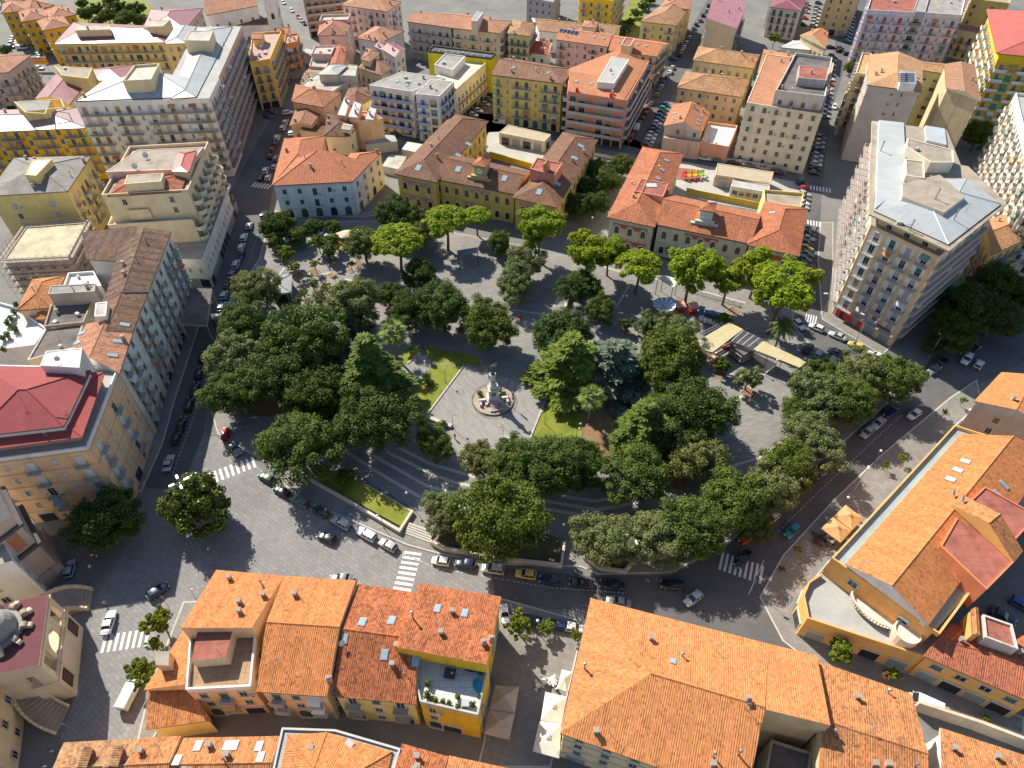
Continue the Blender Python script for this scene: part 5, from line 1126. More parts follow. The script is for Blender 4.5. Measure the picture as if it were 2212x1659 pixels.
# ==== f_plants
import random as _r
LEAF={'ycedar':leaf_mat('light_cedar_needles',(.13,.18,.028),(.29,.34,.065)),'oak':leaf_mat('oak_leaves',(.070,.110,.020),(.195,.24,.052)),'oakl':leaf_mat('olive_leaves',(.12,.15,.045),(.30,.32,.13)),'dark':leaf_mat('dark_or_shaded_leaves',(.046,.085,.017),(.135,.18,.040)),'pine':leaf_mat('pine_needles',(.17,.24,.012),(.37,.43,.028)),'cedar':leaf_mat('cedar_needles',(.10,.16,.03),(.24,.31,.065)),'blue':leaf_mat('blue_cedar_needles',(.13,.17,.115),(.29,.33,.235)),'lime':leaf_mat('young_leaves',(.10,.15,.016),(.24,.28,.035)),'mag':leaf_mat('glossy_leaves',(.02,.048,.012),(.17,.19,.028),.1,.3),'palm':leaf_mat('palm_fronds',(.14,.20,.035),(.36,.42,.12)),'bush':leaf_mat('shrub_leaves',(.05,.10,.02),(.14,.20,.04)),'dry':leaf_mat('dry_leaves',(.25,.12,.05),(.36,.20,.09))}
BARK=plain('bark',(.12,.09,.07),.95,.25,3);BARKL=plain('pale_bark',(.22,.17,.13),.95,.2,3);BARKR=plain('pine_bark',(.20,.11,.07),.95,.25,3)
def leaves(mb,c,r,n,mat,rg,size,flat=1.0,up=.35,long_=1.5):
 for _ in range(n):
  while True:
   d=Vector((rg.uniform(-1,1),rg.uniform(-1,1),rg.uniform(-1,1)))
   if .05<d.length<1:break
  d.normalize();rad=r*(rg.random()**.4)
  p=c+Vector((d.x*rad,d.y*rad,d.z*rad*flat))
  nn=(d+Vector((rg.uniform(-.8,.8),rg.uniform(-.8,.8),rg.uniform(-.5,.8)+up))).normalized()
  t=nn.orthogonal().normalized();t=Matrix.Rotation(rg.uniform(0,6.28),3,nn)@t;b=nn.cross(t)
  s=size*rg.uniform(.6,1.25);t=t*s*long_/2;b=b*s/2
  k=len(mb.v);mb.v+=[(p-t-b*.3)[:],(p-t*.1-b)[:],(p+t-b*.1)[:],(p-t*.1+b)[:]]
  mb.f.append((k,k+1,k+2,k+3));mb.m.append(0);mb.uv+=[(0,0)]*4
def limb(mb,pts,r0,r1,mat,n=7):
 for i in range(len(pts)-1):
  t0,t1=i/(len(pts)-1),(i+1)/(len(pts)-1)
  mb.tube(pts[i],pts[i+1],r0+(r1-r0)*t0,r0+(r1-r0)*t1,mat,n,cap=(i==len(pts)-2))
def broad(seed,kind,Rr=1.0,zs=.85,nc=85,per=85,leaf=.085,th=.45,bark=BARK,gaps=.12,lowcut=-.55):
 """unit broadleaf tree: crown radius 1 about (0,0,0); trunk reaches down th below the crown bottom"""
 rg=_r.Random(seed);mb=MB();m=LEAF[kind];mb.mi(m)
 lob=[(rg.uniform(0,6.28),rg.uniform(-.4,.8),rg.uniform(.06,.30))for _ in range(9)]
 cl=[];i=0
 while len(cl)<nc and i<nc*6:
  i+=1
  z=rg.uniform(-1,1)
  if z<lowcut:continue
  a=rg.uniform(0,6.28);q=math.sqrt(1-z*z)
  rad=.71+rg.uniform(-.17,.12)
  for la,lz,ls in lob:
   dd=math.cos(a-la)*q*math.sqrt(1-lz*lz)+z*lz
   if dd>.72:rad+=ls*(dd-.72)/.28
  if rg.random()<gaps:rad*=.62
  p=Vector((q*math.cos(a)*rad,q*math.sin(a)*rad,z*rad*zs))
  if any((p-x).length<.16 for x in cl):continue
  cl.append(p)
 for p in cl:leaves(mb,p,rg.uniform(.13,.27),int(per*rg.uniform(.7,1.3)),m,rg,leaf,.8)
 leaves(mb,Vector((0,0,0)),.62,int(nc*per*.12),m,rg,leaf*1.4,zs)
 tr=MB();zb=-zs*.75
 limb(tr,[Vector((0,0,zb-th)),Vector((.02,.01,zb-th*.4)),Vector((.0,.03,zb+.12))],.075,.052,bark)
 for k in range(6):
  a=k*1.05+rg.uniform(-.3,.3);e=Vector((math.cos(a)*.55,math.sin(a)*.55,rg.uniform(-.1,.45)))
  limb(tr,[Vector((0,.02,zb+.02)),e*.4+Vector((0,0,zb*.35)),e],.04,.012,bark,5)
 return mb.mesh('crown'),tr.mesh('trunk'),zs*.75+th
def pine(seed,umb=True):
 rg=_r.Random(seed);mb=MB();m=LEAF['pine'];mb.mi(m);tr=MB()
 if umb:
  for k in range(80):
   a=rg.uniform(0,6.28);q=math.sqrt(rg.random());z=.40*(1-q*q)**.6*rg.uniform(.7,1.1)-.05
   leaves(mb,Vector((q*math.cos(a)*.86,q*math.sin(a)*.86,z)),rg.uniform(.15,.23),150,m,rg,.055,.75,.7,2.0)
  top=-.05;L=1.15
 else:
  for k in range(26):
   a=k*2.4+rg.uniform(-.5,.5);q=.75*rg.random()**.6;z=rg.uniform(-.6,.75)*(1-q*.4)
   c=Vector((q*math.cos(a),q*math.sin(a),z))
   for j in range(6):
    leaves(mb,c+Vector((rg.uniform(-.24,.24),rg.uniform(-.24,.24),rg.uniform(-.1,.14))),rg.uniform(.14,.24),105,m,rg,.058,.8,.7,2.0)
   limb(tr,[Vector((0,0,z-.35)),c*.6+Vector((0,0,-.1)),c],.03,.008,BARKR,5)
  top=.55;L=1.5
 limb(tr,[Vector((0,0,-L)),Vector((.05,.02,-L*.5)),Vector((-.02,.04,top-.05))],.065,.035,BARKR)
 for k in range(7):
  a=k*.9;limb(tr,[Vector((0,.03,-.35 if umb else .1)),Vector((math.cos(a)*.35,math.sin(a)*.35,-.12 if umb else .25)),Vector((math.cos(a)*.7,math.sin(a)*.7,.06 if umb else .3))],.028,.008,BARKR,5)
 return mb.mesh('crown'),tr.mesh('trunk'),L
def spray(mb,a,e,wid,n,rg,size):
 """a flat feathery bough from a to e"""
 d=e-a;L=d.length;d.normalize();sd=Vector((-d.y,d.x,0)).normalized()
 for _ in range(n):
  t=rg.random()**.7;w=wid*(1-t*.75)*rg.uniform(-1,1);p=a+d*L*t+sd*w+Vector((0,0,rg.uniform(-.03,.03)-.10*abs(w)))
  o=(d*rg.uniform(.5,1.1)+sd*(w/wid*1.2+rg.uniform(-.5,.5))+Vector((0,0,rg.uniform(-.25,.2)))).normalized();up=(Vector((0,0,1))+Vector((rg.uniform(-.5,.5),rg.uniform(-.5,.5),0))).normalized();b=o.cross(up).normalized()
  s=size*rg.uniform(.6,1.3);k=len(mb.v)
  mb.v+=[(p-b*s*.16)[:],(p+o*s*.5-b*s*.22)[:],(p+o*s)[:],(p+o*s*.5+b*s*.22)[:]];mb.f.append((k,k+1,k+2,k+3));mb.m.append(0);mb.uv+=[(0,0)]*4
def conifer(seed,kind,H=2.6,wide=1.0,layers=15):
 """layered cedar: base at z=0, height H, lower limbs reach radius 1"""
 rg=_r.Random(seed);mb=MB();m=LEAF[kind];mb.mi(m);tr=MB()
 limb(tr,[Vector((0,0,0)),Vector((.01,.02,H*.5)),Vector((0,0,H*.97))],.075,.012,BARK)
 for l in range(layers):
  t=l/(layers-1);z=H*(.12+.84*t);rad=wide*(1-t)**.8+.07;nb=max(4,int(8*(1-t)+3))
  for k in range(nb):
   a=k*6.28/nb+l*.7+rg.uniform(-.3,.3);rr_=rad*rg.uniform(.6,1.12)
   e=Vector((math.cos(a)*rr_,math.sin(a)*rr_,z+rr_*rg.uniform(-.16,.08)))
   limb(tr,[Vector((0,0,z-.05)),e],.018,.005,BARK,4)
   spray(mb,Vector((0,0,z))+(e-Vector((0,0,z)))*.12,e,.10+rr_*.26,int(60+190*rr_),rg,.16)
 return mb.mesh('crown'),tr.mesh('trunk'),0
def fanpalm(seed,n=30,feather=False,kind='palm'):
 """palm with its crown heart at the origin: fan leaves on stalks, or long feather fronds"""
 rg=_r.Random(seed);mb=MB();m=LEAF[kind];mb.mi(m);tr=MB()
 def blade(b0,tip,w):
  sd=(tip-b0).cross(Vector((.1,.1,1))).normalized()*w;k0=len(mb.v);c=b0.lerp(tip,.45)
  mb.v+=[b0[:],(c+sd)[:],tip[:],(c-sd)[:]];mb.f.append((k0,k0+1,k0+2,k0+3));mb.m.append(0);mb.uv+=[(0,0)]*4
 for k in range(n):
  a=k*2.4;el=1.2-2.0*(k/n)**1.1;d=Vector((math.cos(a)*math.cos(el),math.sin(a)*math.cos(el),math.sin(el)));side=Vector((-math.sin(a),math.cos(a),0));up=side.cross(d)
  if feather:
   q=[d*t+Vector((0,0,-.5*t*t))for t in(0,.25,.5,.75,1.0)]
   for j in range(26):
    t=.15+.85*j/26;p=d*t+Vector((0,0,-.5*t*t));f_=(d+Vector((0,0,-t))).normalized()
    for s_ in(-1,1):blade(p,p+(f_*.14+side*s_*.24*(1.15-t)+Vector((0,0,-.05))),.018)
   limb(tr,q,.02,.006,BARKL,4)
  else:
   h=d*.42;tr.tube((0,0,0),h,.016,.012,BARKL,4)
   for j in range(15):
    an=(j-7)/7*1.35;L=rg.uniform(.46,.62)*(1-.15*abs(an));o=d*math.cos(an)+side*math.sin(an)
    blade(h,h+o*L+Vector((0,0,-.12-.05*abs(an))),.03)
 tr.lathe((0,0,0),[(.10,-2.2),(.075,-1.9),(.07,-.5),(.13,-.35),(.15,-.1),(.05,.08)],BARKL,9)
 return mb.mesh('crown'),tr.mesh('trunk'),2.2
KIND={}
KIND['oak']=[broad(s,'oak',nc=110,per=210,leaf=.046,gaps=.22)for s in(1,2,3,9)]
KIND['oakl']=[broad(s,'oakl',nc=110,per=210,leaf=.046,gaps=.22)for s in(4,5,10)]
KIND['dark']=[broad(s,'dark',nc=110,per=210,leaf=.046)for s in(6,7)]
KIND['mag']=[broad(8,'mag',nc=100,per=170,leaf=.058,zs=.9,th=.3)]
KIND['small']=[broad(s,'oak',nc=48,per=110,leaf=.085,th=.8)for s in(11,12)]
KIND['smalll']=[broad(s,'oakl',nc=48,per=110,leaf=.085,th=.8)for s in(17,18)]
KIND['lime']=[broad(s,'lime',nc=42,per=55,leaf=.14,th=1.1,gaps=.25,bark=BARKL)for s in(13,14)]
KIND['sapling']=[broad(s,'lime',nc=26,per=26,leaf=.17,zs=.6,th=1.7,gaps=.3,bark=BARKL,lowcut=-.35)for s in(15,16)]
KIND['umb']=[pine(s)for s in(21,22)]
KIND['pine']=[pine(s,False)for s in(23,24,25)]
KIND['cedar']=[conifer(31,'cedar'),conifer(32,'cedar')]
KIND['bcedar']=[conifer(33,'blue')]
KIND['widecedar']=[conifer(34,'blue',1.3,1.0,10)]
KIND['lowcedar']=[conifer(35,'ycedar',1.7,1.0,9)]
KIND['fan']=[fanpalm(41,24)]
KIND['date']=[fanpalm(42,34,True,'cedar')]
KIND['bush']=[broad(s,'bush',nc=40,per=50,leaf=.13,th=.1,lowcut=-.2,zs=.7)for s in(51,52)]
KIND['ball']=[broad(53,'oakl',nc=60,per=60,leaf=.1,th=.25,gaps=0)]
KIND['dry']=[broad(54,'dry',nc=26,per=40,leaf=.14,th=.9)]
TN={'oak':('oak_tree','tree'),'oakl':('oak_tree','tree'),'dark':('oak_tree','tree'),'mag':('magnolia_tree','tree'),'small':('street_tree','tree'),'smalll':('street_tree','tree'),'lime':('street_tree','tree'),'sapling':('young_tree','tree'),'umb':('umbrella_pine','tree'),'pine':('pine_tree','tree'),'cedar':('cedar_tree','tree'),'bcedar':('cedar_tree','tree'),'widecedar':('cedar_tree','tree'),'lowcedar':('cedar_tree','tree'),'fan':('palm_tree','palm'),'date':('palm_tree','palm'),'bush':('shrub','shrub'),'ball':('clipped_shrub','shrub'),'dry':('street_tree','tree')}
tcount={}
def tree(kind,x,y,r,label,group=None,gz=ZP,ht=None,trunk=None):
 """x, y: photo point of the crown centre (tree foot for cedars, crown centre for palms); r: crown radius in photo units"""
 vs=KIND[kind];k=tcount.get(kind,0);tcount[kind]=k+1
 cr,tk,drop=vs[k%len(vs)]
 rg=_r.Random(int(x*13+y*7))
 nm,cat=TN[kind]
 if kind in('cedar','bcedar','widecedar','lowcedar'):
  p=P(x,y,gz);s=r*depth(p)/FPX;base=p;hs=ht or 1.0
  t=empty(nm,base,rg.uniform(0,6.28),label,cat,group)
  a=inst('crown',cr,t,(0,0,0),0,(s,s,s*hs));b=inst('trunk',tk,t,(0,0,0),0,(s,s,s*hs));return t
 z=5.0
 for _ in range(5):
  p=P(x,y,z);s=r*depth(p)/FPX
  tl=drop*s if trunk is None else drop*s+trunk
  z=gz+tl*.99
 t=empty(nm,(p.x,p.y,gz),rg.uniform(0,6.28),label,cat,group)
 q=rg.uniform(.92,1.08)
 inst('crown',cr,t,(0,0,z-gz),0,(s,s,s*q))
 zt=(z-gz)/drop
 inst('trunk',tk,t,(0,0,z-gz),0,(s,s,zt))
 return t
G1,G2='broadleaf trees in the park','trees along the right hand street'
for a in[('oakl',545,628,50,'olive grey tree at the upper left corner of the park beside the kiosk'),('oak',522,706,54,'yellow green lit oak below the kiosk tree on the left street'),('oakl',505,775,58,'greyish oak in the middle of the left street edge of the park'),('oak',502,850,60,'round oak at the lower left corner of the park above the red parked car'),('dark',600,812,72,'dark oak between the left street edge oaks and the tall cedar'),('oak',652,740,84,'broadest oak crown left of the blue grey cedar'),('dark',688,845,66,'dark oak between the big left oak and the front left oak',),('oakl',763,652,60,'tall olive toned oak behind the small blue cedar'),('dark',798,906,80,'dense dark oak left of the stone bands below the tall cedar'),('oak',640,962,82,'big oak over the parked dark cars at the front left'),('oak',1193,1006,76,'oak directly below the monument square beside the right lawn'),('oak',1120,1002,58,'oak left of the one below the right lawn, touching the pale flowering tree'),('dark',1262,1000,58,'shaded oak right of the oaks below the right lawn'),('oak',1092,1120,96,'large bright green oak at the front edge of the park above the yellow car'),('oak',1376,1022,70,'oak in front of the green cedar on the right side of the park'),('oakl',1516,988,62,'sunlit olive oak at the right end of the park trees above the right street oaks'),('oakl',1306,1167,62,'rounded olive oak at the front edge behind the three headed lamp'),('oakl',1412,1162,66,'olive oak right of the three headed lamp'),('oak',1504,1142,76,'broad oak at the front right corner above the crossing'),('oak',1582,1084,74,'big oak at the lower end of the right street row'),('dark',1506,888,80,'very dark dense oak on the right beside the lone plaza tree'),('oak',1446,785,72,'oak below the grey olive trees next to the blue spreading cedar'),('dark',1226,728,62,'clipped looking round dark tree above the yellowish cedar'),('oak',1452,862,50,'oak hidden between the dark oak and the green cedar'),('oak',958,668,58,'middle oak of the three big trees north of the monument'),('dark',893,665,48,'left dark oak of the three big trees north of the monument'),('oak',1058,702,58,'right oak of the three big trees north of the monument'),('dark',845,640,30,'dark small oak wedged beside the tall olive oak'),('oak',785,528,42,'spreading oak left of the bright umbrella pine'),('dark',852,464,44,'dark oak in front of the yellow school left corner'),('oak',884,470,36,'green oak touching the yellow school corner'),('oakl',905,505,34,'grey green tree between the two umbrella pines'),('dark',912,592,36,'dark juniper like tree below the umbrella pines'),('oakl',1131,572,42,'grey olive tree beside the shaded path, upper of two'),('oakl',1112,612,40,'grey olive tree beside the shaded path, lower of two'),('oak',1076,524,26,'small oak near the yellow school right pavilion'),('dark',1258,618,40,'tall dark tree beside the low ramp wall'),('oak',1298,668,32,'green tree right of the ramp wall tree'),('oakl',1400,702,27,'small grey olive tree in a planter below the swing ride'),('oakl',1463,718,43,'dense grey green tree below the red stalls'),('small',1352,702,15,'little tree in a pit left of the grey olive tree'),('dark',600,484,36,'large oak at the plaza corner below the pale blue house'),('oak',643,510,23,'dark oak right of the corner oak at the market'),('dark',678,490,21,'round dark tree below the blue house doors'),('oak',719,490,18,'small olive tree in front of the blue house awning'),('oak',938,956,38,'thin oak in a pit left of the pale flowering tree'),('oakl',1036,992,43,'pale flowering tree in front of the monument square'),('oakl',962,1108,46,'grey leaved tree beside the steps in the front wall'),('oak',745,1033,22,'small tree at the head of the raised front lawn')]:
 tree(*a,group=G1)
for i,(x,y,r,k,lb)in enumerate([(1662,1058,58,'oakl','beside the silver car, nearest the corner oak'),(1702,1006,58,'oak','second from the lower end'),(1752,946,60,'oakl','third from the lower end, sunlit olive'),(1728,890,40,'oak','standing inside the plaza edge with a visible pit'),(1772,862,58,'oakl','fourth from the lower end, over the plaza side'),(1835,868,60,'oak','over the two parked silver cars'),(1860,808,56,'oakl','reaching over the yellow car'),(1786,812,42,'oak','next to the long pergola end'),(1935,818,58,'oak','at the upper end beside the shaded crossing'),(1620,1120,46,'oak','over the red parked car')]):
 tree(k,x,y,r,'oak of the right street row, '+lb,G2)
for a in[('umb',858,520,50,'bright yellow green umbrella pine in front of the yellow school'),('umb',963,478,46,'tall umbrella pine with twin trunks before the yellow school centre'),('umb',1030,466,29,'small umbrella pine against the yellow school facade'),('pine',1166,495,42,'clumpy pine in front of the yellow school right pavilion'),('pine',1268,542,42,'bright pine left of the stone school'),('pine',1318,540,32,'thin pine touching the stone school left pavilion'),('umb',1381,575,46,'round headed pine in front of the stone school left pavilion'),('pine',1497,582,46,'leaning pine with bent trunk before the stone school centre'),('pine',1578,596,38,'pine right of the bent trunk pine'),('pine',1640,578,40,'pine before the stone school right pavilion'),('pine',1692,628,62,'largest pine at the car park corner')]:
 tree(a[0],a[1],a[2],a[3]*1.2,a[4],group='pines in front of the two schools',trunk=1.5)
tree('cedar',814,868,74,'tall dark green cedar left of the monument',ht=1.0);tree('bcedar',738,790,42,'blue grey cedar left of the tall dark cedar',ht=1.1);tree('bcedar',770,720,32,'small blue grey cedar poking up behind the tall cedar')
tree('cedar',1382,965,66,'green cedar with drooping layers right of the palm',ht=.85);tree('widecedar',1318,822,88,'wide spreading blue green cedar',ht=.95);tree('widecedar',1420,860,46,'blue green cedar crown beside the very dark oak',ht=1.2);tree('lowcedar',1228,832,84,'yellow green cedar reaching over the monument square',ht=1.0)
tree('fan',1278,857,37,'tall fan palm with bare trunk beside the right lawn',gz=ZP);tree('fan',848,716,38,'fan palm behind the tall dark cedar');tree('date',1692,702,30,'dark date palm beside the long pergola')
tree('mag',418,1088,68,'glossy magnolia on its own traffic island at the front left');tree('dark',222,1130,70,'very dark tree in the shade below the peach apartment house')  # the tree below the peach house has its shade put into dark leaves
for a in[('lime',342,1341,30,'yellow green tree beside the left crossing'),('lime',335,1391,17,'small round tree behind the beige roof box'),('lime',305,1449,31,'yellow green tree above the white van'),('lime',1121,1349,29,'bright round tree beside the yellow corner house'),('lime',1181,1354,17,'small tree between parked cars and the cafe alley'),('lime',1242,1370,12,'smallest tree beside the huge hipped roof'),('lime',1818,1405,27,'bright tree in front of the curved shop building'),('lime',1932,1456,14,'green half of the half dead tree in the shop lane'),('dry',1915,1456,13,'dead brown tree in the shop lane'),('sapling',2131,1554,12,'thin sapling in the dark shop lane'),('sapling',2082,864,9,'small tree at the grey house terrace'),('sapling',2042,890,8,'little tree on the right pavement'),('sapling',1952,988,11,'bushy sapling on the right pavement'),('sapling',1915,1004,9,'sapling beside the tall three headed street lamp'),('sapling',1724,1187,9,'sapling above the paved strip near the teal car'),('sapling',1689,1228,8,'lowest sapling on the right pavement')]:
 tree(*a,gz=.12)
for i,(x,y,r,by,k,lb)in enumerate([(593,522,20,0,'small','beside the plaza corner lamp'),(619,546,20,0,'lime','in front of the corner oak'),(686,522,17,0,'lime','left of the yellow green one at the market'),(718,518,17,0,'lime','right of the yellow balloons'),(709,542,18,0,'small','in the large square pit'),(635,577,14,0,'sapling','at the kiosk back corner'),(679,570,11,0,'sapling','beside the bicycle rack'),(676,612,13,0,'sapling','in the middle of the pit grid'),(643,649,12,0,'sapling','before the kiosk door'),(687,638,12,0,'sapling','at the lower end of the pit grid'),(656,632,12,0,'sapling','right of the kiosk'),(703,620,13,0,'sapling','beside the long lamp shadow'),(724,600,7,0,'sapling','thin bare one on the right of the grid'),(758,570,10,0,'sapling','bare one near the dark tree shadow'),(668,596,8,0,'sapling','tiny bare one in the grid centre'),(1618,815,27,0,'smalll','standing alone on the right plaza'),(1561,787,20,0,'small','beside the orange fence'),(1563,690,18,0,'lime','behind the blue dragon ride'),(1398,745,14,0,'small','hidden low by the oak group')]):
 tree(k,x,y,r,'young plaza tree '+lb,'young trees on the plaza')
for i,(x,y,r)in enumerate([(838,262,13),(870,267,12),(910,276,10),(934,278,13),(1009,237,9),(1022,222,9),(1035,205,9),(1050,188,8),(1308,183,10)]):
 tree('small',x,y,r,'small street tree at the foot of the '+('grey house with blue balconies' if i<4 else 'long cream building' if i<8 else 'pink renovated house'),'street trees in the upper streets',gz=0)
for a in[('dark',1248,445,30,'dark tree at the lower end of the gap between the schools'),('dark',1286,440,28,'dark tree touching the stone school in the gap between the schools'),('oak',1288,368,26,'upper left tree in the gap between the schools'),('oak',1343,360,27,'upper right tree in the gap between the schools'),('oak',1316,392,30,'middle tree in the gap between the schools'),('dark',1262,405,24,'tree behind the yellow school right wing'),('oak',1839,145,15,'tree at the corner of the beige apartment house'),('lime',1674,82,13,'bright green tree before the pale warehouse'),('oak',2114,292,34,'round tree between the beige house and the chequered tower'),('small',1999,115,12,'small tree before the lilac block'),('bush',10,110,14,'shrub beside the pink house at the left edge')]:
 tree(*a,gz=0)
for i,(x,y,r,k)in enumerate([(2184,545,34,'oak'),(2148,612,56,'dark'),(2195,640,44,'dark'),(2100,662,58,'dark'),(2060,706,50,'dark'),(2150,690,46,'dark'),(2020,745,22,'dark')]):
 tree(k,x,y,r,'plane tree in the shaded right avenue, '+('lit upper one','next below the lit one','at the picture edge','largest in the middle','over the parked black car','inner one at the road side','low one at the corner')[i],'avenue trees beside the wedge shaped block',gz=0)  # all but the lit one carry the block's shade in darker leaf colour
for i,(x,y,r)in enumerate([(185,30,16),(208,22,18),(232,34,18),(255,20,20),(275,38,20),(292,22,22),(262,50,16),(215,48,14),(300,46,14),(178,8,14),(240,4,16)]):
 tree('bush' if i%2 else 'oak',x,y,r,'scrub tree on the green slope behind the maroon roof, '+('far left','left upper','left lower','upper middle','lower middle','tall dark right','low front','low front left','right end','top left','top centre')[i],'trees on the green slope',gz=0)
for i,(x,y,r)in enumerate([(1352,66,11),(1362,48,12),(1374,30,13),(1390,14,13),(1405,0,13),(1345,75,7)]):
 tree('bush',x,y,r,'green shrub in the strip beside the yellow block, '+('second','third','fourth','fifth','topmost','lowest grey')[i]+' from below','shrubs beside the yellow block',gz=0)
tree('ball',927,825,9,'clipped round olive bush on the left lawn');tree('bush',958,916,9,'shrub growing on the low curved wall');tree('bush',1083,949,5,'little shrub in the monument planter');tree('bush',908,882,10,'shrub at the lower end of the left lawn')
tree('date',1445,532,12,'potted style palm at the stone school facade',gz=0);tree('date',1508,566,10,'palm at the stone school facade behind the pines',gz=0)
# ==== g_cars
CAR_COL={'white':(.80,.80,.79),'silver':(.48,.50,.52),'grey':(.20,.21,.22),'black':(.018,.018,.022),'blue':(.03,.08,.28),'navy':(.015,.03,.09),'red':(.52,.02,.02),'maroon':(.22,.03,.03),'yellow':(.66,.48,.12),'teal':(.01,.24,.26),'green':(.03,.09,.06),'beige':(.5,.42,.3),'lightblue':(.25,.40,.52),'olive':(.35,.32,.08)}
def paint(cn):
 key=('paint',cn)
 if key in MATS:return MATS[key]
 m,nt,bs=base_mat(cn+'_car_paint');c=CAR_COL[cn]
 p=ramp(nt,noise(nt,1.5,3,pos(nt)),[(.3,c4(c,.9)),(.7,c4(c,1.05))])
 nt.links.new(p,bs.inputs['Base Color']);bs.inputs['Roughness'].default_value=.32
 bs.inputs['Coat Weight'].default_value=.6;bs.inputs['Coat Roughness'].default_value=.08
 MATS[key]=m;return m
def car_parts(kind):
 """kinds: hatch, sedan, suv, van, pickup. Front towards +x."""
 L,W,Hh={'hatch':(3.95,1.72,1.48),'small':(3.55,1.64,1.48),'sedan':(4.55,1.8,1.44),'suv':(4.4,1.85,1.64),'van':(5.1,1.95,2.05),'pickup':(5.2,1.95,1.9)}[kind]
 h=L/2
 st={'hatch':[(-h,.70,.45,.85),(-h+.12,.84,.3,.98),(-h*.55,.86,.25,.96),(0,.86,.25,.93),(h*.38,.86,.25,.93),(h*.72,.82,.28,.84),(h-.15,.74,.3,.70),(h,.58,.4,.58)],'sedan':[(-h,.74,.45,.80),(-h+.12,.86,.3,.96),(-h*.6,.89,.25,.98),(0,.9,.25,.93),(h*.36,.9,.25,.93),(h*.74,.86,.28,.82),(h-.15,.76,.3,.68),(h,.6,.4,.56)]}
 s=st['sedan' if kind=='sedan' else 'hatch']
 k=W/1.72 if kind!='sedan' else 1.0;kz={'suv':1.13,'van':1.2,'pickup':1.1}.get(kind,1.0)
 s=[(x,w*k,zb*kz,zt*kz)for x,w,zb,zt in s]
 body=MB();pm=paint('white')
 def ring(x,w,zb,zt):return[Vector((x,-w*.9,zb)),Vector((x,-w,zb+(zt-zb)*.45)),Vector((x,-w*.93,zt-.03)),Vector((x,-w*.55,zt+.02)),Vector((x,w*.55,zt+.02)),Vector((x,w*.93,zt-.03)),Vector((x,w,zb+(zt-zb)*.45)),Vector((x,w*.9,zb))]
 rings=[ring(*q)for q in s]
 for a,c in zip(rings,rings[1:]):
  for i in range(8):
   j=(i+1)%8;body.face([a[i],c[i],c[j],a[j]],pm)
 body.face(list(reversed(rings[0])),pm);body.face(rings[-1],pm)
 gh={'hatch':(-h+.12,-h+.55,h*.02,h*.42),'small':(-h+.10,-h+.5,h*.05,h*.45),'sedan':(-h*.66,-h*.42,h*.02,h*.36),'suv':(-h+.10,-h+.38,h*.08,h*.42),'van':(-h+.06,-h+.12,h*.52,h*.78),'pickup':(h*.02,h*.06,h*.48,h*.76)}[kind]
 belt=s[3][3]-.02;W0=s[3][1]*.93;W1=W0*(.78 if kind not in('van','pickup')else .93);x0,x1,x2,x3=gh
 gl=glass_mat();wins=MB()
 A=[Vector((x0,-W0,belt)),Vector((x3,-W0*.97,belt)),Vector((x3,W0*.97,belt)),Vector((x0,W0,belt))]
 T=[Vector((x1,-W1,Hh)),Vector((x2,-W1,Hh)),Vector((x2,W1,Hh)),Vector((x1,W1,Hh))]
 for i in range(4):
  j=(i+1)%4;wins.face([A[i],A[j],T[j],T[i]],gl if(i==1 or kind not in('van','pickup'))else gl)
 r=[v+Vector((0,0,.012))for v in T];e=.05
 body.face([r[0]+Vector((-e,-e,-.03)),r[1]+Vector((e,-e,-.03)),r[1]+Vector((-.1,.2,.045)),r[0]+Vector((.1,.2,.045))],pm)
 body.face([r[3]+Vector((.1,-.2,.045)),r[2]+Vector((-.1,-.2,.045)),r[2]+Vector((e,e,-.03)),r[3]+Vector((-e,e,-.03))],pm)
 body.face([r[0]+Vector((.1,.2,.045)),r[1]+Vector((-.1,.2,.045)),r[2]+Vector((-.1,-.2,.045)),r[3]+Vector((.1,-.2,.045))],pm)
 body.face([r[1]+Vector((e,-e,-.03)),r[2]+Vector((e,e,-.03)),r[2]+Vector((-.1,-.2,.045)),r[1]+Vector((-.1,.2,.045))],pm)
 body.face([r[3]+Vector((-e,e,-.03)),r[0]+Vector((-e,-e,-.03)),r[0]+Vector((.1,.2,.045)),r[3]+Vector((.1,-.2,.045))],pm)
 for i in range(4):
  a,b=A[i],T[i];o=Vector((0,-.012 if i<2 else .012,0));body.tube(a+o,b+o,.05,.045,pm,4)
 for sg in(-1,1):
  m0=Vector(((x0+x3)/2-.1,sg*(W0+.01),belt));m1=Vector(((x1+x2)/2-.1,sg*(W1+.012),Hh-.02));body.tube(m0,m1,.045,.04,pm,4)
  body.box((x3-.05,sg*(W0+.12),belt+.08),(.14,.2,.12),pm)
 if kind=='van':
  for sg in(-1,1):body.face([Vector((q[0],sg*(W0+(W1-W0)*((q[1]-belt)/(Hh-belt))+.022),q[1]))for q in((x0,belt),(x2-1.1,belt),(x2-1.1,Hh),(x1,Hh))],pm)
  body.face([A[0]+Vector((-.02,0,0)),A[3]+Vector((-.02,0,0)),T[3]+Vector((-.02,0,0)),T[0]+Vector((-.02,0,0))],pm)
 if kind=='pickup':
  body.box((-h*.5,0,1.35),(h*.95,W*.98,.9),plain('load',(.25,.05,.04),.9))
 dk=plain('tyre_rubber',(.02,.02,.02),.9);rim=plain('wheel_rim',(.42,.43,.45),.35,metal=.6)
 wh=MB();rd=.32*(1.08 if kz>1 else 1)
 wh.tube((0,-.1,0),(0,.1,0),rd,rd,dk,12);ri=MB();ri.tube((0,-.115,0),(0,.115,0),rd*.6,rd*.6,rim,8)
 hl=MB();hl.box((0,0,0),(.14,.34,.13),plain('headlamp',(.75,.78,.8),.15));tl=MB();tl.box((0,0,0),(.1,.26,.2),plain('tail_lamp',(.4,.01,.01),.25))
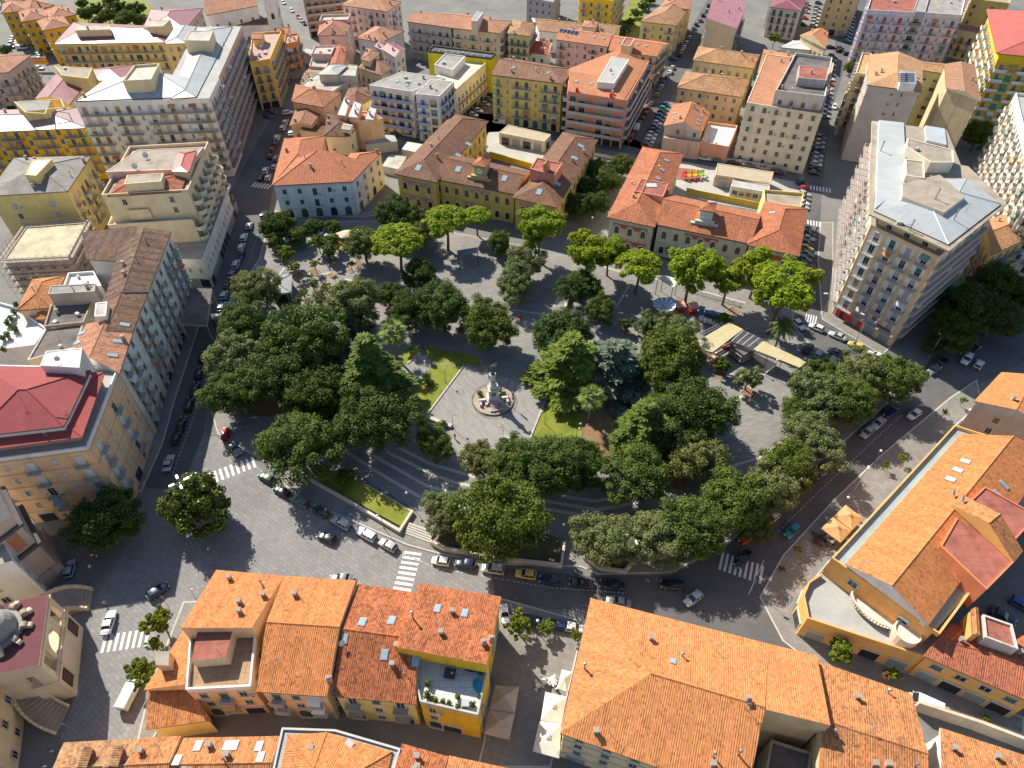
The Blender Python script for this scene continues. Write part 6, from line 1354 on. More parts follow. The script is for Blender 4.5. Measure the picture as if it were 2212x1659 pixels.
 wpos=[(h*.62,W*.44),(h*.62,-W*.44),(-h*.60,W*.44),(-h*.60,-W*.44)]
 hb=(s[-2][0]+.06,s[-2][1]*.72,s[-2][3]-.05);tb=(s[0][0]+.02,s[0][1]*.84,s[0][3]-.1)
 return dict(body=weldm(body.mesh('body')),windows=wins.mesh('windows'),wheel=wh.mesh('wheel'),rim=ri.mesh('rim'),hl=hl.mesh('headlight'),tl=tl.mesh('tail_light'),wpos=wpos,rd=rd,hb=hb,tb=tb)
def weldm(me):
 class X:pass
 x=X();x.data=me;weld(x,True,.002);me.polygons.foreach_set('use_smooth',[True]*len(me.polygons));return me
CARP={k:car_parts(k)for k in('hatch','small','sedan','suv','van','pickup')}
KNAME={'hatch':'hatchback','small':'small car','sedan':'saloon car','suv':'estate car','van':'van','pickup':'lorry'}
def joined(kind):
 key=('joined',kind)
 if key in CARP:return CARP[key]
 c=CARP[kind];mb=MB();mb.mi(paint('white'));merge(mb,c['body'],Matrix());merge(mb,c['windows'],Matrix())
 for x,y in c['wpos']:merge(mb,c['wheel'],Matrix.Translation((x,y,c['rd'])))
 CARP[key]=mb.mesh('body');return CARP[key]
def car(kind,col,x,y,hx,hy,label,group='parked cars',gz=.01,full=True,rev=False):
 """x,y: photo point at the car's middle (0.7 m up); hx,hy: photo vector along which it points"""
 p=P(x,y,.7);q=P(x+hx,y+hy,.7);d=q-p;a=math.atan2(d.y,d.x)
 c=CARP[kind];cat='van' if kind=='van' else 'lorry' if kind=='pickup' else 'car'
 if full:
  t=empty('parked_van' if kind=='van' else 'parked_car' if kind!='pickup' else 'parked_lorry',(p.x,p.y,gz),a,label,cat,group)
  b=inst('body',c['body'],t,(0,0,0));b.material_slots[0].link='OBJECT';b.material_slots[0].material=paint(col)
  inst('windows',c['windows'],t,(0,0,0))
  for wx,wy in c['wpos']:
   w=inst('wheel',c['wheel'],t,(wx,wy,c['rd']));inst('rim',c['rim'],w,(0,0,0))
  for s in(-1,1):
   inst('headlight',c['hl'],t,(c['hb'][0],s*c['hb'][1],c['hb'][2]));inst('tail_light',c['tl'],t,(c['tb'][0],s*c['tb'][1],c['tb'][2]))
  return t
 o=bpy.data.objects.new('parked_van' if kind=='van' else 'parked_car',joined(kind));COL.objects.link(o)
 o.location=(p.x,p.y,gz);o.rotation_euler=(0,0,a);o.material_slots[0].link='OBJECT';o.material_slots[0].material=paint(col)
 return tag(o,label,cat,group)
ORD='first second third fourth fifth sixth seventh eighth ninth tenth eleventh twelfth thirteenth fourteenth fifteenth sixteenth'.split()
def row(items,heading,where,group,full=True):
 """items: (kind, colour, x, y); listed along the row"""
 for i,(k,c,x,y)in enumerate(items):
  car(k,c,x,y,heading[0],heading[1],'%s %s, %s %s'%({'navy':'dark blue','lightblue':'pale blue'}.get(c,c),KNAME[k],ORD[i],where),group,full=full)
GP='parked cars along the streets'
row([('hatch','black',437,770),('hatch','black',430,805),('sedan','black',420,840),('suv','black',408,874),('sedan','black',391,916),('hatch','black',380,945),('sedan','silver',364,1000)],(30,-100),'from the top in the shaded lower row of the left street',GP)
row([('hatch','white',538,487),('suv','white',527,513),('hatch','white',522,533),('suv','silver',510,571),('sedan','grey',500,592),('hatch','black',491,615),('hatch','silver',484,637),('hatch','lightblue',479,662),('hatch','grey',469,688)],(14,-40),'from the top in the upper row of the left street',GP)
car('hatch','black',521,551,-14,40,'black hatchback driving down the left street with its tail lamps towards us','moving cars')
car('small','red',487,936,4,-30,'bright red car in the sun under the left corner oak');car('sedan','grey',507,968,22,30,'dark grey car behind the bright red one at the left corner')
row([('hatch','green',575,1031),('hatch','black',608,1060),('suv','grey',649,1082),('hatch','green',693,1105),('suv','silver',737,1129),('suv','white',792,1154),('hatch','silver',838,1177)],(-44,-25),'from the left in the curved row on the setts',GP)
car('hatch','black',706,1161,-44,-16,'black hatchback driving on the sunny stone paved road','moving cars')
row([('small','white',952,1212),('hatch','navy',1005,1217),('suv','silver',1065,1229),('hatch','yellow',1136,1240),('hatch','navy',1188,1253),('sedan','black',1256,1259),('sedan','black',1322,1263)],(-60,-9),'right of the front crossing under the oaks',GP)
car('sedan','grey',1336,1299,-60,-11,'grey car half hidden behind the huge hipped roof');car('suv','black',1453,1264,-60,-6,'black estate car parked alone at the road bend');car('hatch','silver',1498,1292,-36,26,'silver hatchback driving round the road bend','moving cars')
car('sedan','black',1606,1207,-34,38,'black saloon car on the lower right crossing','moving cars');car('hatch','teal',1711,1146,-30,32,'teal hatchback driving on the right street','moving cars');car('hatch','white',1975,895,-32,22,'white car with black roof driving on the right street','moving cars')
row([('small','red',1613,1161),('hatch','white',1667,1119),('suv','white',1719,1064),('sedan','black',1750,1041),('sedan','grey',1784,1012),('hatch','silver',1873,934),('sedan','silver',1897,914),('sedan','navy',1925,889)],(-32,29),'from below in the row under the right street oaks',GP)
row([('hatch','white',1764,707),('sedan','silver',1809,725),('hatch','yellow',1849,746),('sedan','white',1893,768)],(-34,-15),'from the left in front of the red shop fronts',GP)
row([('sedan','black',1746,752),('hatch','silver',1769,764),('hatch','silver',1799,778)],(18,-24),'beside the long pergola',GP)
car('sedan','grey',1809,762,34,14,'dark grey car parked crosswise beside the pergola row');car('hatch','white',1726,701,20,20,'white car half hidden by the date palm')
row([('sedan','grey',2019,797),('hatch','black',2039,781),('sedan','black',2104,753)],(30,-22),'in the dark avenue below the plane trees',GP)
car('suv','white',2088,776,-26,34,'white estate car in the shaded avenue','moving cars');car('hatch','white',2115,787,22,-32,'white hatchback next to the estate car in the shaded avenue','moving cars')
row([('sedan','silver',1746,492),('hatch','black',1746,503),('sedan','silver',1746,514),('hatch','navy',1743,525),('hatch','olive',1742,535),('sedan','grey',1743,547),('hatch','teal',1738,558),('sedan','black',1737,570),('hatch','white',1734,582),('sedan','white',1731,593)],(34,10),'from the top in the row beside the stone school',GP)
row([('hatch','silver',1738,418),('hatch','grey',1737,427),('hatch','white',1735,437),('hatch','silver',1734,446)],(28,7),'from the top in the short row behind the stone school',GP)
car('small','red',1738,405,30,-6,'bright red car at the crossing behind the stone school');car('hatch','black',1732,395,28,4,'black car behind the bright red one at the crossing')
row([('hatch',c,1773-i*1.55,296+i*9.6)for i,c in enumerate(['grey','silver','silver','navy','silver','silver','white','black','black'])],(24,6),'from the top in the row beside the tall cream house',GP)
row([('hatch',c,1799-i*1.3,120+i*10)for i,c in enumerate(['grey','teal','silver','grey','navy','white','red','silver','silver','navy','black','blue','grey','silver'])],(20,4),'from the top in the row beside the grey attic',GP)
car('small','white',1803,230,2,20,'small white van like car turning at the upper right junction','moving cars')
row([('hatch',c,1438-i*3.6,226+i*7.9)for i,c in enumerate(['navy','teal','black','blue','blue','white','blue','navy','silver','white','silver','blue'])],(20,5),'from the top of the slanted row in the straight street',GP)
car('hatch','red',1396,313,22,5,'red car at the lower end of the slanted row in the straight street')
row([('hatch','grey',1407,222),('hatch','red',1400,234),('hatch','red',1396,244),('hatch','green',1389,255),('hatch','grey',1383,264)],(8,-14),'from the top along the pink renovated house',GP)
car('van','white',1376,276,8,-16,'white van beside the pink renovated house');car('pickup','red',1362,298,-10,22,'red lorry with a load beside the pink renovated house')
car('sedan','black',1453,126,20,1,'black car parked crosswise at the top of the straight street')
row([('hatch',c,x,y)for c,x,y in[('navy',1469,118),('yellow',1473,110),('white',1478,101),('silver',1484,92),('silver',1490,80),('lightblue',1492,69),('grey',1499,60),('navy',1504,52),('grey',1513,43),('black',1519,32),('olive',1527,22),('navy',1531,11)]],(4,-12),'from below in the far part of the straight street',GP,False)
row([('hatch',c,x,y)for c,x,y in[('silver',1453,145),('white',1448,155),('blue',1440,167),('blue',1433,177),('silver',1429,186),('grey',1424,195),('olive',1420,204)]],(8,-14),'from the top in the middle part of the straight street',GP)
row([('sedan','black',1492,336),('sedan','white',1522,341),('hatch','teal',1553,346),('sedan','black',1586,350),('sedan','grey',1620,356),('sedan','silver',1650,361),('sedan','black',1681,371)],(30,5),'from the left behind the stone school yard',GP)
row([('sedan','silver',833,284),('sedan','black',857,288),('sedan','silver',883,291),('suv','grey',913,296)],(26,4),'from the left below the grey house with blue balconies',GP)
row([('hatch',c,x,y)for c,x,y in[('white',1023,247),('white',1034,238),('maroon',1040,231),('beige',1049,224),('grey',1057,214),('black',1062,206)]],(20,5),'from below beside the long cream building',GP)
car('van','white',1079,263,-24,-3,'white delivery van behind the yellow school yard');car('hatch','silver',1112,264,22,4,'silver car beside the white delivery van')
row([('suv','white',617,264),('suv','white',611,276),('hatch','white',629,287),('suv','white',599,297),('hatch','black',594,310),('small','red',588,322),('hatch','maroon',583,336)],(10,-24),'from the top in the narrow left street above the blue house',GP)
row([('suv','grey',596,342),('hatch','silver',592,360),('suv','white',574,368),('hatch','white',579,383),('hatch','black',563,383)],(9,-24),'from the top in the narrow left street beside the blue house',GP)
car('sedan','maroon',585,241,24,2,'maroon car crossing below the ochre palazzo');car('suv','white',622,243,22,-3,'white car crossing below the ochre palazzo');car('hatch','black',569,464,6,-22,'black car waiting at the crossing left of the blue house');car('hatch','blue',578,250,20,6,'dark blue car beside the ochre palazzo');car('hatch','blue',661,138,4,-16,'blue car in the sun gap of the narrow left street')
row([('hatch',c,x,y)for c,x,y in[('white',630,22),('red',644,36),('silver',650,43),('black',657,50)]],(8,12),'from the top below the brown brick balconies',GP,False)
car('hatch','white',612,5,8,12,'white car at the very top of the left road',full=False)
car('van','white',47,103,18,0,'white minibus in the yard below the brick cube houses')
row([('hatch',c,x,y)for c,x,y in[('black',25,100),('white',28,92),('silver',29,87),('white',31,81)]],(16,0),'from below in the upper left yard',GP,False)
row([('hatch',c,x,y)for c,x,y in[('maroon',92,101),('lightblue',85,111),('white',86,117),('white',90,121),('lightblue',88,126),('white',86,146)]],(16,2),'from the top beside the orange billboard',GP,False)
row([('hatch',c,x,y)for c,x,y in[('blue',5,3),('white',4,8),('blue',6,12),('white',3,16)]],(14,0),'from the top in the picture corner',GP,False)
row([('hatch',c,x,y)for c,x,y in[('silver',1745,8),('grey',1743,16),('silver',1742,25),('red',1739,38),('navy',1735,52)]],(12,2),'from the top on the left of the small car park',GP,False)
row([('hatch',c,x,y)for c,x,y in[('navy',1769,6),('grey',1766,16),('silver',1765,23),('silver',1763,31),('silver',1761,39),('silver',1760,46),('white',1758,54)]],(12,2),'from the top on the right of the small car park',GP,False)
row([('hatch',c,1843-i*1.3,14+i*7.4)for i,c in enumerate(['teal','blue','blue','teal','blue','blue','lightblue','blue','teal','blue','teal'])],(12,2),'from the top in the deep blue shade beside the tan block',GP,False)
row([('sedan','black',1794,101),('hatch','grey',1814,102),('sedan','black',1816,109),('hatch','green',1830,115)],(16,0),'from the left at the corner of the lilac block',GP,False)
car('van','white',1997,1521,-36,-16,'white van parked in the shop lane beside the beige wall');car('sedan','navy',2166,1330,40,22,'dark blue car behind the striped red terrace box');car('hatch','blue',2206,1306,36,20,'blue car at the right edge in the shaded back yard')
car('hatch','lightblue',150,1229,8,-34,'pale blue car beside the church portico');car('hatch','navy',341,1276,32,-22,'dark blue car in the shade at the front left','moving cars');car('sedan','white',235,1344,12,-40,'white saloon car at the left crossing','moving cars');car('van','white',281,1500,18,-36,'white box van parked beside the orange end house')
car('hatch','black',1150,1340,40,6,'black car behind the bright round tree by the yellow corner house');car('hatch','navy',1203,1350,-40,-6,'dark blue car behind the small alley tree');car('small','white',1241,1356,36,5,'white car with grey windows beside the huge hipped roof');car('sedan','grey',737,1250,-44,-2,'grey car peeping out behind the plain orange roof');car('small','white',1090,1325,3,20,'white car nose beside the yellow corner house')
car('hatch','navy',2065,373,10,22,'dark blue car in the courtyard behind the wedge shaped block');car('hatch','lightblue',2061,382,10,20,'pale blue car in the courtyard behind the wedge shaped block')
# ==== h_props
STONE=stucco((.60,.58,.54),.4);STONEP=stucco((.52,.42,.40),.3);BRONZE=plain('bronze',(.10,.17,.14),.5,.3,3,.4);IRON=plain('iron',(.05,.055,.06),.5);DECK=paving('monument_deck',(.46,.38,.30),1.0,.6,.4,.1,.7,.2,.03)
mp=P(1066,866,ZP+.012);ang=0.16
mt=empty('war_monument',mp,ang,'tall white stone war monument with bronze statue on a round railed base','monument')
mt.scale=(1.04,1.04,1.03)
def mpart(name,fn,mat_=None,smooth=False,parent=None):
 mb=MB();fn(mb);me=mb.mesh(name,smooth);o=bpy.data.objects.new(name,me);COL.objects.link(o);o.parent=parent or mt;return o
mpart('base',lambda m:(m.lathe((0,0,0),[(0,0),(4.6,0),(4.6,.18),(4.45,.18),(4.45,.36),(0,.36)],DECK,40)))
def _ped(m):
 for w,d,z0,z1 in((3.0,2.7,.36,1.2),(2.5,2.3,1.2,2.0),(2.1,2.0,2.0,4.0),(2.3,2.2,4.0,4.3),(1.5,1.5,4.3,5.2)):m.box((0,0,(z0+z1)/2),(w,d,z1-z0-.002),STONE)
 for k in range(6):m.box((-.15,-1.5-.32*k,.36+(6-k)*.16/2),(1.5,.32,(6-k)*.16),STONEP)
 for sx in(-1,1):
  m.box((sx*2.5,-.35,.85),(1.6,.5,.98),STONE);m.box((sx*3.0,-1.0,.75),(.5,1.5,.76),STONEP);m.box((sx*1.75,-1.2,.6),(.5,.8,.5),STONE)
 for k in range(5):m.box((-.9+.55*k,-3.4-.12*(k%2),.56),(.5,.36,.4+.06*(k%2)),STONEP,rz=.2*k)
mpart('pedestal',_ped)
mpart('column',lambda m:m.lathe((0,0,5.2),[(.85,0),(.85,.25),(.62,.35),(.52,2.9),(.62,3.0),(.72,3.2),(.72,3.35),(.35,3.4)],STONE,14))
def _rail(m):
 for k in range(48):
  a=2*math.pi*k/48;m.tube((4.75*math.cos(a),4.75*math.sin(a),0),(4.75*math.cos(a),4.75*math.sin(a),.75),.025,.025,IRON,4)
 for z in(.4,.75):
  for k in range(48):
   a,b=2*math.pi*k/48,2*math.pi*(k+1)/48;m.tube((4.75*math.cos(a),4.75*math.sin(a),z),(4.75*math.cos(b),4.75*math.sin(b),z),.03,.03,IRON,4,False)
mpart('railing',_rail)
def _plq(m):
 m.box((0,-1.01,3.1),(.9,.05,1.1),BRONZE);m.box((.1,-.55,6.6),(.4,.12,.5),BRONZE)
mpart('plaque',_plq)
def _plants(m):
 rg=_r.Random(5);m.mi(LEAF['oak'])
 for c,r in((Vector((-2.5,.9,1.0)),.8),(Vector((2.2,.9,.9)),.9),(Vector((2.9,.3,.8)),.6),(Vector((-2.9,1.6,1.4)),.6),(Vector((1.6,1.9,.8)),.7)):leaves(m,c,r,130,LEAF['oak'],rg,.28)
mpart('planting',_plants)
def skin_figure(name,joints,edges,radii,mat,parent=None,loc=(0,0,0),scale=1.0,sub=1):
 me=bpy.data.meshes.new(name);me.from_pydata([Vector(j)*scale for j in joints],edges,[]);me.materials.append(mat)
 o=bpy.data.objects.new(name,me);COL.objects.link(o)
 if parent:o.parent=parent
 o.location=loc
 sk=o.modifiers.new('skin','SKIN');sk.use_smooth_shade=True
 lay=me.skin_vertices.new(name='skin')if not me.skin_vertices else me.skin_vertices[0]
 for i,r in enumerate(radii):
  lay.data[i].radius=(r*scale,r*scale);lay.data[i].use_root=(i==0)
 if sub:ss=o.modifiers.new('sub','SUBSURF');ss.levels=sub;ss.render_levels=sub
 return o
HUM=[(0,0,.95),(0,0,1.2),(0,0,1.42),(0,0,1.53),(0,-.01,1.66),(0,-.01,1.74),(.19,0,1.40),(.27,-.04,1.13),(.28,-.14,.90),(-.19,0,1.40),(-.27,.02,1.13),(-.28,.06,.88),(.10,0,.90),(.12,-.08,.50),(.12,-.06,.08),(.13,-.2,.04),(-.10,0,.90),(-.11,.06,.50),(-.11,.18,.10),(-.12,.06,.04)]
HED=[(0,1),(1,2),(2,3),(3,4),(4,5),(2,6),(6,7),(7,8),(2,9),(9,10),(10,11),(0,12),(12,13),(13,14),(14,15),(0,16),(16,17),(17,18),(18,19)]
HRD=[.15,.14,.15,.06,.105,.07,.075,.05,.04,.075,.05,.04,.095,.065,.045,.04,.095,.065,.045,.04]
stj=list(HUM);stj[7]=(.35,-.05,1.62);stj[8]=(.42,-.1,1.92)
stat=skin_figure('statue',stj,HED,[r*1.15 for r in HRD],BRONZE,mt,(0,0,8.55),1.55)
def _wing(m):
 for sx in(-1,1):
  for k in range(5):m.box(None,(.10,.06,1.0-.12*k),BRONZE,M=Matrix.Translation((sx*(.25+.13*k),.22,2.2-.06*k))@Matrix.Rotation(-sx*.35,4,'Y'))
 m.box((.66,-.16,3.15),(.5,.08,.5),BRONZE)
 m.lathe((0,0,0),[(.55,0),(.5,.1),(.42,.9),(.3,1.4)],BRONZE,10)
w=mpart('wings',_wing,parent=stat)
fp=empty('flagpole',P(1106,876,ZP+.4),0,'steel flagpole with hanging green white and red flag beside the monument','flagpole')
mb=MB();mb.tube((0,0,0),(0,0,7.5),.06,.035,plain('pole_steel',(.45,.46,.47),.35,metal=.6),8);mb.ball((0,0,7.56),.08,plain('pole_steel',(.45,.46,.47),.35,metal=.6),8,6)
o=bpy.data.objects.new('pole',mb.mesh('pole'));COL.objects.link(o);o.parent=fp
mb=MB()
for i,cc in enumerate(((.02,.26,.09),(.72,.72,.70),(.55,.03,.04))):
 m=plain('flag_cloth',cc,.9)
 for k in range(6):
  z0,z1=4.3-i*.75,4.3-(i+1)*.75;t0,t1=k/6,(k+1)/6
  f=lambda t,z:Vector((.07+.36*t,.07*math.sin(t*9+z*1.3)-.05*t,z-.25*t))
  mb.face([f(t0,z1),f(t1,z1),f(t1,z0),f(t0,z0)],m)
o=bpy.data.objects.new('flag',mb.mesh('flag'));COL.objects.link(o);o.parent=fp
GLOBE=plain('globe_glass',(.75,.76,.76),.2,.03);POST=plain('lamp_post',(.10,.13,.13),.5)
def lamp(kind,x,y,h,label,gz=ZP,a=0.0,group='street lamps'):
 p=P(x,y,gz);t=empty('street_lamp',p,a,label,'street lamp',group)
 mb=MB();gl=[];hd=MB()
 if kind=='globe':
  mb.tube((0,0,0),(0,0,.5),.11,.08,POST,8);mb.tube((0,0,.5),(0,0,h),.055,.04,POST,8)
  prev=Vector((0,0,h))
  for k in range(1,7):
   b=math.pi*k/6;q=Vector((.35-.35*math.cos(b),0,h+.35*math.sin(b)));mb.tube(prev,q,.03,.03,POST,6);prev=q
  gl=[Vector((.7,0,h-.15))];rad=.26
 elif kind=='post':
  mb.tube((0,0,0),(0,0,h),.07,.05,POST,8);gl=[Vector((0,0,h+.22))];rad=.28
 elif kind=='twin':
  mb.tube((0,0,0),(0,0,h),.07,.05,POST,8)
  mb.tube((-.55,0,h),(.55,0,h),.03,.03,POST,6);gl=[Vector((-.55,0,h+.22)),Vector((.55,0,h+.22))];rad=.26
 else:
  mb.tube((0,0,0),(0,0,h),.11,.06,plain('galvanised',(.4,.42,.43),.4,metal=.5),8);n={'tri':3,'one':1,'quad':4}[kind]
  for k in range(n):
   b=2*math.pi*k/n+.4;e=Vector((1.0*math.cos(b),1.0*math.sin(b),h+.25));mb.tube((0,0,h-.1),e,.04,.03,POST,6)
   hd.box(None,(.95,.38,.2),GLOBE,M=Matrix.Translation(e+Vector((.35*math.cos(b),.35*math.sin(b),.02)))@Matrix.Rotation(b,4,'Z'))
 o=bpy.data.objects.new('post',mb.mesh('post'));COL.objects.link(o);o.parent=t
 for g_ in gl:
  m2=MB();m2.ball((0,0,0),rad,GLOBE,12,8);me=m2.mesh('globe',True);inst('globe',me,t,g_)
 if hd.f:o=bpy.data.objects.new('lamp_head',hd.mesh('lamp_head'));COL.objects.link(o);o.parent=t
for a in[('globe',889,1094,4.4,'globe lamp by the bicycle racks on the stone bands',ZP,2.6),('globe',1087,948,4.4,'green globe lamp at the foot of the monument square',ZP,3.1),('globe',923,811,4.2,'globe lamp beside the stone path on the left lawn',ZP,2.0),('globe',963,827,4.2,'globe lamp on the left lawn nearest the monument square',ZP,1.6),('globe',1177,916,4.2,'globe lamp at the upper end of the right lawn',ZP,3.0),('globe',1245,943,4.2,'globe lamp at the right corner of the right lawn',ZP,.3),('globe',1256,955,4.6,'dark globe lamp on the path right of the right lawn',ZP,3.0),('globe',979,925,4.2,'globe lamp at the end of the low curved wall',ZP,.9),('globe',1216,1163,4.0,'globe lamp at the end of the front retaining wall',ZP,1.5),('tri',1356,1208,8.0,'tall white three headed lamp between the front oaks',ZP,.4),('quad',440,1130,13.5,'tall four headed lamp rising out of the magnolia',0,.2),('one',1831,1082,9.5,'tall single headed lamp on the right pavement',.12,.5),('post',1818,1098,3.6,'short globe lamp on the right pavement below the tall lamp',.12,0),('post',1888,998,3.6,'short globe lamp on the right pavement above the tall lamp',.12,0),('globe',829,1140,4.2,'globe lamp on the pavement before the raised lawn',ZP,2.9),('globe',935,1176,4.2,'globe lamp beside the steps near the front crossing',ZP,1.2),('globe',583,545,5.0,'globe lamp at the upper left plaza corner',ZP,2.2),('twin',1100,660,4.2,'twin globe lamp on the shaded path north of the monument',ZP,.2),('twin',1148,635,4.2,'twin globe lamp near the ramp wall',ZP,.2),('twin',1345,668,4.2,'twin globe lamp left of the swing ride',ZP,.1),('post',1553,636,6.0,'thin lamp post between the pines before the stone school',ZP,0),('one',1770,696,9.0,'street lamp at the corner of the wedge shaped block',.12,2.6),('one',1848,738,8.0,'street lamp beside the yellow car',.12,2.0),('post',1625,792,5.0,'lamp post leaning against the pergola kiosk',ZP,0),('post',1666,812,5.0,'lamp post below the long pergola',ZP,0),('post',1726,808,5.0,'lamp post at the end of the long pergola',ZP,0),('post',1536,800,5.5,'lamp post beside the orange fence',ZP,0),('post',1276,512,6.5,'cross shaped mast in the gap between the schools',0,0),('one',784,478,7.0,'street lamp at the corner of the pale blue house',0,.4),('post',1160,1365,4.2,'white globe lamp behind the small alley trees',.12,0),('globe',432,1306,4.5,'globe lamp at the orange end house',.12,1.8),('one',916,305,8,'street lamp below the grey house with blue balconies',0,2.8),('one',1465,312,7,'street lamp behind the stone school',0,1.0),('one',1357,318,7,'street lamp at the pink renovated house',0,1.4),('one',1785,248,9,'street lamp at the upper right junction',0,2.0),('post',681,636,6.5,'lamp post in the middle of the young tree grid',ZP,0),('one',2004,775,7,'street lamp below the wedge shaped block corner',0,1)]:
 lamp(*a)
PITK=plain('pit_kerb',(.52,.42,.33),.9);PITD=DIRT
def pit(x,y,w,label,a=.75):
 p=P(x,y,ZP);t=empty('tree_pit',p,a,label,'tree pit','square tree pits on the plaza')
 mb=MB()
 for k in range(4):
  b=k*math.pi/2;mb.box(None,(w+(.11 if k%2 else-.13),.12,.16+(.004 if k%2 else 0)),PITK,M=Matrix.Rotation(b,4,'Z')@Matrix.Translation((0,w/2,.06)))
 o=bpy.data.objects.new('kerb',mb.mesh('kerb'));COL.objects.link(o);o.parent=t
 mb=MB();mb.face([(-w/2,-w/2,.03),(w/2,-w/2,.03),(w/2,w/2,.03),(-w/2,w/2,.03)],PITD);o=bpy.data.objects.new('soil',mb.mesh('soil'));COL.objects.link(o);o.parent=t
for x,y,w,lb in[(642,596,3.2,'large pit at the kiosk corner'),(679,588,3.0,'large pit beside the bicycle rack'),(717,562,3.2,'large pit left of the yellow balloons'),(620,565,3.0,'pit below the plaza corner trees'),(699,613,1.8,'bare small pit in the grid'),(715,595,1.8,'empty pit at the top of the grid'),(726,620,1.8,'small pit right of the long lamp shadow'),(681,631,1.8,'small pit in the grid centre'),(709,637,1.8,'small pit beside the olive oak'),(663,648,1.8,'small pit right of the kiosk'),(692,655,1.8,'lowest pit of the grid'),(646,668,1.8,'pit before the kiosk door'),(758,585,1.8,'pit beside the dark tree shadow'),(775,569,2.2,'pit under the spreading oak'),(1618,850,3.0,'pit of the lone right plaza tree'),(1397,732,2.4,'pit of the grey olive tree'),(1350,716,2.2,'pit left of the grey olive tree'),(1240,692,2.4,'pit of the ramp wall tree'),(1720,912,2.4,'pit at the right plaza edge'),(1499,658,2.6,'pit of the bent trunk pine'),(1584,672,2.6,'pit of the pine behind the dragon ride'),(1555,808,2.6,'pit beside the orange fence'),(1124,688,2.2,'pit of the lower grey olive tree'),(1314,700,2.4,'pit below the ramp wall trees'),(945,992,2.4,'pit of the thin oak on the stone bands')]:
 pit(x,y,w,lb)
def wallrun(name,pts,h,w,mat,label,z0=0.0,cat='wall'):
 q=[P(*p)for p in pts];mb=MB()
 for i in range(len(q)-1):
  a,c=q[i],q[i+1];d=c-a;L=d.length
  mb.box(None,(L+(w*.9 if i%2==0 else-w*.9),w,h-z0+(.006 if i%2 else 0)),mat,M=Matrix.Translation((a+c)/2+Vector((0,0,z0+(h-z0)/2)))@Matrix.Rotation(math.atan2(d.y,d.x),4,'Z'))
 o=mb.obj(name);return tag(o,label,cat)
LIMEW=stucco((.58,.53,.46),.3)
wallrun('planter_wall',[(673,1040),(770,1096),(864,1152),(891,1110)],1.1,.5,LIMEW,'pale stone wall around the raised front lawn',0)
wallrun('planter_wall',[(891,1108),(790,1050)],.55,.3,LIMEW,'thin kerb wall between the raised front lawn and the bicycle racks',0)
sheet('lawn',[(680,1038),(770,1088),(866,1140),(888,1108),(775,1042),(720,1020)],.62,GRASS)
wallrun('retaining_wall',[(933,1176),(960,1190),(1080,1212),(1212,1226),(1219,1176)],1.3,.5,LIMEW,'stone retaining wall under the large front oak')
wallrun('retaining_wall',[(1262,1208),(1300,1232),(1348,1238),(1372,1212)],1.1,.5,LIMEW,'stone retaining wall under the rounded olive oak')
sheet('bare_earth',[(940,1176),(1080,1206),(1205,1220),(1214,1176),(1120,1120),(980,1130)],1.0,BED_SHADE);sheet('bare_earth',[(1265,1205),(1302,1226),(1346,1231),(1370,1208),(1340,1170)],.85,BED_SHADE)  # raised beds with the tree shade put into their colour
sa,sb=P(872,1150,0),P(932,1172,0);d=(sb-sa);L=d.length;d.normalize();nn=Vector((-d.y,d.x,0));mb=MB()
for k in range(5):mb.box(None,(L-.6,.45,.14*(k+1)),BANDM,M=Matrix.Translation((sa+sb)/2+nn*(.45*k)+Vector((0,0,ZP+.07*(k+1))))@Matrix.Rotation(math.atan2(d.y,d.x),4,'Z'))
tag(mb.obj('steps'),'shallow stone steps between the raised lawn and the retaining wall','steps')
for i,(x,y)in enumerate([(853,1030),(875,1040),(900,1055),(925,1070),(950,1086)]):
 t=empty('bicycle_rack',P(769+i*25.0,1030+i*15.2,ZP),-.62,'metal bicycle rack beside the raised lawn, %s from the left'%ORD[i],'bicycle rack','bicycle racks beside the raised lawn')
 mb=MB();mb.tube((-1,.45,.06),(1,.45,.06),.03,.03,IRON,6);mb.tube((-1,-.45,.06),(1,-.45,.06),.03,.03,IRON,6);o=bpy.data.objects.new('frame',mb.mesh('frame'));COL.objects.link(o);o.parent=t
 mb=MB()
 for k in range(6):
  prev=None
  for j in range(9):
   b=math.pi*j/8;q=Vector((-.9+.36*k,-.4*math.cos(b),.08+.62*math.sin(b)))
   if prev:mb.tube(prev,q,.025,.025,IRON,5,False)
   prev=q
 o=bpy.data.objects.new('hoops',mb.mesh('hoops'));COL.objects.link(o);o.parent=t
def quadbox(mb,c,z0,z1,mat,top=None,zc=None):
 pts=[P(x,y,z1 if zc is None else zc)for x,y in c];mb.prism(pts,z0,z1,mat,top,bottom=True);return pts
KI=building('kiosk','small glass kiosk with ribbed grey metal roof on the left plaza','kiosk',[dict(c=[(583,596),(631,591),(629,631),(583,636)],z=3.6,roof='hip',pitch=7,rc=ribbed((.26,.27,.28),.6,.6),w=(.12,.14,.15),oh=.5,th=.25,fascia=plain('white_fascia',(.66,.66,.64),.6),fl=1,gp='s',sp=3.2,fh=3.2)],near=1)
chimney(KI,[(596,596)],'brick',.5)
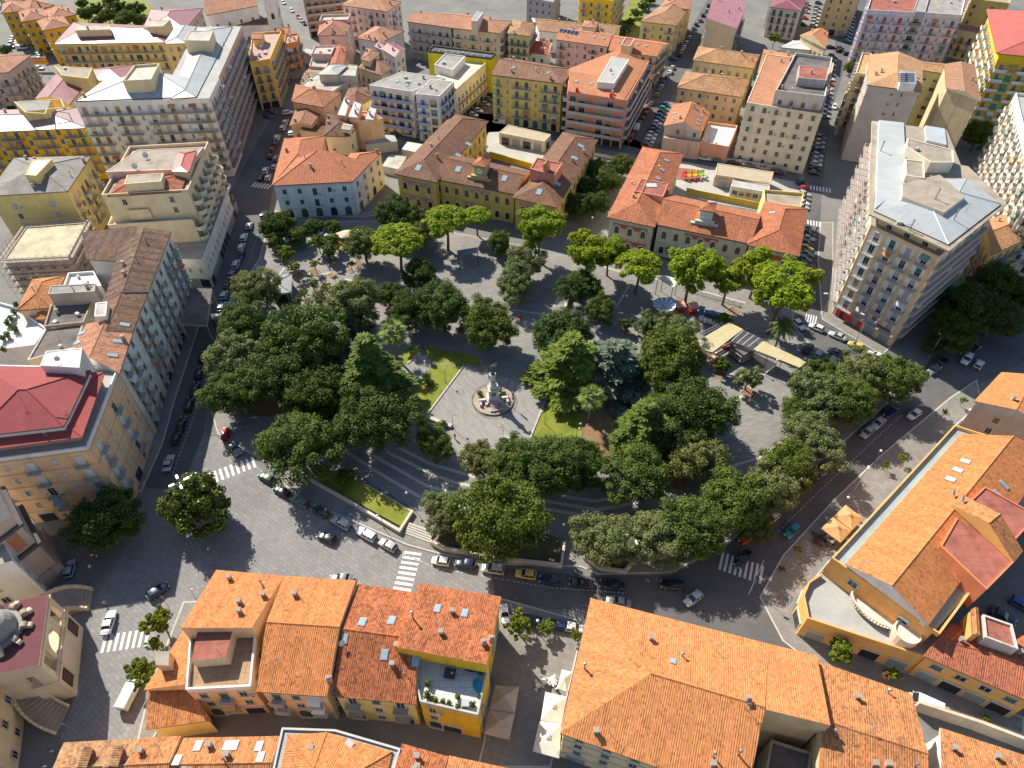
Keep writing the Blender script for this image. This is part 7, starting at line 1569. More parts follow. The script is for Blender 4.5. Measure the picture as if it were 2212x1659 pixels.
def canopy(name,label,c,z,mat,legs,cat,th=.12,frame=None,lm=None,peak=0,group=None):
 pts=ccw([P(x,y,z)for x,y in c]);cen=sum(pts,Vector())/len(pts)
 t=empty(name,(cen.x,cen.y,0),0,label,cat,group);off=Vector((cen.x,cen.y,0))
 mb=MB();n=len(pts);q=[p-off for p in pts];top=Vector((0,0,z+peak))
 if peak:
  for i in range(n):
   a,b=q[i],q[(i+1)%n];mb.face([a,b,top],mat);mb.face([a-Vector((0,0,.25)),b-Vector((0,0,.25)),b,a],mat)
 else:
  for i in range(n):
   a,b=q[i],q[(i+1)%n];mb.face([a-Vector((0,0,th)),b-Vector((0,0,th)),b,a],frame or mat)
  mb.face(q,mat);mb.face([p-Vector((0,0,th))for p in reversed(q)],frame or mat)
 o=bpy.data.objects.new('canopy',mb.mesh('canopy'));COL.objects.link(o);o.parent=t
 for lx,ly in legs:
  p=P(lx,ly,z)-off if legs!='centre' else None
  mb=MB();mb.tube((p.x,p.y,0),(p.x,p.y,z-th-.01),.09,.09,lm or IRON,6);o=bpy.data.objects.new('post',mb.mesh('post'));COL.objects.link(o);o.parent=t
 return t,off
CANV=plain('beige_panel',(.52,.44,.25),.8,.1,.6);CANO=plain('orange_canvas',(.52,.31,.14),.9,.1);CANW=plain('cream_canvas',(.74,.68,.58),.9,.08);CANT=plain('tan_canvas',(.48,.38,.29),.9,.08);STEELW=plain('steel_beam',(.16,.16,.19),.5)
tp,off=canopy('pergola','flat beige panelled pergola with open slatted middle over the plaza kiosk',[(1487,748),(1539,761),(1605,711),(1575,696)],4.6,CANV,[(1489,747),(1538,760),(1574,699)],'pergola',frame=STEELW)
def addc(name,mb):
 o=bpy.data.objects.new(name,mb.mesh(name));COL.objects.link(o);o.parent=tp;o.location=-off;return o
mb=MB();pts=[P(x,y,4.6)for x,y in((1627,754),(1649,737),(1744,782),(1727,794))];mb.prism(pts,4.48,4.6,STEELW,CANV,True);addc('canopy',mb)
mb=MB();A,B,Cc,D=[P(x,y,4.55)for x,y in((1579,737),(1605,713),(1651,735),(1626,753))]
for k in range(12):
 t0=(k+.2)/12;a,b=A.lerp(D,t0),B.lerp(Cc,t0);dd=b-a
 mb.box(None,(dd.length,.16,.16),STEELW if k%3 else plain('white_slat',(.6,.6,.58),.6),M=Matrix.Translation((a+b)/2)@Matrix.Rotation(math.atan2(dd.y,dd.x),4,'Z'))
for a,b in((A,D),(B,Cc),(P(1487,748,4.4),P(1539,761,4.4)),(P(1539,761,4.4),P(1581,737,4.4)),(P(1579,738,4.36),P(1727,795,4.36)),(P(1567,697,4.5),P(1520,722,4.5)),(P(1562,694,4.52),P(1513,720,4.52))):
 dd=b-a;mb.box(None,(dd.length,.22,.26),STEELW,M=Matrix.Translation((a+b)/2+Vector((0,0,-.16)))@Matrix.Rotation(math.atan2(dd.y,dd.x),4,'Z'))
for k in range(9):
 a,b=P(1562,694,4.52).lerp(P(1513,720,4.52),k/8),P(1567,697,4.52).lerp(P(1520,722,4.52),k/8);dd=b-a;mb.box(None,(dd.length,.1,.1),STEELW,M=Matrix.Translation((a+b)/2)@Matrix.Rotation(math.atan2(dd.y,dd.x),4,'Z'))
addc('slats',mb)
for x,y in((1628,754),(1660,766),(1690,778),(1726,792),(1742,781)):
 mb=MB();p=P(x,y,4.5);mb.tube((p.x,p.y,0),(p.x,p.y,4.35),.09,.09,STEELW,6);addc('post',mb)
building('kiosk','dark glazed kiosk standing under the pergola slats','kiosk',[dict(c=[(1578,748),(1606,770),(1632,756),(1606,735)],zc=3,z=3.4,roof='flat',par=0,rc=DARKF,w=(.12,.10,.09),fl=1,gp='p',sp=2.0,fh=3.3)],near=1)
canopy('canopy_shelter','square cream canopy on four tall posts before the stone school',[(1421,601),(1434,594),(1466,603),(1455,621)],5.5,CANW,[(1422,601),(1434,595),(1465,603),(1454,620)],'canopy',frame=STEELW)
canopy('pergola','dark steel portal frame in front of the yellow school',[(987,541),(1031,534),(1033,546),(989,552)],4.5,STEELW,[(988,541),(1031,535),(1032,546),(990,551)],'pergola')
canopy('market_tent','long beige market tent beside the pale blue house',[(724,504),(744,497),(783,495),(786,507),(736,514)],3.0,plain('beige_tent',(.62,.47,.34),.9),[(726,505),(783,496),(785,507),(737,513)],'tent',peak=.6)
for i,(x,y,c_)in enumerate(((691,505,(.25,.5,.62)),(704,508,(.7,.7,.65)),(716,509,(.2,.45,.65)))):
 canopy('market_stall','small market stall with %s cover beside the beige tent'%('teal','white','blue')[i],[(x-6,y),(x,y-5),(x+7,y-2),(x+2,y+4)],2.4,plain('stall_cover',c_,.8),[(x-5,y),(x+6,y-2)],'stall',peak=.5,group='market stalls')
bp=P(734,541,ZP);t=empty('balloon_bunch',bp,0,'bunch of bright yellow balloons tied to a weight on the plaza','balloons');rg=_r.Random(3)
mb=MB();mb.box((0,0,.25),(.7,.7,.5),plain('yellow_plastic',(.75,.55,.02),.4));o=bpy.data.objects.new('weight',mb.mesh('weight'));COL.objects.link(o);o.parent=t
mb=MB()
for k in range(26):
 c=Vector((rg.gauss(0,.5),rg.gauss(0,.45),2.2+rg.gauss(0,.75)));mb.ball(c,.36,plain('yellow_plastic',(.75,.55,.02),.4),8,6,1.15);mb.tube((0,0,.5),c-Vector((0,0,.35)),.012,.012,IRON,3)
o=bpy.data.objects.new('balloons',mb.mesh('balloons',True));COL.objects.link(o);o.parent=t
cp=P(1430,684,ZP);t=empty('swing_ride',cp,0,'small swing carousel with blue and white funnel shaped top','fairground ride')
mb=MB();mb.lathe((0,0,0),[(0,0),(1.6,0),(1.6,.4),(.5,.5),(.4,3.0),(.8,3.2)],plain('ride_base',(.55,.35,.25),.6),14);o=bpy.data.objects.new('mast',mb.mesh('mast'));COL.objects.link(o);o.parent=t
mb=MB();b1,b2=plain('ride_blue',(.14,.22,.42),.5),plain('ride_white',(.70,.72,.75),.5);N=24
for k in range(N):
 a0,a1=2*math.pi*k/N,2*math.pi*(k+1)/N
 for(r0,z0),(r1,z1)in(((.35,3.0),(1.5,3.6)),((1.5,3.6),(2.9,4.1))):
  mb.face([(r0*math.cos(a0),r0*math.sin(a0),z0),(r0*math.cos(a1),r0*math.sin(a1),z0),(r1*math.cos(a1),r1*math.sin(a1),z1),(r1*math.cos(a0),r1*math.sin(a0),z1)],b1 if k%2 else b2)
 mb.tube((2.9*math.cos(a0),2.9*math.sin(a0),4.1),(2.9*math.cos(a1),2.9*math.sin(a1),4.1),.05,.05,b2,4,False)
o=bpy.data.objects.new('funnel_top',mb.mesh('funnel_top'));COL.objects.link(o);o.parent=t
for k in range(10):
 a=2*math.pi*k/10;mb=MB();x,y=2.6*math.cos(a),2.6*math.sin(a)
 mb.tube((x,y,.9),(x,y,3.98),.012,.012,IRON,3);mb.box((x,y,.8),(.4,.35,.08),plain('seat_red',(.55,.05,.04),.5),rz=a);mb.box((x*1.05,y*1.05,1.0),(.06,.35,.4),plain('seat_red',(.55,.05,.04),.5),rz=a)
 o=bpy.data.objects.new('swing_seat',mb.mesh('swing_seat'));COL.objects.link(o);o.parent=t
mb=MB();prev=None
for k in range(12):
 q=P(1392+k*1.5+(k*k)*.05,690-k*3.3,ZP+.9)
 if prev:mb.tube(prev,q,.05,.05,plain('rail_red',(.6,.05,.04),.5),5);mb.tube((q.x,q.y,ZP),q,.03,.03,plain('rail_red',(.6,.05,.04),.5),4)
 prev=q
tag(mb.obj('safety_rail'),'curved red safety rail left of the swing ride','railing')
for i,(x,y,w_,lb)in enumerate(((1467,672,1.9,'red stall with pale printed sloping roof beside the swing ride'),(1495,675,1.9,'red and white stall behind the bent trunk pine'))):
 p=P(x,y,ZP);t=empty('fair_stall',p,.2,lb,'stall','red fairground stalls')
 mb=MB();rm=plain('stall_red',(.6,.04,.04),.5);mb.box((0,0,.55),(w_,1.4,1.1),rm);o=bpy.data.objects.new('counter',mb.mesh('counter'));COL.objects.link(o);o.parent=t
 mb=MB();mb.box(None,(w_+.6,2.2,.1),plain('stall_print',(.75,.42,.33),.6,.3,3),M=Matrix.Translation((0,0,2.3))@Matrix.Rotation(.2,4,'X'));mb.box(None,(w_+.7,.12,.35),rm,M=Matrix.Translation((0,-1.12,2.0)))
 o=bpy.data.objects.new('stall_roof',mb.mesh('stall_roof'));COL.objects.link(o);o.parent=t
 mb=MB()
 for sx in(-1,1):
  for sy in(-1,1):mb.tube((sx*w_/2,sy*.66,0),(sx*w_/2,sy*.66,2.2+sy*.1),.04,.04,rm,5)
 o=bpy.data.objects.new('posts',mb.mesh('posts'));COL.objects.link(o);o.parent=t
p=P(1533,684,ZP);t=empty('train_ride',p,-.32,'blue children train ride with raised head end on the plaza','fairground ride')
bl,rd_=plain('train_blue',(.01,.22,.42),.4),plain('train_red',(.5,.08,.05),.5)
for k in range(4):
 mb=MB();x=-2.4+1.55*k;z=.0+(.9 if k==0 else 0)
 mb.box((x,0,.55+z*.5),(1.35,1.1,.7+z),rd_ if k%2 else bl);mb.box((x,0,1.5+z),(1.45,1.25,.14),bl)
 for sx in(-.6,.6):
  for sy in(-.5,.5):mb.tube((x+sx,sy,.9+z),(x+sx,sy,1.43+z),.04,.04,bl,4)
 for sy in(-.45,.45):
  for sx in(-.4,.4):mb.tube((x+sx,sy-.06,.2),(x+sx,sy+.06,.2),.2,.2,IRON,8)
 o=bpy.data.objects.new('carriage',mb.mesh('carriage'));COL.objects.link(o);o.parent=t
for i,(x,y)in enumerate(((1515,690),(1524,696),(1534,699),(1543,702))):
 p=P(x,y,ZP);t=empty('ride_car',p,.5,'white egg shaped ride car in front of the blue train, %s from the left'%ORD[i],'ride car','white egg shaped ride cars')
 mb=MB();mb.lathe((0,0,.1),[(.3,0),(.75,.15),(.85,.5),(.7,.9),(.4,1.15),(0,1.25)],plain('ride_shell',(.66,.66,.70),.35),14);o=bpy.data.objects.new('shell',mb.mesh('shell',True));COL.objects.link(o);o.parent=t
 mb=MB();mb.lathe((0,0,.0),[(.78,0),(.95,.1),(.95,.3),(.78,.36)],rd_,14);o=bpy.data.objects.new('bumper',mb.mesh('bumper'));COL.objects.link(o);o.parent=t
OR=plain('orange_plastic',(.75,.16,.02),.5)
def fence_ring(x,y,rx,ry,label,n=12):
 p=P(x,y,ZP);t=empty('inflatable_pool',p,0,label,'fairground ride','orange fenced rides');mb=MB()
 for k in range(n):
  a,b=2*math.pi*k/n,2*math.pi*(k+1)/n;A_,B_=Vector((rx*math.cos(a),ry*math.sin(a),0)),Vector((rx*math.cos(b),ry*math.sin(b),0));dd=B_-A_
  M=Matrix.Translation((A_+B_)/2)@Matrix.Rotation(math.atan2(dd.y,dd.x),4,'Z')
  for z in(.1,1.0):mb.box(None,(dd.length-.08,.07,.1),OR,M=M@Matrix.Translation((0,0,z)))
  for j in range(5):mb.box(None,(.09,.05,.8),OR,M=M@Matrix.Translation(((j-2)*dd.length/5.2,0,.55)))
 o=bpy.data.objects.new('fence',mb.mesh('fence'));COL.objects.link(o);o.parent=t
 mb=MB();mb.lathe((0,0,0),[(0,0),(rx*.8,0),(rx*.85,.35),(rx*.7,.6),(rx*.3,.4),(0,.8)],plain('inflatable_pale',(.75,.52,.45),.5,.3,2),14,1,ry/rx);o=bpy.data.objects.new('inflatable',mb.mesh('inflatable',True));COL.objects.link(o);o.parent=t
fence_ring(1535,776,2.2,1.9,'children ride inside a bright orange plastic fence below the pergola');fence_ring(1567,748,1.5,1.0,'small orange fenced ride under the pergola corner')
wallrun('ramp_wall',[(1220,672),(1243,604)],1.5,.6,stucco((.6,.55,.48)),'slanting pale wall of the underground ramp on the plaza')
mb=MB()
for k in range(9):
 a=P(1475+k*14,628+k*4.2,ZP);
 for j in range(7):mb.tube((a.x+j*.28,a.y-.03*j,ZP),(a.x+j*.28,a.y-.03*j,ZP+1.0),.02,.02,IRON,4)
 for z in(.1,1.0):mb.tube((a.x,a.y,ZP+z),(a.x+1.7,a.y-.2,ZP+z),.03,.03,IRON,4)
tag(mb.obj('crowd_barrier'),'row of grey crowd barriers behind the fairground rides','barrier')
def parasol(c,z,mat,label,group,name='parasol',h=.9):
 pts=ccw([P(x,y,z)for x,y in c]);cen=sum(pts,Vector())/4;t=empty(name,(cen.x,cen.y,.12),0,label,'parasol',group);off=Vector((cen.x,cen.y,.12))
 q=[p-off for p in pts];top=Vector((0,0,z+h-.12));mb=MB();n=4
 for i in range(n):
  a,b=q[i],q[(i+1)%n];m_=(a+b)/2-Vector((0,0,.1));v=Vector((0,0,.28))
  mb.face([a,m_,top],mat);mb.face([m_,b,top],mat);mb.face([a-v,m_-v,m_,a],mat);mb.face([m_-v,b-v,b,m_],mat)
 s=.16
 for i in range(4):mb.face([top+(q[i]-Vector((0,0,q[i].z)))*s+Vector((0,0,.02)),top+(q[(i+1)%4]-Vector((0,0,q[i].z)))*s+Vector((0,0,.02)),top+Vector((0,0,.3))],mat)
 o=bpy.data.objects.new('canopy',mb.mesh('canopy'));COL.objects.link(o);o.parent=t
 mb=MB();mb.tube((0,0,.1),(0,0,z+h-.2),.05,.05,plain('parasol_pole',(.3,.22,.14),.6),8);mb.box((0,0,.05),(.9,.9,.1),IRON);o=bpy.data.objects.new('pole',mb.mesh('pole'));COL.objects.link(o);o.parent=t
parasol([(1827,1090),(1865,1119),(1841,1145),(1801,1115)],3.0,CANO,'upper orange square parasol on the right pavement','orange parasols');parasol([(1800,1116),(1840,1146),(1816,1172),(1774,1141)],3.0,CANO,'lower orange square parasol on the right pavement','orange parasols')
G5='cream parasols in the cafe alley'
parasol([(1214,1446),(1237,1451),(1224,1494),(1203,1487)],2.8,CANW,'smallest cream parasol at the top of the alley',G5);parasol([(1178,1494),(1224,1505),(1214,1562),(1168,1556)],3.0,CANW,'middle cream parasol of the alley',G5);parasol([(1165,1557),(1213,1563),(1208,1638),(1151,1622)],3.0,CANW,'lowest cream parasol of the alley',G5);parasol([(1070,1480),(1121,1483),(1112,1540),(1056,1532)],3.0,CANT,'tan parasol beside the yellow corner house, upper of two',G5);parasol([(1056,1533),(1112,1541),(1100,1597),(1046,1584)],3.0,CANT,'tan parasol beside the yellow corner house, lower of two',G5)
def table_set(x,y,mat,label,a=0,group='cafe tables'):
 p=P(x,y,.12);t=empty('cafe_table',p,a,label,'cafe table',group)
 mb=MB();mb.box((0,0,.73),(.8,.8,.04),mat);o=bpy.data.objects.new('table_top',mb.mesh('table_top'));COL.objects.link(o);o.parent=t
 mb=MB();mb.tube((0,0,0),(0,0,.7),.04,.04,IRON,6);mb.box((0,0,.02),(.45,.45,.04),IRON);o=bpy.data.objects.new('pedestal',mb.mesh('pedestal'));COL.objects.link(o);o.parent=t
 return p
CHM={}
def chair(p,a,mat,label,group):
 t=empty('chair',p,a,label,'chair',group)
 k=mat.name
 if k not in CHM:
  s,b,l=MB(),MB(),MB();s.box((0,0,.45),(.44,.44,.04),mat);b.box((0,.21,.70),(.44,.04,.42),mat)
  for x in(-.19,.19):
   for y in(-.19,.19):l.box((x,y,.215),(.035,.035,.428),mat)
  CHM[k]=(s.mesh('seat'),b.mesh('backrest'),l.mesh('legs'))
 for nm,me in zip(('seat','backrest','legs'),CHM[k]):inst(nm,me,t,(0,0,0))
WHP=plain('white_plastic',(.75,.75,.74),.5);DKP=plain('dark_rattan',(.07,.05,.04),.7)
for i,(x,y)in enumerate(((1174,1474),(1196,1480),(1163,1484),(1192,1470))):
 p=table_set(x,y,WHP,'white cafe table in the alley, '+('left','right','lower left','upper right')[i]+' one',.5,'white cafe tables')
 for k in range(3):chair(p+Vector((.75*math.cos(2.1*k+i),.75*math.sin(2.1*k+i),0)),2.1*k+i-math.pi/2,WHP,'white plastic chair at an alley cafe table','white cafe chairs')
for i,(x,y)in enumerate(((1762,1160),(1778,1165),(1788,1178),(1766,1174))):
 p=table_set(x,y,DKP,'dark cafe table below the orange parasols, '+('left','upper','right','lower')[i]+' one',.3,'dark cafe tables')
 for k in range(3):chair(p+Vector((.75*math.cos(2.1*k+i),.75*math.sin(2.1*k+i),0)),2.1*k+i-math.pi/2,DKP,'dark chair below the orange parasols','dark cafe chairs')
def onroof(x,y,z):return P(x,y,z)
zt=9.9
p=onroof(972,1457,zt);t=empty('garden_table',p,-.15,'dark square sofa table on the white roof terrace','table');mb=MB();mb.box((0,0,.55),(1.7,1.5,.08),DKP);o=bpy.data.objects.new('table_top',mb.mesh('table_top'));COL.objects.link(o);o.parent=t;mb=MB();mb.box((0,0,.25),(1.5,1.3,.5),DKP);o=bpy.data.objects.new('base',mb.mesh('base'));COL.objects.link(o);o.parent=t
p=onroof(1032,1483,zt);t=empty('paddling_pool',p,.3,'turquoise paddling pool leaning at the edge of the white roof terrace','pool');mb=MB();mb.lathe((0,0,0),[(0,.02),(.75,.02),(.8,.12),(.95,.2),(1.0,.35),(.9,.5),(.8,.4),(.75,.1)],plain('pool_blue',(.02,.38,.55),.4),16,.7,1.2);o=bpy.data.objects.new('shell',mb.mesh('shell',True));COL.objects.link(o);o.parent=t
p=onroof(1023,1446,zt);mb=MB();mb.box(p+Vector((0,0,.5)),(1.4,.8,1.0),plain('barbecue_black',(.03,.03,.035),.4));mb.box(p+Vector((-1.0,.1,.35)),(.6,.6,.7),plain('barbecue_black',(.03,.03,.035),.4));mb.tube(p+Vector((-.7,0,1.0)),p+Vector((.7,0,1.08)),.3,.3,plain('barbecue_black',(.03,.03,.035),.4),10);tag(mb.obj('barbecue'),'black barbecue cabinet on the white roof terrace','barbecue')
p=onroof(1006,1523,zt);mb=MB();mb.box(p+Vector((0,0,.45)),(1.1,.9,.9),plain('storage_grey',(.42,.43,.45),.6));mb.box(p+Vector((0,0,.93)),(1.2,1.0,.06),plain('storage_grey',(.42,.43,.45),.6));tag(mb.obj('storage_box'),'grey storage box in the corner of the white roof terrace','box')
def potplant(p,r,label,group,pot=(.45,.2,.1)):
 t=empty('potted_plant',p,0,label,'potted plant',group);mb=MB();mb.lathe((0,0,0),[(r*.5,0),(r*.7,r*.9),(r*.62,r*.9),(0,r*.85)],plain('terracotta_pot',pot,.9),10);o=bpy.data.objects.new('pot',mb.mesh('pot'));COL.objects.link(o);o.parent=t
 mb=MB();mb.mi(LEAF['bush']);leaves(mb,Vector((0,0,r*1.7)),r*1.1,90,LEAF['bush'],_r.Random(int(p.x*100)),r*.5,1.0);o=bpy.data.objects.new('foliage',mb.mesh('foliage'));COL.objects.link(o);o.parent=t
for i,(x,y,r)in enumerate(((924,1506,.6),(934,1513,.4),(942,1516,.45),(957,1518,.4),(971,1522,.4),(990,1528,.45),(1022,1525,.5),(925,1480,.5),(1036,1508,.4),(989,1508,.45),(948,1425,.4),(1038,1455,.5))):
 potplant(onroof(x,y,zt),r,'potted plant on the white furnished roof terrace','plants on the white furnished terrace')
for i,(x,y)in enumerate(((40,665),(34,680),(28,694),(20,704),(33,712),(38,718),(20,730),(10,736),(12,760))):
 potplant(onroof(x,y,9),.7,'potted plant on the white tiled terrace at the left edge','plants on the left white terrace',(.3,.18,.1))
def signboard(name,x,y,w,h,z,a,draw,label,gz=0,posts=True):
 p=P(x,y,gz);t=empty(name,p,a,label,'sign');
 if posts:
  mb=MB()
  for sx in(-w*.35,w*.35):mb.tube((sx,0,0),(sx,0,z),.06,.06,IRON,6)
  o=bpy.data.objects.new('posts',mb.mesh('posts'));COL.objects.link(o);o.parent=t
 mb=MB();draw(mb,w,h,z);o=bpy.data.objects.new('panel',mb.mesh('panel'));COL.objects.link(o);o.parent=t;return t
def text_part(parent,body,size,loc,rot,mat,name='lettering',ext=.01):
 cu=bpy.data.curves.new(name,'FONT');cu.body=body;cu.size=size;cu.align_x='CENTER';cu.align_y='CENTER';cu.extrude=ext
 ob=bpy.data.objects.new(name,cu);COL.objects.link(ob)
 dg=bpy.context.evaluated_depsgraph_get();me=bpy.data.meshes.new_from_object(ob.evaluated_get(dg));bpy.data.objects.remove(ob)
 me.materials.clear();me.materials.append(mat);o=bpy.data.objects.new(name,me);COL.objects.link(o);o.parent=parent;o.location=loc;o.rotation_euler=rot;return o
def _bb(m,w,h,z):
 m.box((0,0,z+h/2),(w,.2,h),plain('billboard_orange',(.75,.36,.04),.6));m.box((0,-.101,z+h*.86),(w*.6,.03,h*.16),plain('billboard_blue',(.08,.12,.3),.6))
sg=signboard('billboard',93,152,7.5,3.0,2.5,.02,_bb,'orange roadside billboard with red lettering in the upper left yard')
text_part(sg,'AUTOTECNICA',1.05,(0,-.13,3.7),(math.pi/2,0,0),plain('billboard_red',(.6,.05,.02),.6))
mb=MB();p=P(455,666,.1);mb.box(p+Vector((0,0,1.4)),(2.0,.15,1.3),plain('poster_red',(.65,.10,.06),.5));mb.tube(p,p+Vector((0,0,.75)),.06,.06,IRON,6);mb.box(p+Vector((0,0,2.07)),(2.15,.2,.1),IRON);tag(mb.obj('advert_panel'),'small red advert panel standing on the shaded left pavement','sign')
canp=[(390,698),(446,702),(458,624),(412,622)]
tcan,off2=canopy('entrance_canopy','dark concrete canopy on slanted pillars at the left street',canp,7.0,DARKF,[(392,697),(445,700),(457,626),(452,662)],'canopy',th=.7,frame=stucco((.4,.38,.35)),lm=stucco((.5,.47,.43)))
RED=plain('sign_red',(.6,.02,.03),.5)
rb=nU['root'];b0,wp0,S0,ed0=nU['info'][0]
i0=[i for i in range(len(wp0))if abs(((wp0[i]+wp0[(i+1)%len(wp0)])/2-P(1860,715,0)).length)==min(abs(((wp0[j]+wp0[(j+1)%len(wp0)])/2-P(1860,715,0)).length)for j in range(len(wp0)))][0]
a,c=wp0[i0],wp0[(i0+1)%len(wp0)];e=(c-a).normalized();f=Vector((e.y,-e.x,0));L0=(c-a).length;yaw=math.atan2(e.y,e.x)
mb=MB()
for t_,w_,h_,z_,mt_ in((.10,1.0,2.6,1.6,RED),(.26,2.4,1.9,1.6,RED),(.45,1.2,2.2,1.5,RED),(.27,5.0,.5,3.3,RED),(.40,4.2,1.3,4.4,plain('sign_pale',(.62,.5,.48),.5)),(.80,3.6,1.2,3.6,plain('sign_brown',(.22,.05,.04),.5))):
 mb.box(None,(w_,.16,h_),mt_,M=Matrix.Translation(a+e*L0*t_+f*.22+Vector((0,0,z_)))@Matrix.Rotation(yaw,4,'Z'))
so=mb.obj('shop_sign',rb)
for k in(.62,.66):
 mb=MB();mb.box(None,(1.0,.4,.7),plain('aircon_white',(.66,.66,.64),.5),M=Matrix.Translation(a+e*L0*k+f*.35+Vector((0,0,4.2)))@Matrix.Rotation(yaw,4,'Z'));mb.obj('air_conditioner',rb)
sf=building('scaffolded_house','concrete building shell wrapped in scaffolding, left of the yellow house','building',[dict(c=[(57,492),(187,482),(148,556),(8,563)],z=11.5,roof='flat',par=.25,rc=flatroof((.60,.52,.36),.35),w=(.42,.37,.31),fl=3,fh=3.6,pat='p',gp='p',sh=(.05,.05,.05),st=(0,))],near=1)
mb=MB();SC=plain('scaffold_tube',(.34,.28,.26),.5,metal=.3);PL=plain('scaffold_plank',(.40,.33,.27),.9)
pts=ccw([Vector((q.x,q.y,0))for q in(P(x,y,11.5)for x,y in((57,492),(187,482),(148,556),(8,563)))]);o1=inset(pts,-.5);o2=inset(pts,-1.5)
for i in range(4):
 n=int((o2[(i+1)%4]-o2[i]).length/2.0)
 for k in range(n+1):
  for oo in(o1,o2):
   q=oo[i].lerp(oo[(i+1)%4],k/n);mb.tube(q,q+Vector((0,0,13.2)),.05,.05,SC,4,False)
 for z in(2,4,6,8,10,12,13):
  mb.tube(o2[i]+Vector((0,0,z)),o2[(i+1)%4]+Vector((0,0,z)),.05,.05,SC,4,False)
  if z%2==0 and z<12.5:
   m1,m2=(o1[i]+o2[i])/2,(o1[(i+1)%4]+o2[(i+1)%4])/2;dd=m2-m1;mb.box(None,(dd.length-1.2,.8,.05),PL,M=Matrix.Translation((m1+m2)/2+Vector((0,0,z-.3+i*.011)))@Matrix.Rotation(math.atan2(dd.y,dd.x),4,'Z'))
mb.obj('scaffolding',sf['root'])
mb=MB()
for(xa,ya),(xb,yb),n in(((1228,198),(1353,218),12),):
 a,c=P(xa,ya+4,15.5),P(xb,yb+4,15.5);dd=(c-a);f=Vector((dd.y,-dd.x,0)).normalized()
 M=Matrix.Translation((a+c)/2+f*1.6)@Matrix.Rotation(math.atan2(dd.y,dd.x),4,'Z');mb.box(None,(dd.length,1.0,.12),PL,M=M)
 for k in range(n+1):mb.tube(a+dd*k/n+f*2.1,a+dd*k/n+f*2.1+Vector((0,0,1.2)),.05,.05,SC,4)
 for k in(2,9):mb.box(a+dd*k/n+f*1.7+Vector((0,0,1.6)),(1.0,1.0,3.2),plain('hoist_red',(.6,.02,.03),.5))
mb.obj('work_platform',mV['root'])
zc=(4.6,7.7,10.8,13.9,17.0,20.1);RB=stucco((.70,.64,.52),.3)
_rm=win_mesh('d',(.2,.2,.2),0,FRAME,1)
for(xa,ya),(xb,yb),zr,zs in(((420,482),(466,345),14.5,(8.7,11.8)),((410,417),(452,313),22,(15.0,18.1))):
 A_,B_=P(xa,ya,zr),P(xb,yb,zr);e=(B_-A_);L_=e.length;e.normalize();f=Vector((e.y,-e.x,0));f=f if f.x>0 else-f;n_=int(L_/4.2)
 for z in zs:
  for k in range(n_):
   p=A_+e*(L_*(k+.5)/n_)+f*.3;p.z=z;mb=MB();mb.lathe(p,[(0,-.25),(1.55,-.25),(1.7,1.0),(1.56,1.0),(1.45,0),(0,0)],RB,16);mb.obj('round_balcony',pF['root'])
   inst('balcony_door',_rm,pF['root'],p-f*.28-pF['cen'],math.atan2(-f.x,f.y))
PL0=empty('church_portico',P(60,1420,0),0,'cream church portico with open arched loggia, small grey dome and two curved stairs','church');base=wloc(PL0)
def wpart(name,mb):return mb.obj(name,PL0)
CR=stucco((.74,.62,.46),.25);MARF=flatroof((.16,.05,.06),.15)
c=[P(x,y,13)for x,y in((12,1305),(104,1284),(83,1437),(-60,1466),(-60,1320))]
mb=MB();mb.prism(c,12.6,13.0,CR,MARF);wpart('roof',mb)
fa,fb=P(104,1284,12.6),P(83,1437,12.6);fa.z=fb.z=0;d=(fb-fa);L=d.length;e=d.normalized();f=Vector((-e.y,e.x,0));f=f if f.x>0 else-f
mb=MB();yaw=math.atan2(e.y,e.x)
def wl(s0,s1,z0,z1,dep=.6,mat=CR,o=0.0):mb.box(None,(s1-s0,dep,z1-z0),mat,M=Matrix.Translation(fa+e*(s0+s1)/2-f*(dep/2-o)+Vector((0,0,(z0+z1)/2)))@Matrix.Rotation(yaw,4,'Z'))
wl(0,L,0,6.2,4);wl(0,L,11.2,12.6,.8)
for s0,s1 in((0,1.0),(L*.26,L*.33),(L*.67,L*.74),(L-1.0,L)):wl(s0,s1,6.2,11.2,.8)
wl(-.1,L+.1,6.2,6.5,1.0,CR,.25);wl(-.1,L+.1,12.0,12.3,1.0,CR,.2)
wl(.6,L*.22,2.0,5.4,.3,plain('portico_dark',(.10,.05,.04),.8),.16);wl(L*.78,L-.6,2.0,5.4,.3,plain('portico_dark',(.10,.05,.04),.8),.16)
cx,cz,r=L*.5,8.9,L*.17
for k in range(10):
 a0,a1=math.pi*k/10,math.pi*(k+1)/10
 q=lambda rr_,a_:(cx+rr_*math.cos(a_),cz+rr_*math.sin(a_))
 P4=[q(r*.98,a0),q(r*.98,a1),(q(r*.98,a1)[0],11.2),(q(r*.98,a0)[0],11.2)]
 for fo in(.0,.8):mb.face([fa+e*s_-f*fo+Vector((0,0,z_))for s_,z_ in P4],CR)
 mb.face([fa+e*q(r*.98,a0)[0]+Vector((0,0,q(r,a0)[1])),fa+e*q(r*.98,a1)[0]+Vector((0,0,q(r,a1)[1])),fa+e*q(r*.98,a1)[0]-f*.8+Vector((0,0,q(r,a1)[1])),fa+e*q(r*.98,a0)[0]-f*.8+Vector((0,0,q(r,a0)[1]))],CR)
wpart('facade',mb)
mb=MB()
n=int(L/.45)
for k in range(n):
 q=fa+e*(.3+(L-.6)*k/(n-1))+f*.05;mb.lathe(q+Vector((0,0,6.5)),[(.09,0),(.06,.12),(.12,.35),(.06,.6),(.09,.75)],CR,6)
wl2=(L-.2);mb.box(None,(wl2,.3,.14),CR,M=Matrix.Translation((fa+fb)/2+f*.05+Vector((0,0,7.32)))@Matrix.Rotation(yaw,4,'Z'));wpart('balustrade',mb)
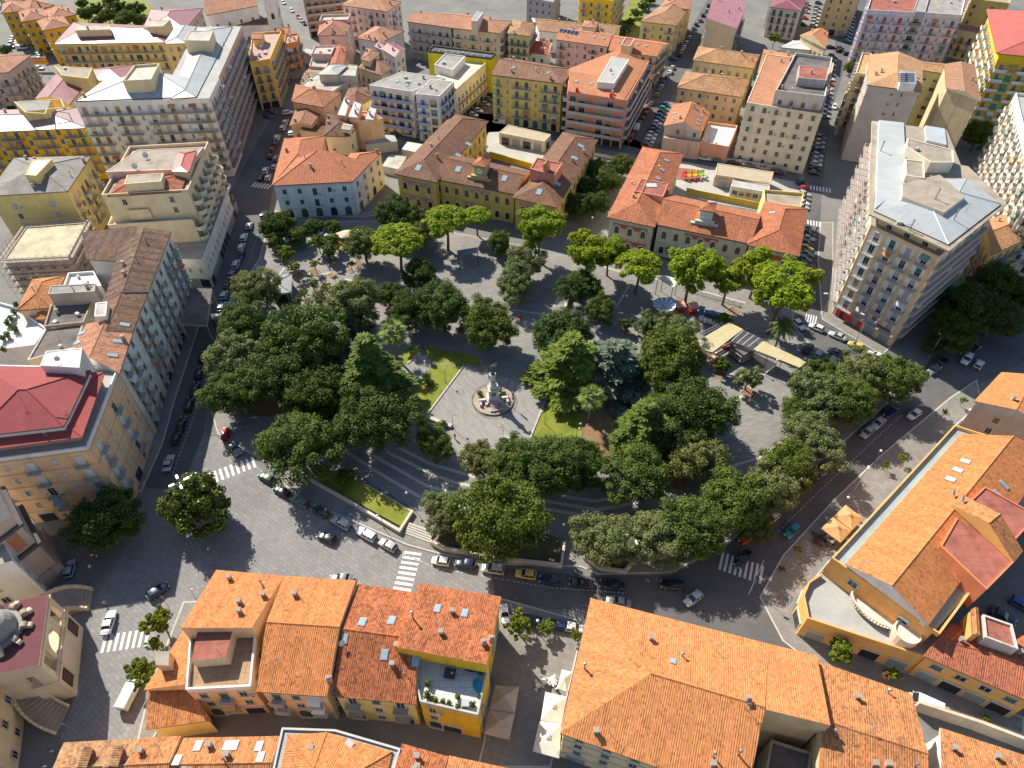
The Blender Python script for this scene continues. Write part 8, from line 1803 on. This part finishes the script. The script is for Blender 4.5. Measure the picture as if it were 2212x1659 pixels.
mb=MB();pr=[P(x,y,12.6)for x,y in((83,1437),(-60,1466),(-60,1320),(12,1305))]
a,c=P(83,1437,12.6),P(0,1455,12.6);a.z=c.z=0;d2=(c-a);e2=d2.normalized();f2=Vector((-e2.y,e2.x,0));f2=f2 if f2.y<0 else-f2;yw2=math.atan2(e2.y,e2.x);L2=d2.length
for s0,s1,z0,z1 in((0,2.2,0,12.59),(L2-1.4,L2+6,0,12.59),(2.2,L2-1.4,9.5,12.59)):mb.box(None,(s1-s0,.6,z1-z0),CR,M=Matrix.Translation(a+e2*(s0+s1)/2-f2*.3+Vector((0,0,(z0+z1)/2)))@Matrix.Rotation(yw2,4,'Z'))
wpart('side_wall',mb)
mb=MB();dc=P(2,1364,13);mb.lathe(dc,[(3.3,0),(3.3,.8),(2.7,.8),(2.7,1.5),(2.55,2.3),(2.0,3.2),(1.1,3.9),(.3,4.15),(0,4.2)],plain('lead_dome',(.27,.26,.245),.7,.15),20)
wpart('dome',mb)
mb=MB();vt=stucco((.40,.32,.26),.5)
for k in range(10):
 a_=2*math.pi*k/10+.2;q=dc+Vector((3.7*math.cos(a_),3.7*math.sin(a_),0));M=Matrix.Translation(q+Vector((0,0,.7)))@Matrix.Rotation(a_,4,'Z')
 mb.tube(M@Vector((0,-.4,0)),M@Vector((0,.4,0)),.55,.55,vt,14);mb.tube(M@Vector((.7,-.33,-.3)),M@Vector((.7,.33,-.3)),.42,.42,CR,12);mb.box(None,(1.0,.6,.5),vt,M=M@Matrix.Translation((.2,0,-.45)))
wpart('volutes',mb)
def curved_stair(pts_o,pts_i,z1,label):
 mb=MB();n=12;S2=stucco((.36,.32,.28),.3)
 def bez(p,t):return p[0]*(1-t)**2+p[1]*2*t*(1-t)+p[2]*t*t
 o_=[P(x,y,0)for x,y in pts_o];i_=[P(x,y,0)for x,y in pts_i]
 for k in range(n):
  t0,t1=k/n,(k+1)/n;z=z1*(1-k/n)
  mb.prism([bez(o_,t0),bez(o_,t1),bez(i_,t1),bez(i_,t0)],0,z,S2)
 for q in(o_,i_):
  for k in range(n):
   a_,b_=bez(q,k/n),bez(q,(k+1)/n);z=z1*(1-(k+.5)/n)+.55;dd=b_-a_
   mb.box(None,(dd.length+(.1 if k%2 else-.1),.35,1.1+.004*k),CR,M=Matrix.Translation((a_+b_)/2+Vector((0,0,z)))@Matrix.Rotation(math.atan2(dd.y,dd.x),4,'Z'))
 o=mb.obj('stairs');return tag(o,label,'stairs')
curved_stair([(110,1310),(150,1268),(202,1276)],[(138,1340),(160,1322),(194,1318)],3.0,'upper curved church staircase with balustrades')
curved_stair([(50,1500),(52,1570),(122,1586)],[(104,1484),(118,1520),(150,1526)],4.0,'lower curved church staircase beside the portico')
TWC=[(58,1198),(104,1166),(140,1236),(96,1272)]
tw=building('church_tower','weathered stone and brick church tower with dark cornice at the left edge','church',[dict(c=TWC,zc=0,z=19,roof='flat',par=0,rc=plain('dark_slab',(.10,.09,.1),.9),w=(.50,.40,.33),dirt=.5)],near=1)
_tp=ccw([P(x,y,0)for x,y in TWC])
for o_,z0_,z1_,m_ in((-.7,10,10.7,plain('dark_slab',(.10,.09,.1),.9)),(-.5,0,3.5,stucco((.42,.35,.30),.5)),(-.6,16,16.6,plain('dark_slab',(.10,.09,.1),.9))):
 mb=MB();mb.prism(inset(_tp,o_),z0_,z1_,m_,None,True);mb.obj('cornice' if z0_ else 'plinth',tw['root'])
mb=MB();_a,_b2=sorted(_tp,key=lambda v:-v.x)[:2];_e=(_b2-_a).normalized();_f=Vector((_e.y,-_e.x,0));_f=_f if _f.x>0 else-_f
mb.box(None,((_b2-_a).length*.45,.12,4.0),stucco((.42,.20,.13),.4),M=Matrix.Translation((_a+_b2)/2+_f*.06+Vector((0,0,13.3)))@Matrix.Rotation(math.atan2(_e.y,_e.x),4,'Z'));mb.obj('brick_panel',tw['root'])
wallrun('boundary_wall',[(1972,1532),(2100,1574),(2240,1628)],3.2,.5,stucco((.56,.48,.38),.5),'long beige boundary wall along the shop lane')
wallrun('yard_wall',[(1190,318),(1260,332),(1340,348)],1.2,.3,stucco((.6,.55,.48)),'low pale wall behind the trees between the schools')
wallrun('yard_wall',[(1478,332),(1560,350),(1700,372)],1.8,.3,stucco((.42,.40,.36)),'grey wall at the back of the stone school yard')
wallrun('yard_wall',[(1058,340),(1100,352),(1150,366)],2.2,.3,stucco((.62,.45,.10)),'yellow wall between the yellow school and its yard')
wallrun('yard_wall',[(1482,418),(1560,434),(1640,450)],2.0,.3,stucco((.55,.42,.14)),'yellow wall between the stone school and its yard')
p=P(1495,385,.02);t=empty('play_frame',p,.15,'colourful climbing frame on the red playground floor','playground')
for i,(dx,c_)in enumerate(((-3,(.7,.03,.02)),(-1,(.75,.35,.02)),(1,(.75,.5,.02)),(3,(.3,.55,.03)))):
 mb=MB();m=plain('play_plastic',c_,.5)
 for sx in(-.6,.6):
  for sy in(-.6,.6):mb.tube((dx+sx,sy,0),(dx+sx,sy,2.2),.07,.07,m,6)
 mb.box((dx,0,1.1),(1.5,1.5,.1),m);mb.lathe((dx,0,2.2),[(1.0,0),(.5,.6),(0,.9)],m,4)
 if i==3:mb.box(None,(2.4,.7,.1),m,M=Matrix.Translation((dx+1.6,0,.6))@Matrix.Rotation(.45,4,'Y'))
 o=bpy.data.objects.new('tower',mb.mesh('tower'));COL.objects.link(o);o.parent=t
def roadsign(x,y,h,col,shape,label,gz=.1,a=0):
 p=P(x,y,gz);t=empty('road_sign',p,a,label,'road sign');mb=MB();mb.tube((0,0,0),(0,0,h),.035,.035,plain('sign_post',(.45,.45,.45),.4),6);o=bpy.data.objects.new('post',mb.mesh('post'));COL.objects.link(o);o.parent=t
 mb=MB();m=plain('sign_face',col,.5);wt=plain('sign_white',(.75,.75,.75),.5)
 n={'disc':16,'tri':3}.get(shape,4);r=.38
 for rr_,yy,mm in((r,-.05,m),(r*.72,-.06,wt)):
  ph=math.pi/2 if shape=='tri' else math.pi/n
  pts=[Vector((rr_*math.cos(ph+2*math.pi*k/n),yy,h-.1+rr_*math.sin(ph+2*math.pi*k/n)))for k in range(n)]
  mb.face(list(reversed(pts)),mm)
  if rr_==r:mb.face([p_+Vector((0,.03,0))for p_ in pts],m)
 if shape=='disc':mb.face([(-.24,-.065,h-.14),(.24,-.065,h-.14),(.24,-.065,h-.06),(-.24,-.065,h-.06)],wt)
 o=bpy.data.objects.new('sign_plate',mb.mesh('sign_plate'));COL.objects.link(o);o.parent=t
for a in[(708,1113,2.4,(.6,.03,.03),'tri','triangular road sign on the pavement by the parked dark cars'),(360,1302,2.4,(.6,.05,.03),'tri','triangular road sign by the left crossing',.1),(1672,1312,2.4,(.6,.02,.02),'disc','no entry sign at the curved shop corner',.1),(432,1577,2.2,(.6,.05,.03),'disc','round red sign at the foot of the orange annex',.1),(150,1573,2.4,(.5,.1,.3),'disc','round sign on a yellow pole near the church stairs',.1)]:
 roadsign(*a)
SKIN=None
def person_mat(shirt,trousers):
 key=('person',shirt,trousers)
 if key in MATS:return MATS[key]
 m,nt,bs=base_mat('clothing');tc=nd(nt,'ShaderNodeTexCoord');sx=nd(nt,'ShaderNodeSeparateXYZ');nt.links.new(tc.outputs['Object'],sx.inputs[0])
 z=math_(nt,'DIVIDE',sx.outputs[2],1.8)
 r_=ramp(nt,z,[(0,(.05,.04,.04)),(.06,trousers),(.53,shirt),(.83,(.50,.32,.24)),(.97,(.05,.03,.02))]);nt.nodes[-1]
 for n in nt.nodes:
  if n.type=='VALTORGB':n.color_ramp.interpolation='CONSTANT'
 nt.links.new(r_,bs.inputs['Base Color']);bs.inputs['Roughness'].default_value=.85;MATS[key]=m;return m
def person(x,y,shirt,trousers,label,a=0.0,gz=ZP,hair=(.05,.03,.02)):
 o=skin_figure('person',HUM,HED,HRD,person_mat(shirt,trousers),None,P(x,y,gz),1.0)
 o.rotation_euler=(0,0,a);tag(o,label,'person','people walking in the square')
 mb=MB();mb.ball((0,.015,1.72),.115,plain('hair',hair,.8),10,6,.9);h=bpy.data.objects.new('hair',mb.mesh('hair',True));COL.objects.link(h);h.parent=o
W_=(.75,.74,.72);BK=(.04,.04,.05);JN=(.06,.09,.18)
for a in[(842,698,W_,JN,'person in white shirt walking at the edge of the big tree shadow',.5),(708,578,(.04,.35,.25),BK,'person in green top beside the large square pit',1.0),(453,1192,W_,(.4,.25,.2),'person in white shirt walking in the shade left of the front road',2.0,.02),(462,1224,(.05,.2,.5),JN,'person in blue shirt at the edge of the shade',.3,.02),(199,1230,W_,(.45,.3,.24),'person in white top near the pale blue car',1.2,.02),(204,1206,W_,JN,'person in white below the dark tree, left of the pair',.2,.02),(214,1207,(.7,.6,.6),BK,'person in pale top below the dark tree, right of the pair',2.2,.02),(983,948,(.55,.06,.1),BK,'person in red top under the thin oak',0),(815,1086,W_,BK,'person sitting side on the raised lawn wall in white',1,ZP),(230,1308,(.55,.35,.34),(.5,.3,.3),'person in pink crossing behind the white saloon',.6,.02),(352,1318,(.7,.6,.55),BK,'person in pale shirt beside the yellow green crossing tree',.4),(2036,742,W_,BK,'person in white at the shaded avenue corner',0,.02),(1762,500,BK,BK,'person in black walking on the street beside the stone school',.5,.02),(1757,528,BK,JN,'person in dark clothes walking below the black dressed one',.8,.02),(1363,1224,(.5,.3,.2),BK,'person walking beside the front retaining wall',.3),(1188,1215,W_,BK,'person in white on the bench by the front wall, left of two',.1),(1194,1217,(.75,.7,.7),BK,'person in pale pink by the front wall, right of two',.4),(1702,1040,BK,JN,'person in dark clothes under the right street oaks',1.1),(119,1628,(.5,.5,.55),BK,'person in grey at the bottom left corner',.3,.02),(104,1660,W_,BK,'person with white hat at the bottom left corner',.3,.02),(1286,693,(.5,.1,.15),BK,'person in red behind the ramp wall trees',0)]:
 person(*a)
